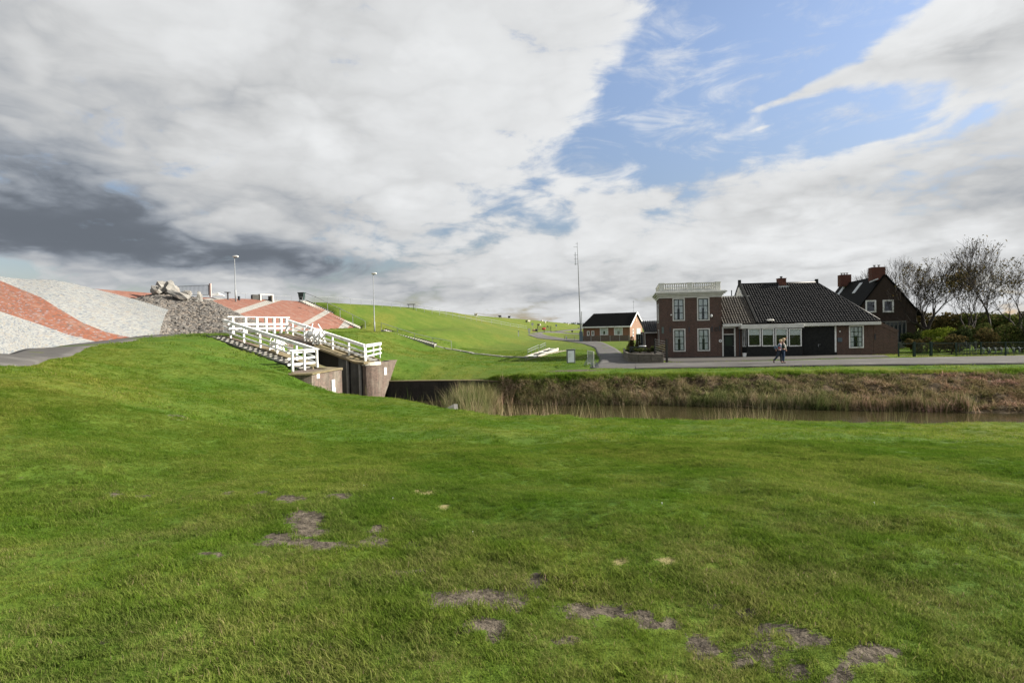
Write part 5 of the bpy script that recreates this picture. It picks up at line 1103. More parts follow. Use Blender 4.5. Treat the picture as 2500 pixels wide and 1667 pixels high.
p = G(1292,814.5); r = empty('white_cabinet', p, 0, 'pale boxy cabinet on a narrow foot at the bend of the road', 'cabinet'); k_ = p.y/1389
mb = MB(); mb.box(-3.2*k_,3.2*k_,-.4,.4,6*k_,13*k_); mb.build('box', WHITE_OLD, r); mb = MB(); mb.box(-2.2*k_,2.2*k_,-.35,.35,-.2,6*k_); mb.build('foot', WHITE_OLD, r)
g0 = G(1312,808); g1 = G(1345,806.5); g0.y = g1.y = min(g0.y, 150); g0 = Vector((at(1312,806,g0.y).x, g0.y, 0)); g1 = Vector((at(1345,806,g1.y).x, g1.y, 0))
g0.z = at(1312,807,g0.y).z; g1.z = at(1345,806,g1.y).z; d = g1-g0
r = empty('field_gate', g0, 0, 'dark tubular field gate across the distant road', 'gate')
for k in range(4): mb = MB(); z = .15+.27*k; mb.beam(Vector((0,0,z)), d+Vector((0,0,z)), .05,.06); mb.build('bar', DSTEEL, r)
for f in (0,.5,1): mb = MB(); q = d*f; mb.box(q.x-.06,q.x+.06,q.y-.06,q.y+.06,-.5+q.z,1.15+q.z); mb.build('post', DSTEEL, r)
mb = MB(); q = d*.5; mb.rock((q.x-.1,q.y-.6,q.z+.45),(.55,.4,.32),3,1); tag(mb.build('red_tarpaulin', mat('red_tarp', (.35,.04,.03), (.25,.03,.025), 4, .7)), 'small red bundle lying before the middle of the field gate', 'bundle').location = g0
for px, lab, cc in ((1304,'pale brown cow-sized bale left of the gate', (.42,.3,.2)),(1309,'dark bundle at the left end of the gate', (.05,.05,.05))):
    mb = MB(); mb.rock((0,0,.3),(.5,.35,.35),px,1); o = mb.build('bale', mat('bale_cloth_%d' % px, cc, None, 4, .9)); o.location = at(px,806,g0.y-.5)-Vector((0,0,.3)); tag(o, lab, 'bale')
# low fence right of the bend
fp = [G(1378,828.5), G(1402,829.5), G(1420,830.5)]; 
r = handrail('wire_fence', fp, 'low dark wire fence between the road bend and the mast', h=fp[0].y*9.0/1389, m2=DSTEEL, mid=True, rad=.04, cat='fence')
mb = MB(); w = fp[0].y/1389; mb.box(.3,3.2*w+.3,-.2,.2,0,7*w); mb.build('white_board', PALE, r)
# mast
mB = G(1418.5,834); Y = mB.y = min(mB.y, 123); mB = Vector((at(1418.5,833,Y).x, Y, 0)); Ht = at(1409,591,Y).z
xt = at(1409,591,Y).x - mB.x; MG = mat('mast_grey', (.13,.14,.15), None, 6, .6)
r = empty('radio_mast', mB, 0, 'very tall thin antenna mast standing left of the bungalow', 'mast')
mb = MB(); mb.tube([(0,0,-.5),(xt*.3,0,Ht*.32),(xt*.7,0,Ht*.75),(xt,0,Ht)], [.15,.11,.07,.03], 8); mb.build('pole', MG, r, smooth=True)
for zf in (.78,.83,.87,.95): mb = MB(); z = Ht*zf; x = xt*zf; mb.tube([(x,0,z),(x-.75,0,z)], .03, 5); mb.build('antenna_arm', STEEL, r)
mb = MB(); x = xt*.82-.5; mb.tube([(x,0,Ht*.77),(x,0,Ht*.9)], .05, 6); mb.build('dipole', STEEL, r)
mb = MB(); mb.tube([(-.25,0,Ht*.985),(xt*2+.1,0,Ht*.985)],.025,5); mb.build('cross_arm', STEEL, r)
mb = MB(); mb.box(-.3,.35,-.3,.3,-.1,2.1); mb.build('base_cabinet', mat('blue_grey_cabinet', (.1,.14,.17), None, 5, .6), r)
mb = MB(); 
p = Vector((at(1421,833,121).x,121,0)); o = mb.tube([(0,0,-.3),(0,0,6.3)],[.11,.08],8).build('steel_pole', STEEL); o.location = p; tag(o, 'shorter grey pole right beside the foot of the tall mast', 'pole')

# ------------------------------------------------------------------ white footbridge / sluice in the grass
q0 = G(1292,873); q1 = G(1352,857); d = q1-q0; d.z = 0; L = d.length; yw = math.atan2(d.y, d.x)
r = empty('sluice_trough', q0, yw, 'white concrete trough with pipe handrails half sunk in the grass hollow', 'trough')
for y in (-.55, .55): 
    mb = MB(); mb.prism([(0,y-.07,-.1),(L,y-.07,-.1),(L,y-.07,.42),(0,y-.07,.1)], (0,.14,0)); mb.build('side_wall', mat('chalky_concrete', (.34,.33,.29), (.25,.24,.2), 4, .9), r)
for k in range(5):
    x = L*(.1+.2*k); mb = MB(); mb.box(x-.0,x+L*.11,-.48,.48,.0,.06+.3*(x/L)); mb.build('white_slab', DCONC if k % 2 else PALE, r)
mb = MB(); mb.prism([(-L*.28,-.5,0),(L*.35,-1.0,0),(L*1.1,-1.5,0),(L*1.1,-.62,0),(0,-.62,0)], (0,0,.05)); mb.build('apron', mat('worn_concrete_apron', (.32,.28,.23), (.25,.22,.18), 3, .9), r)
for s0, s1 in ((.15,.55),(.6,.85)):
    mb = MB()
    za, zb2 = .62+.5*s0, .62+.5*s1
    mb.tube([(L*s0,.62,.1),(L*s0,.62,za),(L*s1,.62,zb2+.1),(L*s1,.62,.1)], .022, 6); mb.tube([(L*s0,.62,za-.25),(L*s1,.62,zb2-.15)], .02, 6)
    for k in (1,2): f = s0+(s1-s0)*k/3; mb.tube([(L*f,.62,.1),(L*f,.62,.62+.5*f)],.018,5)
    mb.build('pipe_rail', STEEL, r)

# ------------------------------------------------------------------ information board, barrier, planter, screen
p = XYz(1394,886.5,0); r = empty('information_board', (p[0],p[1],0), R(6), 'upright grey-framed information board with white poster on the grass verge', 'board'); k_ = p[1]/1389; w, h = 21.5*k_, 33.5*k_
FRm = mat('grey_board_frame', (.14,.15,.145), (.11,.12,.115), 6, .5)
mb = MB(); mb.box(-w/2,w/2,-.05,.05,-.05,h); fr = mb.build('frame', FRm, r, bevel=.01); mb = MB(); mb.box(-w/2-.02,w/2+.02,-.07,.07,h,h+.035); mb.build('cap', STEEL, r)
mb = MB(); mb.box(-w/2+.1,w/2-.1,-.06,-.05,.08,h-.1); mb.build('poster', mat('white_poster', (.62,.66,.68), (.56,.6,.63), 3, .5), r)
mb = MB()
for i in range(7): mb.box(-w/2+.18,-w/2+.18+.12*(1+(i*7 % 3)*.5),-.0625,-.06,h-.3-.055*i,h-.29-.055*i)
mb.build('printed_lines', mat('grey_print', (.3,.33,.36), None, 5, .7), r)
p = XYz(1451,896.5,0); r = empty('crowd_barrier', (p[0],p[1],0), R(4), 'galvanised crowd barrier with sloping feet seen end-on at the road edge', 'barrier'); k_ = p[1]/1389
H = 38*k_; W2 = 11.5*k_
mb = MB(); mb.tube([(-.03,0,0),(-.03,0,H),(-.03,2.2,H),(-.03,2.2,0)], .03, 8); mb.tube([(-.03,0,.2),(-.03,2.2,.2)],.025,6); mb.build('frame', WHITE_OLD, r)
for i in range(12): mb = MB(); y = .18*(i+.6); mb.tube([(-.03,y,.2),(-.03,y,H)],.012,5); mb.build('bar', STEEL, r)
for y in (0, 2.2):
    mb = MB()
    for z, ww in ((.03,1.0),(.13,.86),(.23,.72),(.33,.6)): mb.beam((-W2*ww,y,z),(W2*ww,y,z),.04,.035)
    for s_ in (1,-1): mb.beam((s_*W2,y,.0),(0,y,H*.55),.035,.035,up=(0,1,0)); mb.beam((s_*W2*.6,y,.02),(s_*W2*.35,y,.35),.03,.03,up=(0,1,0))
    mb.build('foot', STEEL, r)
# planter wall of sleepers
pts = [XYz(1524,868,0), XYz(1524,876,0), XYz(1536,883.5,0), XYz(1560,886,0), XYz(1590,886.8,0), XYz(1620,886.2,0)]; pts = [Vector(p) for p in pts]
r = empty('planter_wall', pts[2], 0, 'low curved planter wall of stacked pale sleepers left of the brick house', 'planter'); o3 = pts[2]; ph = .72
for a_, b_ in zip(pts[:-1], pts[1:]):
    for k in range(4): mb = MB(); z = .01+ph/4*k; mb.beam(a_-o3+Vector((0,0,z+ph/8)), b_-o3+Vector((0,0,z+ph/8)), .16, ph/4-.02); mb.build('sleeper', WOOD, r, bevel=.012)
for p in pts[::2]: mb = MB(); mb.box(-.06,.06,-.06,.06,0,ph+.03); o = mb.build('post', WOOD, r); o.location = p-o3+Vector((0,.06,0))
mb = MB(); q = [p+Vector((.02,.25,0))-o3 for p in pts]; q += [Vector((14.6,57,0))-o3, Vector((11.6,57,0))-o3]; mb.prism([v+Vector((0,0,ph-.12)) for v in q], (0,0,-.5)); mb.build('planting_soil', mat('dark_garden_soil', (.035,.028,.02), (.02,.016,.012), 5, .95, .05, 9), r)
# lattice screen
p = Vector(XYz(1628,885.5,0)); r = empty('slatted_screen', p, R(100), 'black slatted screen with diagonal laths beside the corner of the brick house', 'screen')
hh = 58*p.y/1389
mb = MB(); mb.box(-.07,.07,-.07,.07,-.1,hh); mb.build('post', BLACK, r); mb = MB(); mb.box(2.1,2.22,-.06,.06,-.1,hh); mb.build('post', BLACK, r)
for k in range(9): z = hh*.08+k*hh*.1; mb = MB(); mb.beam((.07,0,z),(2.1,0,z+.16),.02,.06,up=(0,1,0)); mb.build('lath', mat('grey_lath', (.12,.12,.11), None, 5, .8) if k == 0 else MATS['grey_lath'], r)
# garden table
p = Vector((at(1573,856,50).x, 50, 0)); r = empty('garden_table', (p.x, 50.6, .6), 0, 'small white-topped garden table among the plants of the planter', 'table'); zt = at(1574,844,50.6).z-.6
mb = MB(); mb.tube([(0,0,zt-.04),(0,0,zt+.02)],.32,14); mb.build('table_top', WHITE, r)
for a_ in (0,2.1,4.2): mb = MB(); mb.tube([(math.cos(a_)*.22,math.sin(a_)*.22,0),(math.cos(a_)*.18,math.sin(a_)*.18,zt-.04)],.02,6); mb.build('leg', DSTEEL, r)
mb = MB()
for k in range(3): mb.box(-.9,.5,-.03,.0,.1+.16*k,.2+.16*k)
o = mb.build('garden_bench_back', DSTEEL); o.location = (at(1562,864,49.4).x, 49.4, .62); tag(o, 'low dark slatted garden bench behind the planter wall', 'bench')

# ------------------------------------------------------------------ foliage, shrubs, trees
def leafmat(name, cols, rough=.7, tr=.3):
    m_ = bpy.data.materials.new(name); m_.use_nodes = True; T = NT(m_.node_tree); T.n.clear()
    out = T.add('ShaderNodeOutputMaterial'); df = T.add('ShaderNodeBsdfDiffuse'); tl = T.add('ShaderNodeBsdfTranslucent'); mx = T.add('ShaderNodeMixShader')
    at_ = T.add('ShaderNodeAttribute'); at_.attribute_name = 'rnd'; rp = T.add('ShaderNodeValToRGB'); T.l.new(at_.outputs['Fac'], rp.inputs[0]); e = rp.color_ramp.elements
    while len(e) < len(cols): e.new(.5)
    for i, c in enumerate(cols): e[i].position = i/(len(cols)-1); e[i].color = (*c, 1)
    T.l.new(rp.outputs[0], df.inputs[0]); T.l.new(rp.outputs[0], tl.inputs[0]); mx.inputs[0].default_value = tr; T.l.new(df.outputs[0], mx.inputs[1]); T.l.new(tl.outputs[0], mx.inputs[2]); T.l.new(mx.outputs[0], out.inputs[0]); MATS[name] = m_; return m_
def leaves(name, centers, size, mat_, parent=None, kind=None, asp=1.7, jit=.4, rnd=None):
    C = np.asarray(centers); n = len(C); a = rng.normal(size=(n, 3)); a /= np.linalg.norm(a, axis=1)[:, None]; b_ = np.cross(a, rng.normal(size=(n, 3))); b_ /= np.linalg.norm(b_, axis=1)[:, None]
    s_ = (size*(1+jit*rng.uniform(-1, 1, n)))[:, None]
    V = np.stack([C-a*s_*asp*.5, C+b_*s_*.35, C+a*s_*asp*.5, C-b_*s_*.35], 1).reshape(-1, 3); F = np.arange(n*4).reshape(n, 4)
    me = npmesh(name, V, F); attr(me, 'rnd', np.repeat(rng.uniform(0, 1, n) if rnd is None else rnd, 4)); return link(name, me, parent, mat_, kind=kind)
def clump_pts(c, r3, n, k=9, hollow=.45):
    cc = rng.normal(size=(k, 3)); cc /= np.linalg.norm(cc, axis=1)[:, None]; cc *= rng.uniform(.35, .85, (k, 1)); cr_ = rng.uniform(.28, .5, k); i = rng.integers(0, k, n)
    d = rng.normal(size=(n, 3)); d /= np.linalg.norm(d, axis=1)[:, None]; p = cc[i]+d*cr_[i][:, None]*rng.uniform(hollow, 1, (n, 1))**.5
    p = p*np.array(r3); p[:, 2] = np.maximum(p[:, 2], -r3[2]*.96); return p + np.array(c)
def shrub(name, loc, r3, n, size, mat_, label, k=9, group=None, stems=5, cat='shrub'):
    r = empty(name, loc, 0, label, cat, group); leaves('foliage', clump_pts((0,0,r3[2]*.95), r3, n, k), size, mat_, r)
    mb = MB()
    for i in range(stems): a_ = random.random()*6.28; mb.tube([(0,0,-.1),(math.cos(a_)*r3[0]*.25,math.sin(a_)*r3[1]*.25,r3[2]*.7),(math.cos(a_)*r3[0]*.5,math.sin(a_)*r3[1]*.5,r3[2]*1.4)],[.035,.025,.01],5)
    mb.build('stems', BARK, r); return r
LG = leafmat('dull_green_leaf', [(0.0300, 0.0488, 0.0135),(0.0562, 0.0788, 0.0210),(0.0900, 0.1050, 0.0300),(0.1050, 0.0825, 0.0375)])
LY = leafmat('yellow_green_leaf', [(0.0750, 0.1200, 0.0150),(0.1350, 0.1950, 0.0225),(0.2100, 0.2550, 0.0338),(0.2700, 0.2700, 0.0450)])
LB = leafmat('brown_green_leaf', [(0.0338, 0.0300, 0.0150),(0.0638, 0.0562, 0.0225),(0.0975, 0.0825, 0.0338),(0.1425, 0.0975, 0.0375)])
LD = leafmat('dark_leaf', [(0.0150, 0.0225, 0.0090),(0.0263, 0.0375, 0.0150),(0.0450, 0.0562, 0.0188)])
def atz(px, Y, z=0): p = at(px, 790, Y); return (p.x, Y, z)
def tree(label, px, py_base, Y, H, seed, lean=(0,0), trunk=.22, fork=.22, spread=.55, depth=7, leaf=0, leafsize=.16, top_only=.55, nmain=3, wob=.12, group='autumn trees right of the houses', lm=None, narrow=1.0, minr=.017):
    rs = random.Random(seed); base = at(px, py_base, Y); base.z = 0; r = empty('tree', base, 0, label, 'tree', group); tips = []
    mbT = MB(); mbB = MB()
    wind = Vector((.16, -.02, 0))
    def grow(p, d, L, rad, dep, mb):
        n = 4 if dep < 3 else 3; pts = [p]; rr = [rad]; q = p.copy(); dd = d.copy()
        for i in range(n):
            dd = (dd + Vector((rs.gauss(0,wob), rs.gauss(0,wob), rs.gauss(0,wob*.6)+.06)) + wind*(.10 if dep > 2 else .03)).normalized(); q = q + dd*L/n; pts.append(q.copy()); rr.append(max(rad*(1-.38*(i+1)/n), minr if dep < 6 else minr*.75))
        mb.tube(pts, rr, 7 if dep < 2 else (5 if dep < 4 else 3), cap=False)
        if dep >= depth: tips.append((q.copy(), dep)); return
        k = nmain if dep == 0 else rs.choice([2,2,3])
        for j in range(k):
            a_ = j*2*math.pi/k + rs.random()*1.2 + dep; s_ = spread*(.6+.6*rs.random())*(1.0 if dep < 3 else .8); ax = dd.cross(Vector((math.cos(a_), math.sin(a_), .3))).normalized()
            nd = (dd*math.cos(s_) + ax*math.sin(s_)*narrow).normalized(); nd.z = nd.z*.95+.14; nd.normalize()
            grow(q, nd, L*(.72+.2*rs.random()), rr[-1]*(.62+.14*rs.random()), dep+1, mbB)
        if dep >= 2:
            for pt in pts[1:-1]:
                if rs.random() < .55: a_ = rs.random()*6.28; nd = (dd*.6+Vector((math.cos(a_),math.sin(a_),.4))*.6).normalized(); grow(pt, nd, L*.5, rr[-1]*.4, max(dep+2, depth-1), mbB)
    grow(Vector((0,0,-.2)), Vector((lean[0], lean[1], 1)).normalized(), H*fork, trunk, 0, mbT)
    zm = max(t[0].z for t in tips); k = H/zm
    for mb in (mbT, mbB): mb.v = [(v[0]*k, v[1]*k, v[2]*k) for v in mb.v]
    mbT.build('trunk', BARK, r, smooth=True); mbB.build('branches', BARK, r, smooth=True)
    if leaf:
        T_ = np.array([tuple(t[0]*k) for t in tips]); wgt = np.clip((T_[:, 2]/H-top_only)*2.2, .03, 1)*np.clip(.5+vnoise(T_[:,0]*1.0,T_[:,2]*1.0,.6,seed % 7)*2.2, .02, 1); wgt /= wgt.sum(); i = rng.choice(len(T_), leaf, p=wgt)
        leaves('leaves', T_[i]+rng.normal(size=(leaf, 3))*.16*H/8, leafsize, lm or LB, r)
    return r
tree('bare slender tree behind the gable of the dark brick house', 2211, 800, 72, 11.2, 3, trunk=.22, fork=.28, spread=.5, depth=7, nmain=3, narrow=.8)
tree('tree with thick forked trunk and brown leaves on its right side, nearest the gable', 2280, 815, 60, 9.6, 12, trunk=.42, fork=.2, spread=.66, depth=7, leaf=560, leafsize=.15, nmain=4, top_only=.5)
tree('tree with a full brownish green top between the forked tree and the tall bare one', 2364, 818, 56, 8.4, 21, trunk=.28, fork=.24, spread=.6, depth=7, leaf=800, leafsize=.15, top_only=.5)
tree('slim twin-stemmed tree with leafy head close behind the full-topped tree', 2382, 815, 60, 8.8, 29, lean=(.05,0), trunk=.24, fork=.26, spread=.5, depth=7, leaf=480, leafsize=.15, top_only=.5)
tree('tallest bare tree with two upright leaders and wind-swept twigs', 2424, 822, 54, 10.6, 37, trunk=.34, fork=.28, spread=.5, depth=7, leaf=250, leafsize=.12, nmain=2, narrow=.7)
tree('dark leaning tree with brown leaves at the right edge of the photo', 2494, 800, 52, 8.6, 44, lean=(.06,0), trunk=.4, fork=.28, spread=.6, depth=7, leaf=560, leafsize=.14, top_only=.35)
tree('thin pale birch between the gable and the forked tree', 2252, 800, 68, 6.2, 52, trunk=.08, fork=.35, spread=.4, depth=5, nmain=2, narrow=.7)
tree('bare bushy tree standing in the gap behind the dark gable', 2190, 790, 80, 10.8, 61, trunk=.14, fork=.25, spread=.45, depth=7, narrow=.9)
# hedges and shrubs
shrub('yellow_bush', atz(2293,52), (1.75,1.3,1.15), 5200, .10, LY, 'bright yellow-green rounded bush behind the dark fence', k=14)
for i, (px, Y, r3, n, mt, lab) in enumerate([(2225,58,(1.7,1,1.1),2600,LD,'dark evergreen shrub below the dark gable house'),(2245,50.5,(1.3,.8,.95),1900,LB,'brownish bare hedge plant behind the gate'),
    (2340,50,(1.5,.9,1.15),2500,LD,'dark reddish bush right of the yellow-green bush'),(2385,51,(1.9,1.1,1.35),3300,LG,'grey-green bush below the full-topped tree'),(2440,52,(2.0,1.2,1.25),3200,LG,'light green bush low beneath the tallest bare tree'),
    (2475,49,(1.9,1.2,1.4),3200,LG,'dense green bush behind the bicycle racks'),(2520,48,(2,1.3,1.9),3200,LD,'big dark shrub at the right edge behind the racks'),(2415,48,(1.6,.8,1.0),2200,LB,'brown hedge section behind the left end of the racks'),(2320,47.9,(1.5,.6,.85),1900,LB,'brown low hedge directly behind the fence')]):
    shrub('shrub', atz(px, Y), r3, n, .105, mt, lab, k=10, group='shrubs behind the dark fence')
def hedge(name, px0, px1, Y, h, n, mt, label, Y1=None, size=.16):
    p0, p1 = atz(px0, Y), atz(px1, Y1 or Y); d = np.array(p1)-np.array(p0); f = rng.uniform(0, 1, n); top = h*(.75+.45*(vnoise(f*30, f*0, 1., 3)+.5)+.2*vnoise(f*80, f*0, 1., 5))
    zz_ = rng.uniform(0, 1, n)**.6*top; C = np.array(p0)+d*f[:, None]; C[:, 2] = zz_; C[:, 1] += rng.uniform(-1, 1, n)*h*.3; o = leaves(name, C, size, mt); return tag(o, label, 'hedge')
hedge('hedge', 2170, 2560, 78, 3.4, 13000, LB, 'tall brown-green hedge row behind all the trees', size=.24)
hedge('hedge', 2350, 2620, 66, 3.1, 8000, LG, 'green hedge in front of the brown one at the right', size=.22)
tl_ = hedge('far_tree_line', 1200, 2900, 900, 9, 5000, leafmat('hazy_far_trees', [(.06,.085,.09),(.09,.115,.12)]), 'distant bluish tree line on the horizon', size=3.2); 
shrub('round_shrub', atz(1546,54,0), (.62,.6,.95), 2600, .075, LB, 'rounded brown-green shrub beside the glass porch of the annex', k=16)
for i, (px, Y, s_, mt, lab) in enumerate([(1540,49.5,.42,LD,'dark low plant at the left end of the planter'),(1560,49.2,.4,LG,'green low plant left of the centre of the planter'),(1583,49.4,.46,LG,'leafy plant below the white table'),(1600,49,.42,LD,'dark plant near the slatted screen'),(1612,49.8,.5,LB,'brown stalky plant next to the house corner')]):
    shrub('planter_plant', atz(px, Y, .55), (s_*1.3,s_,s_*.75), 700, .06, mt, lab, k=7, group='plants in the planter')
# fence on the right
fb = [Vector(XYz(px, py, .0)) for px, py in ((2194,870.5),(2232,870),(2273,869.5),(2334,869),(2395,868.5),(2455,868),(2515,867.5),(2600,867))]
r = empty('garden_fence', fb[0], 0, 'dark green wire garden fence with gate along the road right of the houses', 'fence'); hf = 33*fb[0].y/1389
for i, p in enumerate(fb): mb = MB(); w = .08 if i in (1, 2) else .04; mb.box(-w,w,-w,w,-.2,hf+(.08 if i in (1,2) else 0)); o = mb.build('post', GREENP, r); o.location = p-fb[0]
for a_, b_ in zip(fb[:-1], fb[1:]):
    for z in (.12, hf-.05): mb = MB(); mb.tube([a_-fb[0]+Vector((0,0,z)), b_-fb[0]+Vector((0,0,z))], .022, 5); mb.build('rail', GREENP, r)
def bars(a_, b_, n, nm, rad=.011, z1=hf):
    for k in range(1, n): q = a_.lerp(b_, k/n)-fb[0]; mb = MB(); mb.tube([q+Vector((0,0,.1)), q+Vector((0,0,z1-.05))], rad, 4); mb.build(nm, GREENP, r)
bars(fb[1], fb[2], 12, 'gate_bar', .02)
mb = MB(); 
for k in range(7):
    for a_, b_ in zip(fb[2:-1], fb[3:]): mb.tube([a_-fb[0]+Vector((0,0,.15+k*.14)), b_-fb[0]+Vector((0,0,.15+k*.14))], .006, 3)
mb.build('wire_mesh', GREENP, r)
# bicycle racks
rk = [Vector(XYz(2385+i*22, 867.5-i*.3, 0)) for i in range(7)]
r = empty('bicycle_rack', rk[0]+Vector((0,-.3,0)), R(-3), 'long low galvanised bicycle rack with slanting wheel holders in front of the hedge', 'bicycle rack')
GS = mat('dull_blue_steel', (.06,.08,.085), (.045,.06,.065), 6, .5, metal=.4)
Lr = 5.6; mb = MB(); mb.tube([(0,0,.08),(Lr,0,.08)],.035,6); mb.build('base_rail', GS, r); mb = MB(); mb.tube([(0,.6,.5),(Lr,.6,.5)],.03,6); mb.build('rear_rail', GS, r)
for i in range(12): x = .2+i*.46; mb = MB(); mb.tube([(x,0,.08),(x+.12,.1,.5),(x+.3,.45,.62),(x+.36,.6,.5)],.022,5); mb.tube([(x+.08,0,.08),(x+.2,.1,.5),(x+.38,.45,.62),(x+.44,.6,.5)],.022,5); mb.build('wheel_holder', GS, r)
r = empty('upright_rack', Vector(XYz(2335, 868.5, 0))+Vector((0,-.15,0)), 0, 'upright pale blue tubular hoops left of the bicycle rack', 'rack')
for i in range(6): x = i*.26; mb = MB(); mb.tube([(x,0,0),(x,0,.9+.1*(i % 3)),(x+.14,0,.95+.1*(i % 3)),(x+.16,0,0)],.02,5); mb.build('hoop', GS, r)
# ------------------------------------------------------------------ people
def skinfig(name, verts, edges, radii, m2, parent, sub=1, root=0):
    me = bpy.data.meshes.new(name); me.from_pydata(verts, edges, []); me.materials.append(m2); o = bpy.data.objects.new(name, me); COL.objects.link(o); o.parent = parent
    sk = o.modifiers.new('skin', 'SKIN'); sk.use_smooth_shade = True; me.skin_vertices.new() if not me.skin_vertices else None
    for v, r_ in zip(me.skin_vertices[0].data, radii): v.radius = r_ if isinstance(r_, (tuple, list)) else (r_, r_)
    me.skin_vertices[0].data[root].use_root = True
    sb = o.modifiers.new('subd', 'SUBSURF'); sb.levels = sb.render_levels = sub; return o
SKIN = mat('skin', (.45,.26,.19), (.40,.22,.16), 6, .6); JEANS = mat('blue_denim', (.035,.06,.11), (.025,.045,.085), 8, .9); DJEANS = mat('dark_trousers', (.022,.03,.042), (.03,.04,.055), 8, .9)
JW = mat('pale_lilac_jacket', (.52,.52,.62), (.42,.43,.54), 4, .8, .006, 9); REDP = mat('red_patch', (.42,.06,.035), (.36,.045,.03), 6, .7); NAVY = mat('slate_blue_sleeve', (.09,.13,.18), None, 5, .8)
JG = mat('dark_green_jacket', (.018,.05,.035), (.012,.035,.026), 5, .8, .006, 9); BLONDE = mat('blond_hair', (.48,.38,.24), (.38,.29,.17), 14, .8, .01, 30); SHOE = mat('dark_shoe', (.02,.016,.014), None, 5, .6); CREAM = mat('cream_sleeve', (.5,.46,.4), None, 5, .8); DARKH = mat('dark_hair', (.03,.022,.018), None, 14, .8)
def person(loc, yaw, label, J, mats, extra):
    r = empty('person', loc, yaw, label, 'person', None)
    V = Vector; pel, chest, neck, head = J['pel'], J['chest'], J['neck'], J['head']
    verts = [pel, chest, neck, head, head+V((0,0,.12))]; ed = [(0,1),(1,2),(2,3),(3,4)]; rad = [(.13,.10),(.15,.11),.05,.075,.085]
    def chain(root, pts, rr):
        k = root
        for p, r_ in zip(pts, rr): verts.append(p); rad.append(r_); ed.append((k, len(verts)-1)); k = len(verts)-1
        return k
    for side in ('L', 'R'):
        h = chain(1, [J['sh'+side], J['el'+side], J['wr'+side], J['ha'+side]], [.055,.042,.032,.03])
        hv = V(verts[h]); dd = (hv-V(verts[h-1])).normalized(); a_ = dd.cross(V((0,1,.2))).normalized()
        for f in range(4): chain(h, [hv+dd*.05+a_*(f-1.5)*.018, hv+dd*.10+a_*(f-1.5)*.022], [.010,.008])
        chain(h, [hv+a_*.04+dd*.01, hv+a_*.06+dd*.045], [.011,.009])
        chain(0, [J['hi'+side], J['kn'+side], J['an'+side], J['to'+side]], [.085,.06,.042,.03])
    body = skinfig('body', verts, ed, rad, SKIN, r)
    def garment(name, pts, rr, edg, m2): return skinfig(name, pts, edg, rr, m2, r)
    garment('jacket', [pel+V((0,0,-.02)), pel.lerp(chest, .5), chest, neck+V((0,0,-.06)), J['shL'], J['shR']], [(.17,.13),(.165,.13),(.18,.13),(.08,.08),.085,.085], [(0,1),(1,2),(2,3),(2,4),(2,5)], mats['top'])
    for side in ('L', 'R'):
        garment('sleeve', [J['sh'+side], J['el'+side], J['wr'+side]], [.08,.062,.05], [(0,1),(1,2)], mats.get('sl'+side, mats['top']))
        garment('shoe', [J['an'+side]+V((-.02,0,-.03)), J['to'+side]], [.055,.045], [(0,1)], SHOE)
    garment('trousers', [pel, J['hiL'], J['knL'], J['anL'], J['hiR'], J['knR'], J['anR']], [(.15,.12),.105,.08,.062,.105,.08,.062], [(0,1),(1,2),(2,3),(0,4),(4,5),(5,6)], mats['leg'])
    mb = MB(); mb.rock(tuple(head+V((-.015,.0,.10))), (.105,.098,.095), 2, 2, amp=.06); mb.build('hair', mats['hair'], r, smooth=True)
    mb = MB(); mb.rock(tuple(head+V((.085,0,.03))), (.02,.012,.022), 1, 1, amp=0); mb.build('nose', SKIN, r, smooth=True)
    for s_ in (-1, 1): mb = MB(); mb.rock(tuple(head+V((.078,.028*s_,.06))), (.012,.012,.009), 1, 1, amp=0); mb.build('eye', SHOE, r)
    for f in extra: f(r)
    return r
V = Vector
pY = XYz(1901, 886.8, .03)
p1 = (at(1902,870,pY[1]).x, pY[1], .03)
J1 = dict(pel=V((0,0,.90)), chest=V((.06,0,1.27)), neck=V((.10,0,1.45)), head=V((.13,0,1.53)), shL=V((.08,.19,1.38)), shR=V((.08,-.19,1.38)), elL=V((.30,.18,1.52)), wrL=V((.47,.14,1.72)), haL=V((.52,.12,1.78)),
    elR=V((-.20,-.24,1.20)), wrR=V((-.28,-.2,1.05)), haR=V((-.26,-.18,.98)), hiL=V((.02,.09,.85)), hiR=V((-.02,-.09,.85)), knL=V((.16,.09,.50)), anL=V((.17,.09,.10)), toL=V((.33,.09,.05)), knR=V((-.16,-.09,.48)), anR=V((-.42,-.09,.17)), toR=V((-.33,-.09,.06)))
def patch(r): mb = MB(); mb.box(-.11,.10,-.175,-.145,1.06,1.28); mb.build('red_back_panel', REDP, r, bevel=.015)
def bag(r): mb = MB(); mb.rock((-.26,-.1,1.12),(.12,.12,.17),4,1,amp=.05); mb.build('shoulder_bag', NAVY, r, smooth=True)
person(p1, R(-8), 'person striding right with raised arm, pale lilac jacket with red panel and dark trousers', J1, dict(top=JW, leg=DJEANS, hair=BLONDE, slR=NAVY), [patch, bag])
p2 = (at(1912.5,870,pY[1]).x, pY[1]+.05, .03)
J2 = dict(pel=V((0,0,.96)), chest=V((.0,0,1.36)), neck=V((.02,0,1.54)), head=V((.06,0,1.62)), shL=V((0,.19,1.46)), shR=V((.02,-.19,1.46)), elL=V((-.04,.25,1.2)), wrL=V((.05,.22,.98)), haL=V((.07,.2,.92)),
    elR=V((.12,-.22,1.22)), wrR=V((.16,-.2,1.0)), haR=V((.18,-.18,.94)), hiL=V((0,.09,.90)), hiR=V((.02,-.09,.90)), knL=V((.0,.09,.5)), anL=V((-.08,.09,.10)), toL=V((.07,.09,.05)), knR=V((.05,-.09,.5)), anR=V((.02,-.09,.10)), toR=V((.19,-.09,.05)))
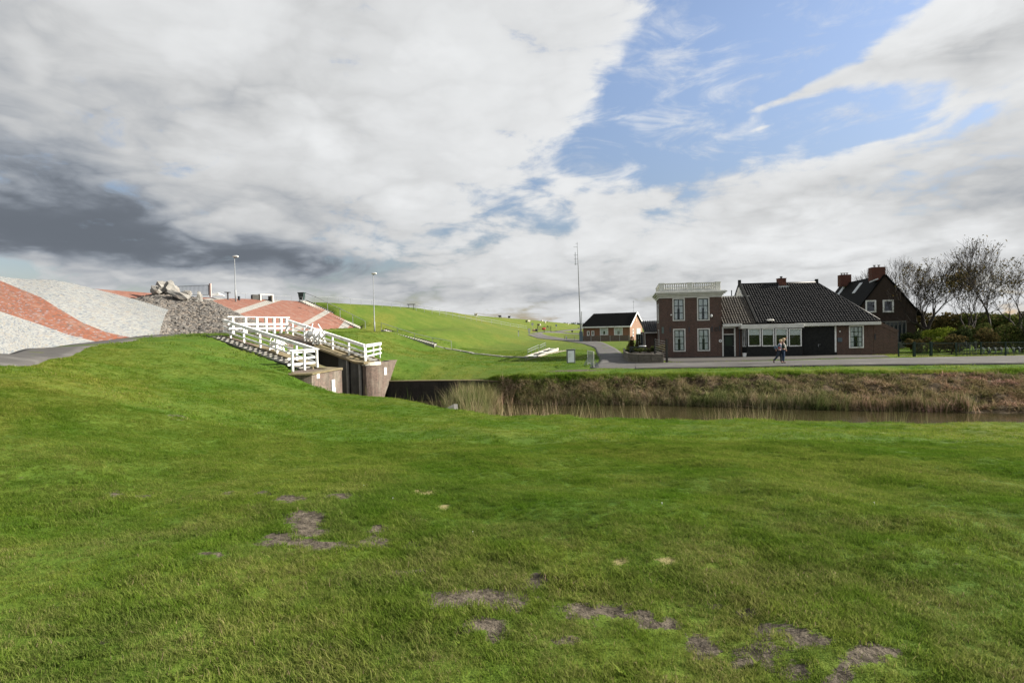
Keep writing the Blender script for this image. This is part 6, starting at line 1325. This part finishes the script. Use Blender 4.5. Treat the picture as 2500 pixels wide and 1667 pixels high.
person(p2, R(-20), 'person standing upright, dark green jacket with cream sleeve and blue jeans', J2, dict(top=JG, leg=JEANS, hair=BLONDE, slR=CREAM), [])

# ------------------------------------------------------------------ sheep on the dike
WOOL = mat('cream_wool', (.62,.58,.5), (.5,.46,.4), 9, .95, .02, 20); BWOOL = mat('black_wool', (.03,.027,.025), None, 9, .95); FACE = mat('sheep_face', (.3,.27,.23), None, 5, .8)
def sheep_mesh(black):
    r = empty('sheep', (0,0,0)); w = BWOOL if black else WOOL
    skinfig('body', [V((-.42,0,.62)),V((0,0,.64)),V((.38,0,.66)),V((.55,0,.78)),V((.72,0,.82)),V((-.34,.12,.4)),V((-.36,.12,0.02)),V((-.34,-.12,.4)),V((-.36,-.12,.02)),V((.34,.12,.4)),V((.34,.12,.02)),V((.34,-.12,.4)),V((.34,-.12,.02))],
      [(0,1),(1,2),(2,3),(3,4),(0,5),(5,6),(0,7),(7,8),(2,9),(9,10),(2,11),(11,12)], [.25,.3,.27,.14,.08,.08,.04,.08,.04,.08,.04,.08,.04], w, r, root=1)
    mb = MB(); mb.rock((.76,0,.82),(.13,.08,.09),2,1,amp=.05); mb.build('face', BWOOL if black else FACE, r)
    for s_ in (-1, 1): mb = MB(); mb.rock((.66,.12*s_,.87),(.05,.08,.03),2,1,amp=.05); mb.build('ear', w, r)
    return r
SH = [(1162,773.5,0,'white sheep on the dike crest above the railing, leftmost of the flock'),(1221,776.5,1,'black sheep on the skyline right of the leftmost white one'),(1243,777.5,1,'small dark sheep standing on the skyline'),
 (1285,787.5,1,'black sheep on the slope left of the round sign'),(1291,787.5,0,'white sheep close behind the black one left of the round sign'),(1314,796.5,1,'black sheep just right of the round sign'),(1318,796,0,'white sheep touching the black one right of the round sign'),
 (1323,785.5,0,'white sheep high on the slope above the gate'),(1338,787.5,0,'pale sheep on the crest above the small dark sign'),(1331,789.5,0,'pale sheep a little below the crest above the gate'),(1397,812,1,'black sheep lying alone by the far road'),
 (1412,801,1,'dark sheep next to the mast on the far slope'),(1387,792.5,0,'white sheep on the far end of the dike crest')]
protoS = {}
for i, (px, py, bl, lab) in enumerate(SH):
    p = G(px, py, rough=False)
    if p.y > 420: p = at(px, py, 420); p.z = max(p.z-.3, hgt(p.x, p.y, False)) 
    if bl not in protoS: o = sheep_mesh(bl); protoS[bl] = o
    else: o = copy_tree(protoS[bl])
    o.location = p; o.rotation_euler = (0,0,random.random()*6.28); s_ = 1.0; o.scale = (s_,)*3; tag(o, lab, 'sheep', 'sheep grazing on the dike')

# ------------------------------------------------------------------ grass, reeds and litter, scattered with geometry nodes
def blademat(name, cols, tr=.45, tipc=None):
    m_ = bpy.data.materials.new(name); m_.use_nodes = True; T = NT(m_.node_tree); T.n.clear(); out = T.add('ShaderNodeOutputMaterial')
    df = T.add('ShaderNodeBsdfDiffuse'); tl = T.add('ShaderNodeBsdfTranslucent'); mx = T.add('ShaderNodeMixShader'); gs = T.add('ShaderNodeBsdfGlossy'); gs.inputs['Roughness'].default_value = .45; mx2 = T.add('ShaderNodeMixShader'); mx2.inputs[0].default_value = .0
    at_ = T.add('ShaderNodeAttribute'); at_.attribute_name = 'rnd'; rp = T.add('ShaderNodeValToRGB'); T.l.new(at_.outputs['Fac'], rp.inputs[0]); e = rp.color_ramp.elements
    while len(e) < len(cols): e.new(.5)
    for i, (ps, c) in enumerate(cols): e[i].position = ps; e[i].color = (*c, 1)
    P = T.add('ShaderNodeNewGeometry').outputs['Position']; n1 = T.ss(T.noise(P, .35, 5, .6, .3), .36, .64); n3 = T.ss(T.noise(T.scalev(P, (.09,.05,.1)), 1, 4, .6, .5), .5, .68); n2 = T.ss(T.noise(P, 2.3, 6, .65), .40, .66)
    c = rp.outputs[0]; c = T.mix(1, c, T.mix(n1, (.70,.84,.65), (1.22,1.08,1.3)), 'MULTIPLY'); c = T.mix(1, c, T.mix(n3, (1,1,1), (1.35,1.05,1.3)), 'MULTIPLY'); c = T.mix(1, c, T.mix(T.m('MULTIPLY', n2, .8), (1,1,1), (.66,.80,.6)), 'MULTIPLY')
    sy = T.add('ShaderNodeSeparateXYZ'); T.l.new(P, sy.inputs[0]); dryf = T.m('MULTIPLY', T.ss(sy.outputs[1], 10, 3.5), T.ss(T.noise(P, .9, 5, .7), .38, .62)); c = T.mix(1, c, T.mix(dryf, (1,1,1), (1.28,1.02,1.9)), 'MULTIPLY')
    T.l.new(c, df.inputs[0]); T.l.new(c, tl.inputs[0]); mx.inputs[0].default_value = tr; T.l.new(df.outputs[0], mx.inputs[1]); T.l.new(tl.outputs[0], mx.inputs[2])
    T.l.new(mx.outputs[0], mx2.inputs[1]); T.l.new(gs.outputs[0], mx2.inputs[2]); T.l.new(mx2.outputs[0], out.inputs[0]); return m_
GB = blademat('grass_blade', [(0,(.082,.138,.016)),(.45,(.130,.198,.024)),(.86,(.168,.218,.042)),(.93,(.20,.21,.055)),(1,(.28,.24,.11))])
RB = blademat('dry_reed_blade', [(0,(.055,.045,.02)),(.4,(.17,.132,.065)),(.8,(.32,.255,.145)),(1,(.40,.33,.21))], tr=.2)
RG = blademat('green_reed_blade', [(0,(0.0496, 0.0682, 0.0186)),(.6,(0.0868, 0.1116, 0.0341)),(.85,(0.2232, 0.2046, 0.0992)),(1,(0.3224, 0.2790, 0.1674))], tr=.3)
def tuft(name, n, rad, h0, h1, w, bend, m2, drysh=.08, seg=2, flat=0):
    V_ = []; F_ = []; rn = []
    for i in range(n):
        a_ = random.random()*6.283; rr = rad*math.sqrt(random.random()); x, y = rr*math.cos(a_), rr*math.sin(a_); h = random.uniform(h0, h1); th = random.random()*6.283; bx, by = math.cos(th), math.sin(th); bd = bend*random.uniform(.3, 1.3)*h
        wx, wy = -by*w*.5, bx*w*.5; q = random.random()*.86 if random.random() > drysh else random.uniform(.88, 1); b0 = len(V_); lean_x = .25*h
        for s_ in range(seg+1):
            f = s_/seg; z = h*f*(1-flat*.5*f) - (.01 if s_ == 0 else 0); k = (1-f)**.7; cx = x+bx*bd*f*f; cy = y+by*bd*f*f
            if s_ == seg: V_.append((cx, cy, z)); rn.append(q)
            else: V_ += [(cx-wx*k, cy-wy*k, z), (cx+wx*k, cy+wy*k, z)]; rn += [q, q]
        for s_ in range(seg-1): F_.append((b0+2*s_, b0+2*s_+1, b0+2*s_+3, b0+2*s_+2))
        F_.append((b0+2*seg-2, b0+2*seg-1, b0+2*seg))
    me = bpy.data.meshes.new(name); me.from_pydata(V_, [], F_); attr(me, 'rnd', rn); me.materials.append(m2); return bpy.data.objects.new(name, me)
def scatter(name, pts, rot, scl, idx, protos_, kind='stuff', label=None, cat=None):
    cl = bpy.data.collections.new(name+'_kinds')
    for i, o in enumerate(protos_): o.name = '%s_%02d' % (name, i); cl.objects.link(o)
    me = bpy.data.meshes.new(name); me.vertices.add(len(pts)); me.vertices.foreach_set('co', np.asarray(pts, np.float32).ravel())
    a = me.attributes.new('rot', 'FLOAT_VECTOR', 'POINT'); a.data.foreach_set('vector', np.asarray(rot, np.float32).ravel()); attr(me, 'scl', scl)
    a = me.attributes.new('idx', 'INT', 'POINT'); a.data.foreach_set('value', np.asarray(idx, np.int32))
    o = bpy.data.objects.new(name, me); COL.objects.link(o); o['kind'] = kind
    if label: tag(o, label, cat)
    ng = bpy.data.node_groups.new(name, 'GeometryNodeTree'); ng.interface.new_socket('Geometry', in_out='INPUT', socket_type='NodeSocketGeometry'); ng.interface.new_socket('Geometry', in_out='OUTPUT', socket_type='NodeSocketGeometry')
    N = ng.nodes; gi = N.new('NodeGroupInput'); go = N.new('NodeGroupOutput'); ip = N.new('GeometryNodeInstanceOnPoints'); ci = N.new('GeometryNodeCollectionInfo'); ci.inputs['Collection'].default_value = cl; ci.inputs['Separate Children'].default_value = True; ci.inputs['Reset Children'].default_value = True
    def na(t, nm): q = N.new('GeometryNodeInputNamedAttribute'); q.data_type = t; q.inputs['Name'].default_value = nm; return q.outputs['Attribute']
    l = ng.links.new; l(gi.outputs[0], ip.inputs['Points']); l(ci.outputs[0], ip.inputs['Instance']); ip.inputs['Pick Instance'].default_value = True; l(na('INT', 'idx'), ip.inputs['Instance Index'])
    er_ = N.new('FunctionNodeEulerToRotation'); l(na('FLOAT_VECTOR', 'rot'), er_.inputs[0]); l(er_.outputs[0], ip.inputs['Rotation']); l(na('FLOAT', 'scl'), ip.inputs['Scale']); l(ip.outputs[0], go.inputs[0])
    md = o.modifiers.new('scatter', 'NODES'); md.node_group = ng; return o
from bisect import bisect
# fast lookup of the ground grid
def gz(X, Y):
    i = np.clip(np.searchsorted(XS, X)-1, 0, nx-2); j = np.clip(np.searchsorted(YS, Y)-1, 0, ny-2); fx = (X-XS[i])/(XS[i+1]-XS[i]); fy = (Y-YS[j])/(YS[j+1]-YS[j])
    return (GZ[j,i]*(1-fx)+GZ[j,i+1]*fx)*(1-fy)+(GZ[j+1,i]*(1-fx)+GZ[j+1,i+1]*fx)*fy
soilg = np.maximum(soil, straw*.75).reshape(ny, nx); bankg = bank.reshape(ny, nx)
def glook(A, X, Y):
    i = np.clip(np.rint(np.interp(X, XS, np.arange(nx))).astype(int), 0, nx-1); j = np.clip(np.rint(np.interp(Y, YS, np.arange(ny))).astype(int), 0, ny-1); return A[j, i]
def inpoly(X, Y, poly):
    c = np.zeros(len(X), bool); n = len(poly)
    for i in range(n):
        x0, y0 = poly[i][0], poly[i][1]; x1, y1 = poly[(i+1) % n][0], poly[(i+1) % n][1]
        if y0 == y1: continue
        m = ((Y < y0) != (Y < y1)) & (X < (x1-x0)*(Y-y0)/(y1-y0)+x0); c ^= m
    return c
POLYS = [PATH_N+PATH_F[::-1], rn+rf[::-1], [tuple(q) for q in side_l]+[tuple(q) for q in side_r][::-1], [(12.6,44.4),(31,45),(31.4,60),(12.6,60)],
   [(-9.3,31.05),(-9.58,27.2),(-10.5,27.0),(-11.5,30.0),(-10.9,31.2),(-10.3,31.4)]]
pl4 = [LW(s,t,0) for s, t in ((-10.5,-1.35),(.15,-1.35),(.2,-.3),(1.5,-.3),(1.5,5.1),(-1.5,5.1),(-1.6,6.1),(-10.4,6.1))]; POLYS.append([tuple(q) for q in pl4])
POLYS.append([tuple(q) for q in bot1]+[(-60,40),(-60,0)]); POLYS.append([tuple(q) for q in bot2]+[(-27.4,74.5),(-60,76),(-60,44)]); POLYS.append([(-9.4,35.7),(-8.6,36.1),(-8.0,37.4),(-8,39.4),(-9.2,39),(-10,37)]); POLYS.append([tuple(q) for q in rb]+[(-22,52),(-34,50)])
def field(y0, y1, dens_, nk, s0=.8, s1=1.25, xm=1.0):
    n = int(dens_*(y1**2-y0**2)*xm); Y = np.sqrt(rng.uniform(y0**2, y1**2, n)); X = Y*rng.uniform(-xm, xm, n)
    sg = glook(soilg, X, Y) + 1.1*vnoise(X, Y, 5.5, 3) + 1.0*vnoise(X, Y, 14., 21); bk = glook(bankg, X, Y); keep = (sg < .85) & (bk < .5) & ~((X > -9.7) & (Y > pl(X, EN)+1.6) & (Y < pl(X, EF)))
    for P in POLYS: keep &= ~inpoly(X, Y, P)
    X, Y = X[keep], Y[keep]; n = len(X); Z = gz(X, Y); e = .1; sx = (gz(X+e, Y)-gz(X-e, Y))/(2*e); sy = (gz(X, Y+e)-gz(X, Y-e))/(2*e)
    rx = np.clip(np.arctan(sy)*.6, -.6, .6)+rng.normal(size=n)*.10; ry = np.clip(-np.arctan(sx)*.6, -.6, .6)+rng.normal(size=n)*.10+.12
    big = np.clip(vnoise(X, Y, 1.7, 8)*1.2+vnoise(X, Y, 4.5, 10)*.8+vnoise(X, Y, .45, 9), -.6, .9)
    scl = rng.uniform(s0, s1, n)*(1+big*.55)
    rot = np.stack([rx, ry, rng.uniform(0, 6.28, n)], 1)
    return np.stack([X, Y, Z], 1), rot, scl, rng.integers(0, nk, n)
near_k = [tuft('t', 32, .055, .010, .030, .0038, 1.3, GB, .05, 3) for _ in range(7)] + [tuft('t', 24, .045, .016, .036, .0042, 1.2, GB, .08, 3)]
scatter('grass', *field(1.2, 11.5, 520, 8), near_k)
mid_k = [tuft('t', 26, .11, .012, .042, .008, 1.0, GB, .06, 2) for _ in range(6)]
scatter('grass', *field(11.3, 27, 80, 6, .7, 1.15), mid_k)
far_k = [tuft('t', 24, .28, .02, .065, .018, 1.0, GB, .05, 2) for _ in range(5)]
scatter('grass', *field(26.5, 74, 5.5, 5, .8, 1.3, xm=.95), far_k)
# ragged overhanging grass along the top of the far bank
n = 5200; X = rng.uniform(-1.5, 36, n); Y = pl(X, EF)+rng.normal(size=n)*.28-.02; Z = gz(X, Y)
scatter('bank_top_grass', np.stack([X,Y,Z],1), np.stack([rng.normal(size=n)*.3+.3, rng.normal(size=n)*.3, rng.uniform(0,6.28,n)],1), rng.uniform(.4,1.25,n)*(1+vnoise(X,Y,1.3,4)), rng.integers(0,5,n), [tuft('t', 20, .12, .06, .15, .014, 1.0, GB, .1, 2) for _ in range(5)])
# dead reed litter on the far bank
lit = [tuft('t', 22, .17, .05, .26, .026, 1.9, RB, .25, 2, flat=.8) for _ in range(6)] + [tuft('t', 14, .12, .05, .2, .022, 1.4, RG, .3, 2, flat=.5)]
n = 21000; X = rng.uniform(-3.5, 36, n); f = rng.uniform(0, 1, n); es_, ef_ = pl(X, ES), pl(X, EF); f = f*.93; Y = es_+(ef_-es_)*f-.12; Z = gz(X, Y); ok = Z > -1.75; nn = vnoise(X, Y, 1.6, 12)
idx = np.where(rng.uniform(0,1,n) < np.clip(.26+nn*.7, .03, .75), 6, rng.integers(0, 6, n)); ok &= rng.uniform(0,1,n) < np.clip(.55+nn*1.6+vnoise(X, Y, 3.1, 15)*1.2, .05, 1)
scatter('reed_litter', np.stack([X,Y,Z],1)[ok], np.stack([rng.normal(size=n)*.8+.5, rng.normal(size=n)*.8, rng.uniform(0,6.28,n)],1)[ok], (rng.uniform(.5,1.25,n)*(1.1-.45*f))[ok], idx[ok], lit)
# standing reeds: far waterline, near waterline and the big clump at the canal head
def reedk(n, h0, h1, rad, dry): 
    o = tuft('t', n, rad, h0, h1, .022, .45, RG if not dry else RB, .35, 4); return o
rk_ = [reedk(16, .5, 1.1, .14, False) for _ in range(4)] + [reedk(10, .5, 1.15, .14, True) for _ in range(2)]
X = rng.uniform(-1, 36, 1500); Y = pl(X, ES)+rng.normal(size=len(X))*.22; k = (vnoise(X, Y*0, .35, 3)+vnoise(X, Y*0, 1.1, 4)*.6) > -.12; X, Y = X[k], Y[k]; n = len(X); Z = np.maximum(gz(X, Y), -1.75)
scatter('bank_reeds', np.stack([X,Y,Z],1), np.stack([rng.normal(size=n)*.12, rng.normal(size=n)*.12+.12, rng.uniform(0,6.28,n)],1), rng.uniform(.25,.62,n)*np.where(X > 11, 1.7, 1.25), rng.integers(0,6,n), rk_)
sp = [tuft('t', 5, .14, .7, 1.5, .016, .3, RB, .5, 4), tuft('t', 6, .12, .6, 1.3, .018, .35, RG, .6, 4), tuft('t', 4, .1, .6, 1.55, .016, .25, RB, .6, 4)]
X = rng.uniform(-2.5, 30, 1700); Y = pl(X, EN)+1.1+rng.uniform(0, 2.2, 1700); k = (vnoise(X, Y*0, .5, 13)+vnoise(X, Y*0, 1.9, 14)*.7) > -.05; X, Y = X[k], Y[k]; n = len(X); Z = np.maximum(gz(X, Y), -1.68)
scatter('near_reeds', np.stack([X,Y,Z],1), np.stack([rng.normal(size=n)*.1, rng.normal(size=n)*.1+.1, rng.uniform(0,6.28,n)],1), rng.uniform(.85,1.4,n), rng.integers(0,3,n), sp)
bigk = [reedk(22, 1.0, 1.9, .16, False) for _ in range(3)] + [reedk(20, .9, 1.8, .18, True) for _ in range(3)]
X = rng.normal(size=330)*.62-2.2; Y = 31.0+rng.normal(size=330)*1.9; k = (Y > pl(X, EN)+1.0) & (Y < pl(X, EF)-.15); X, Y = X[k], Y[k]; n = len(X)
dr_ = np.where(X > -2.2, rng.integers(2,6,n), rng.integers(0,4,n))
scatter('reed_clump', np.stack([X,Y,np.maximum(gz(X, Y), -1.7)],1), np.stack([rng.normal(size=n)*.12, rng.normal(size=n)*.12+.1, rng.uniform(0,6.28,n)],1), rng.uniform(.6,1.05,n), dr_, bigk)
X = np.array([-7.3,-6.9,-6.1,-5.5,-5.2,-4.8,-4.5,-4.3,-3.9]); Y = pl(X, EN)+.8; n = len(X)
scatter('canal_head_weeds', np.stack([X,Y,gz(X, Y)],1), np.stack([rng.normal(size=n)*.1, rng.normal(size=n)*.1, rng.uniform(0,6.28,n)],1), rng.uniform(.55,.95,n), rng.integers(0,3,n), [tuft('t', 10, .1, .6, 1.5, .03, .35, RG, .5, 4) for _ in range(3)])
# clods on the bare soil patches
ck = []
for k in range(5): mb = MB(); mb.rock((0,0,0),(0.0186, 0.0149, 0.0099),k,1,amp=.5); o = mb.build('clod', mat('soil_clod', (0.0992, 0.0806, 0.0682), (0.0620, 0.0496, 0.0434), 6, .95) if k == 0 else MATS['soil_clod']); COL.objects.unlink(o); ck.append(o)
Y = np.sqrt(rng.uniform(4, 150, 60000)); X = Y*rng.uniform(-.9, .9, 60000); k = glook(soil.reshape(ny, nx), X, Y)+.9*vnoise(X, Y, 5.5, 3) > .75; X, Y = X[k][:5000], Y[k][:5000]; n = len(X)
if n: scatter('soil_clods', np.stack([X,Y,gz(X,Y)-.004],1), rng.uniform(-1,1,(n,3)), rng.uniform(.15,.55,n)**1.0, rng.integers(0,5,n), ck)
# broad-leaved weeds in the turf
wk = [tuft('t', 11, .03, .03, .075, .024, 1.5, GB, 0, 3) for _ in range(4)]
wp = [G(px, py) for px, py in ((150,1612),(205,1600),(1120,1562),(1190,1588),(1250,1480),(520,1336),(1075,1210),(850,1190),(600,1235),(700,1120),(500,1230),(1320,1595),(1385,1630),(1640,1640),(1180,1300),(960,1260),(300,1440),(2390,1600),(2250,1500),(1500,1440))]
wx = np.concatenate([[p.x for p in wp], rng.uniform(-6, 6, 90)]); wy = np.concatenate([[p.y for p in wp], rng.uniform(2.4, 10, 90)]); n = len(wx)
scatter('weeds', np.stack([wx,wy,gz(wx,wy)],1), np.stack([rng.normal(size=n)*.15, rng.normal(size=n)*.15, rng.uniform(0,6.28,n)],1), rng.uniform(.35,.75,n), rng.integers(0,4,n), wk)
# daisies
dm = []
for k in range(2): mb = MB(); mb.lathe([(.002,0),(.002,.018),(.006,.019),(.006,.022)],(0,0,0),7); o = mb.build('daisy', WHITE); COL.objects.unlink(o); dm.append(o)
n = 5; Y = rng.uniform(2.5, 9, n); X = Y*rng.uniform(-.9,.9,n); scatter('daisies', np.stack([X,Y,gz(X,Y)],1), rng.uniform(-.3,.3,(n,3)), rng.uniform(.8,1.2,n), rng.integers(0,2,n), dm)
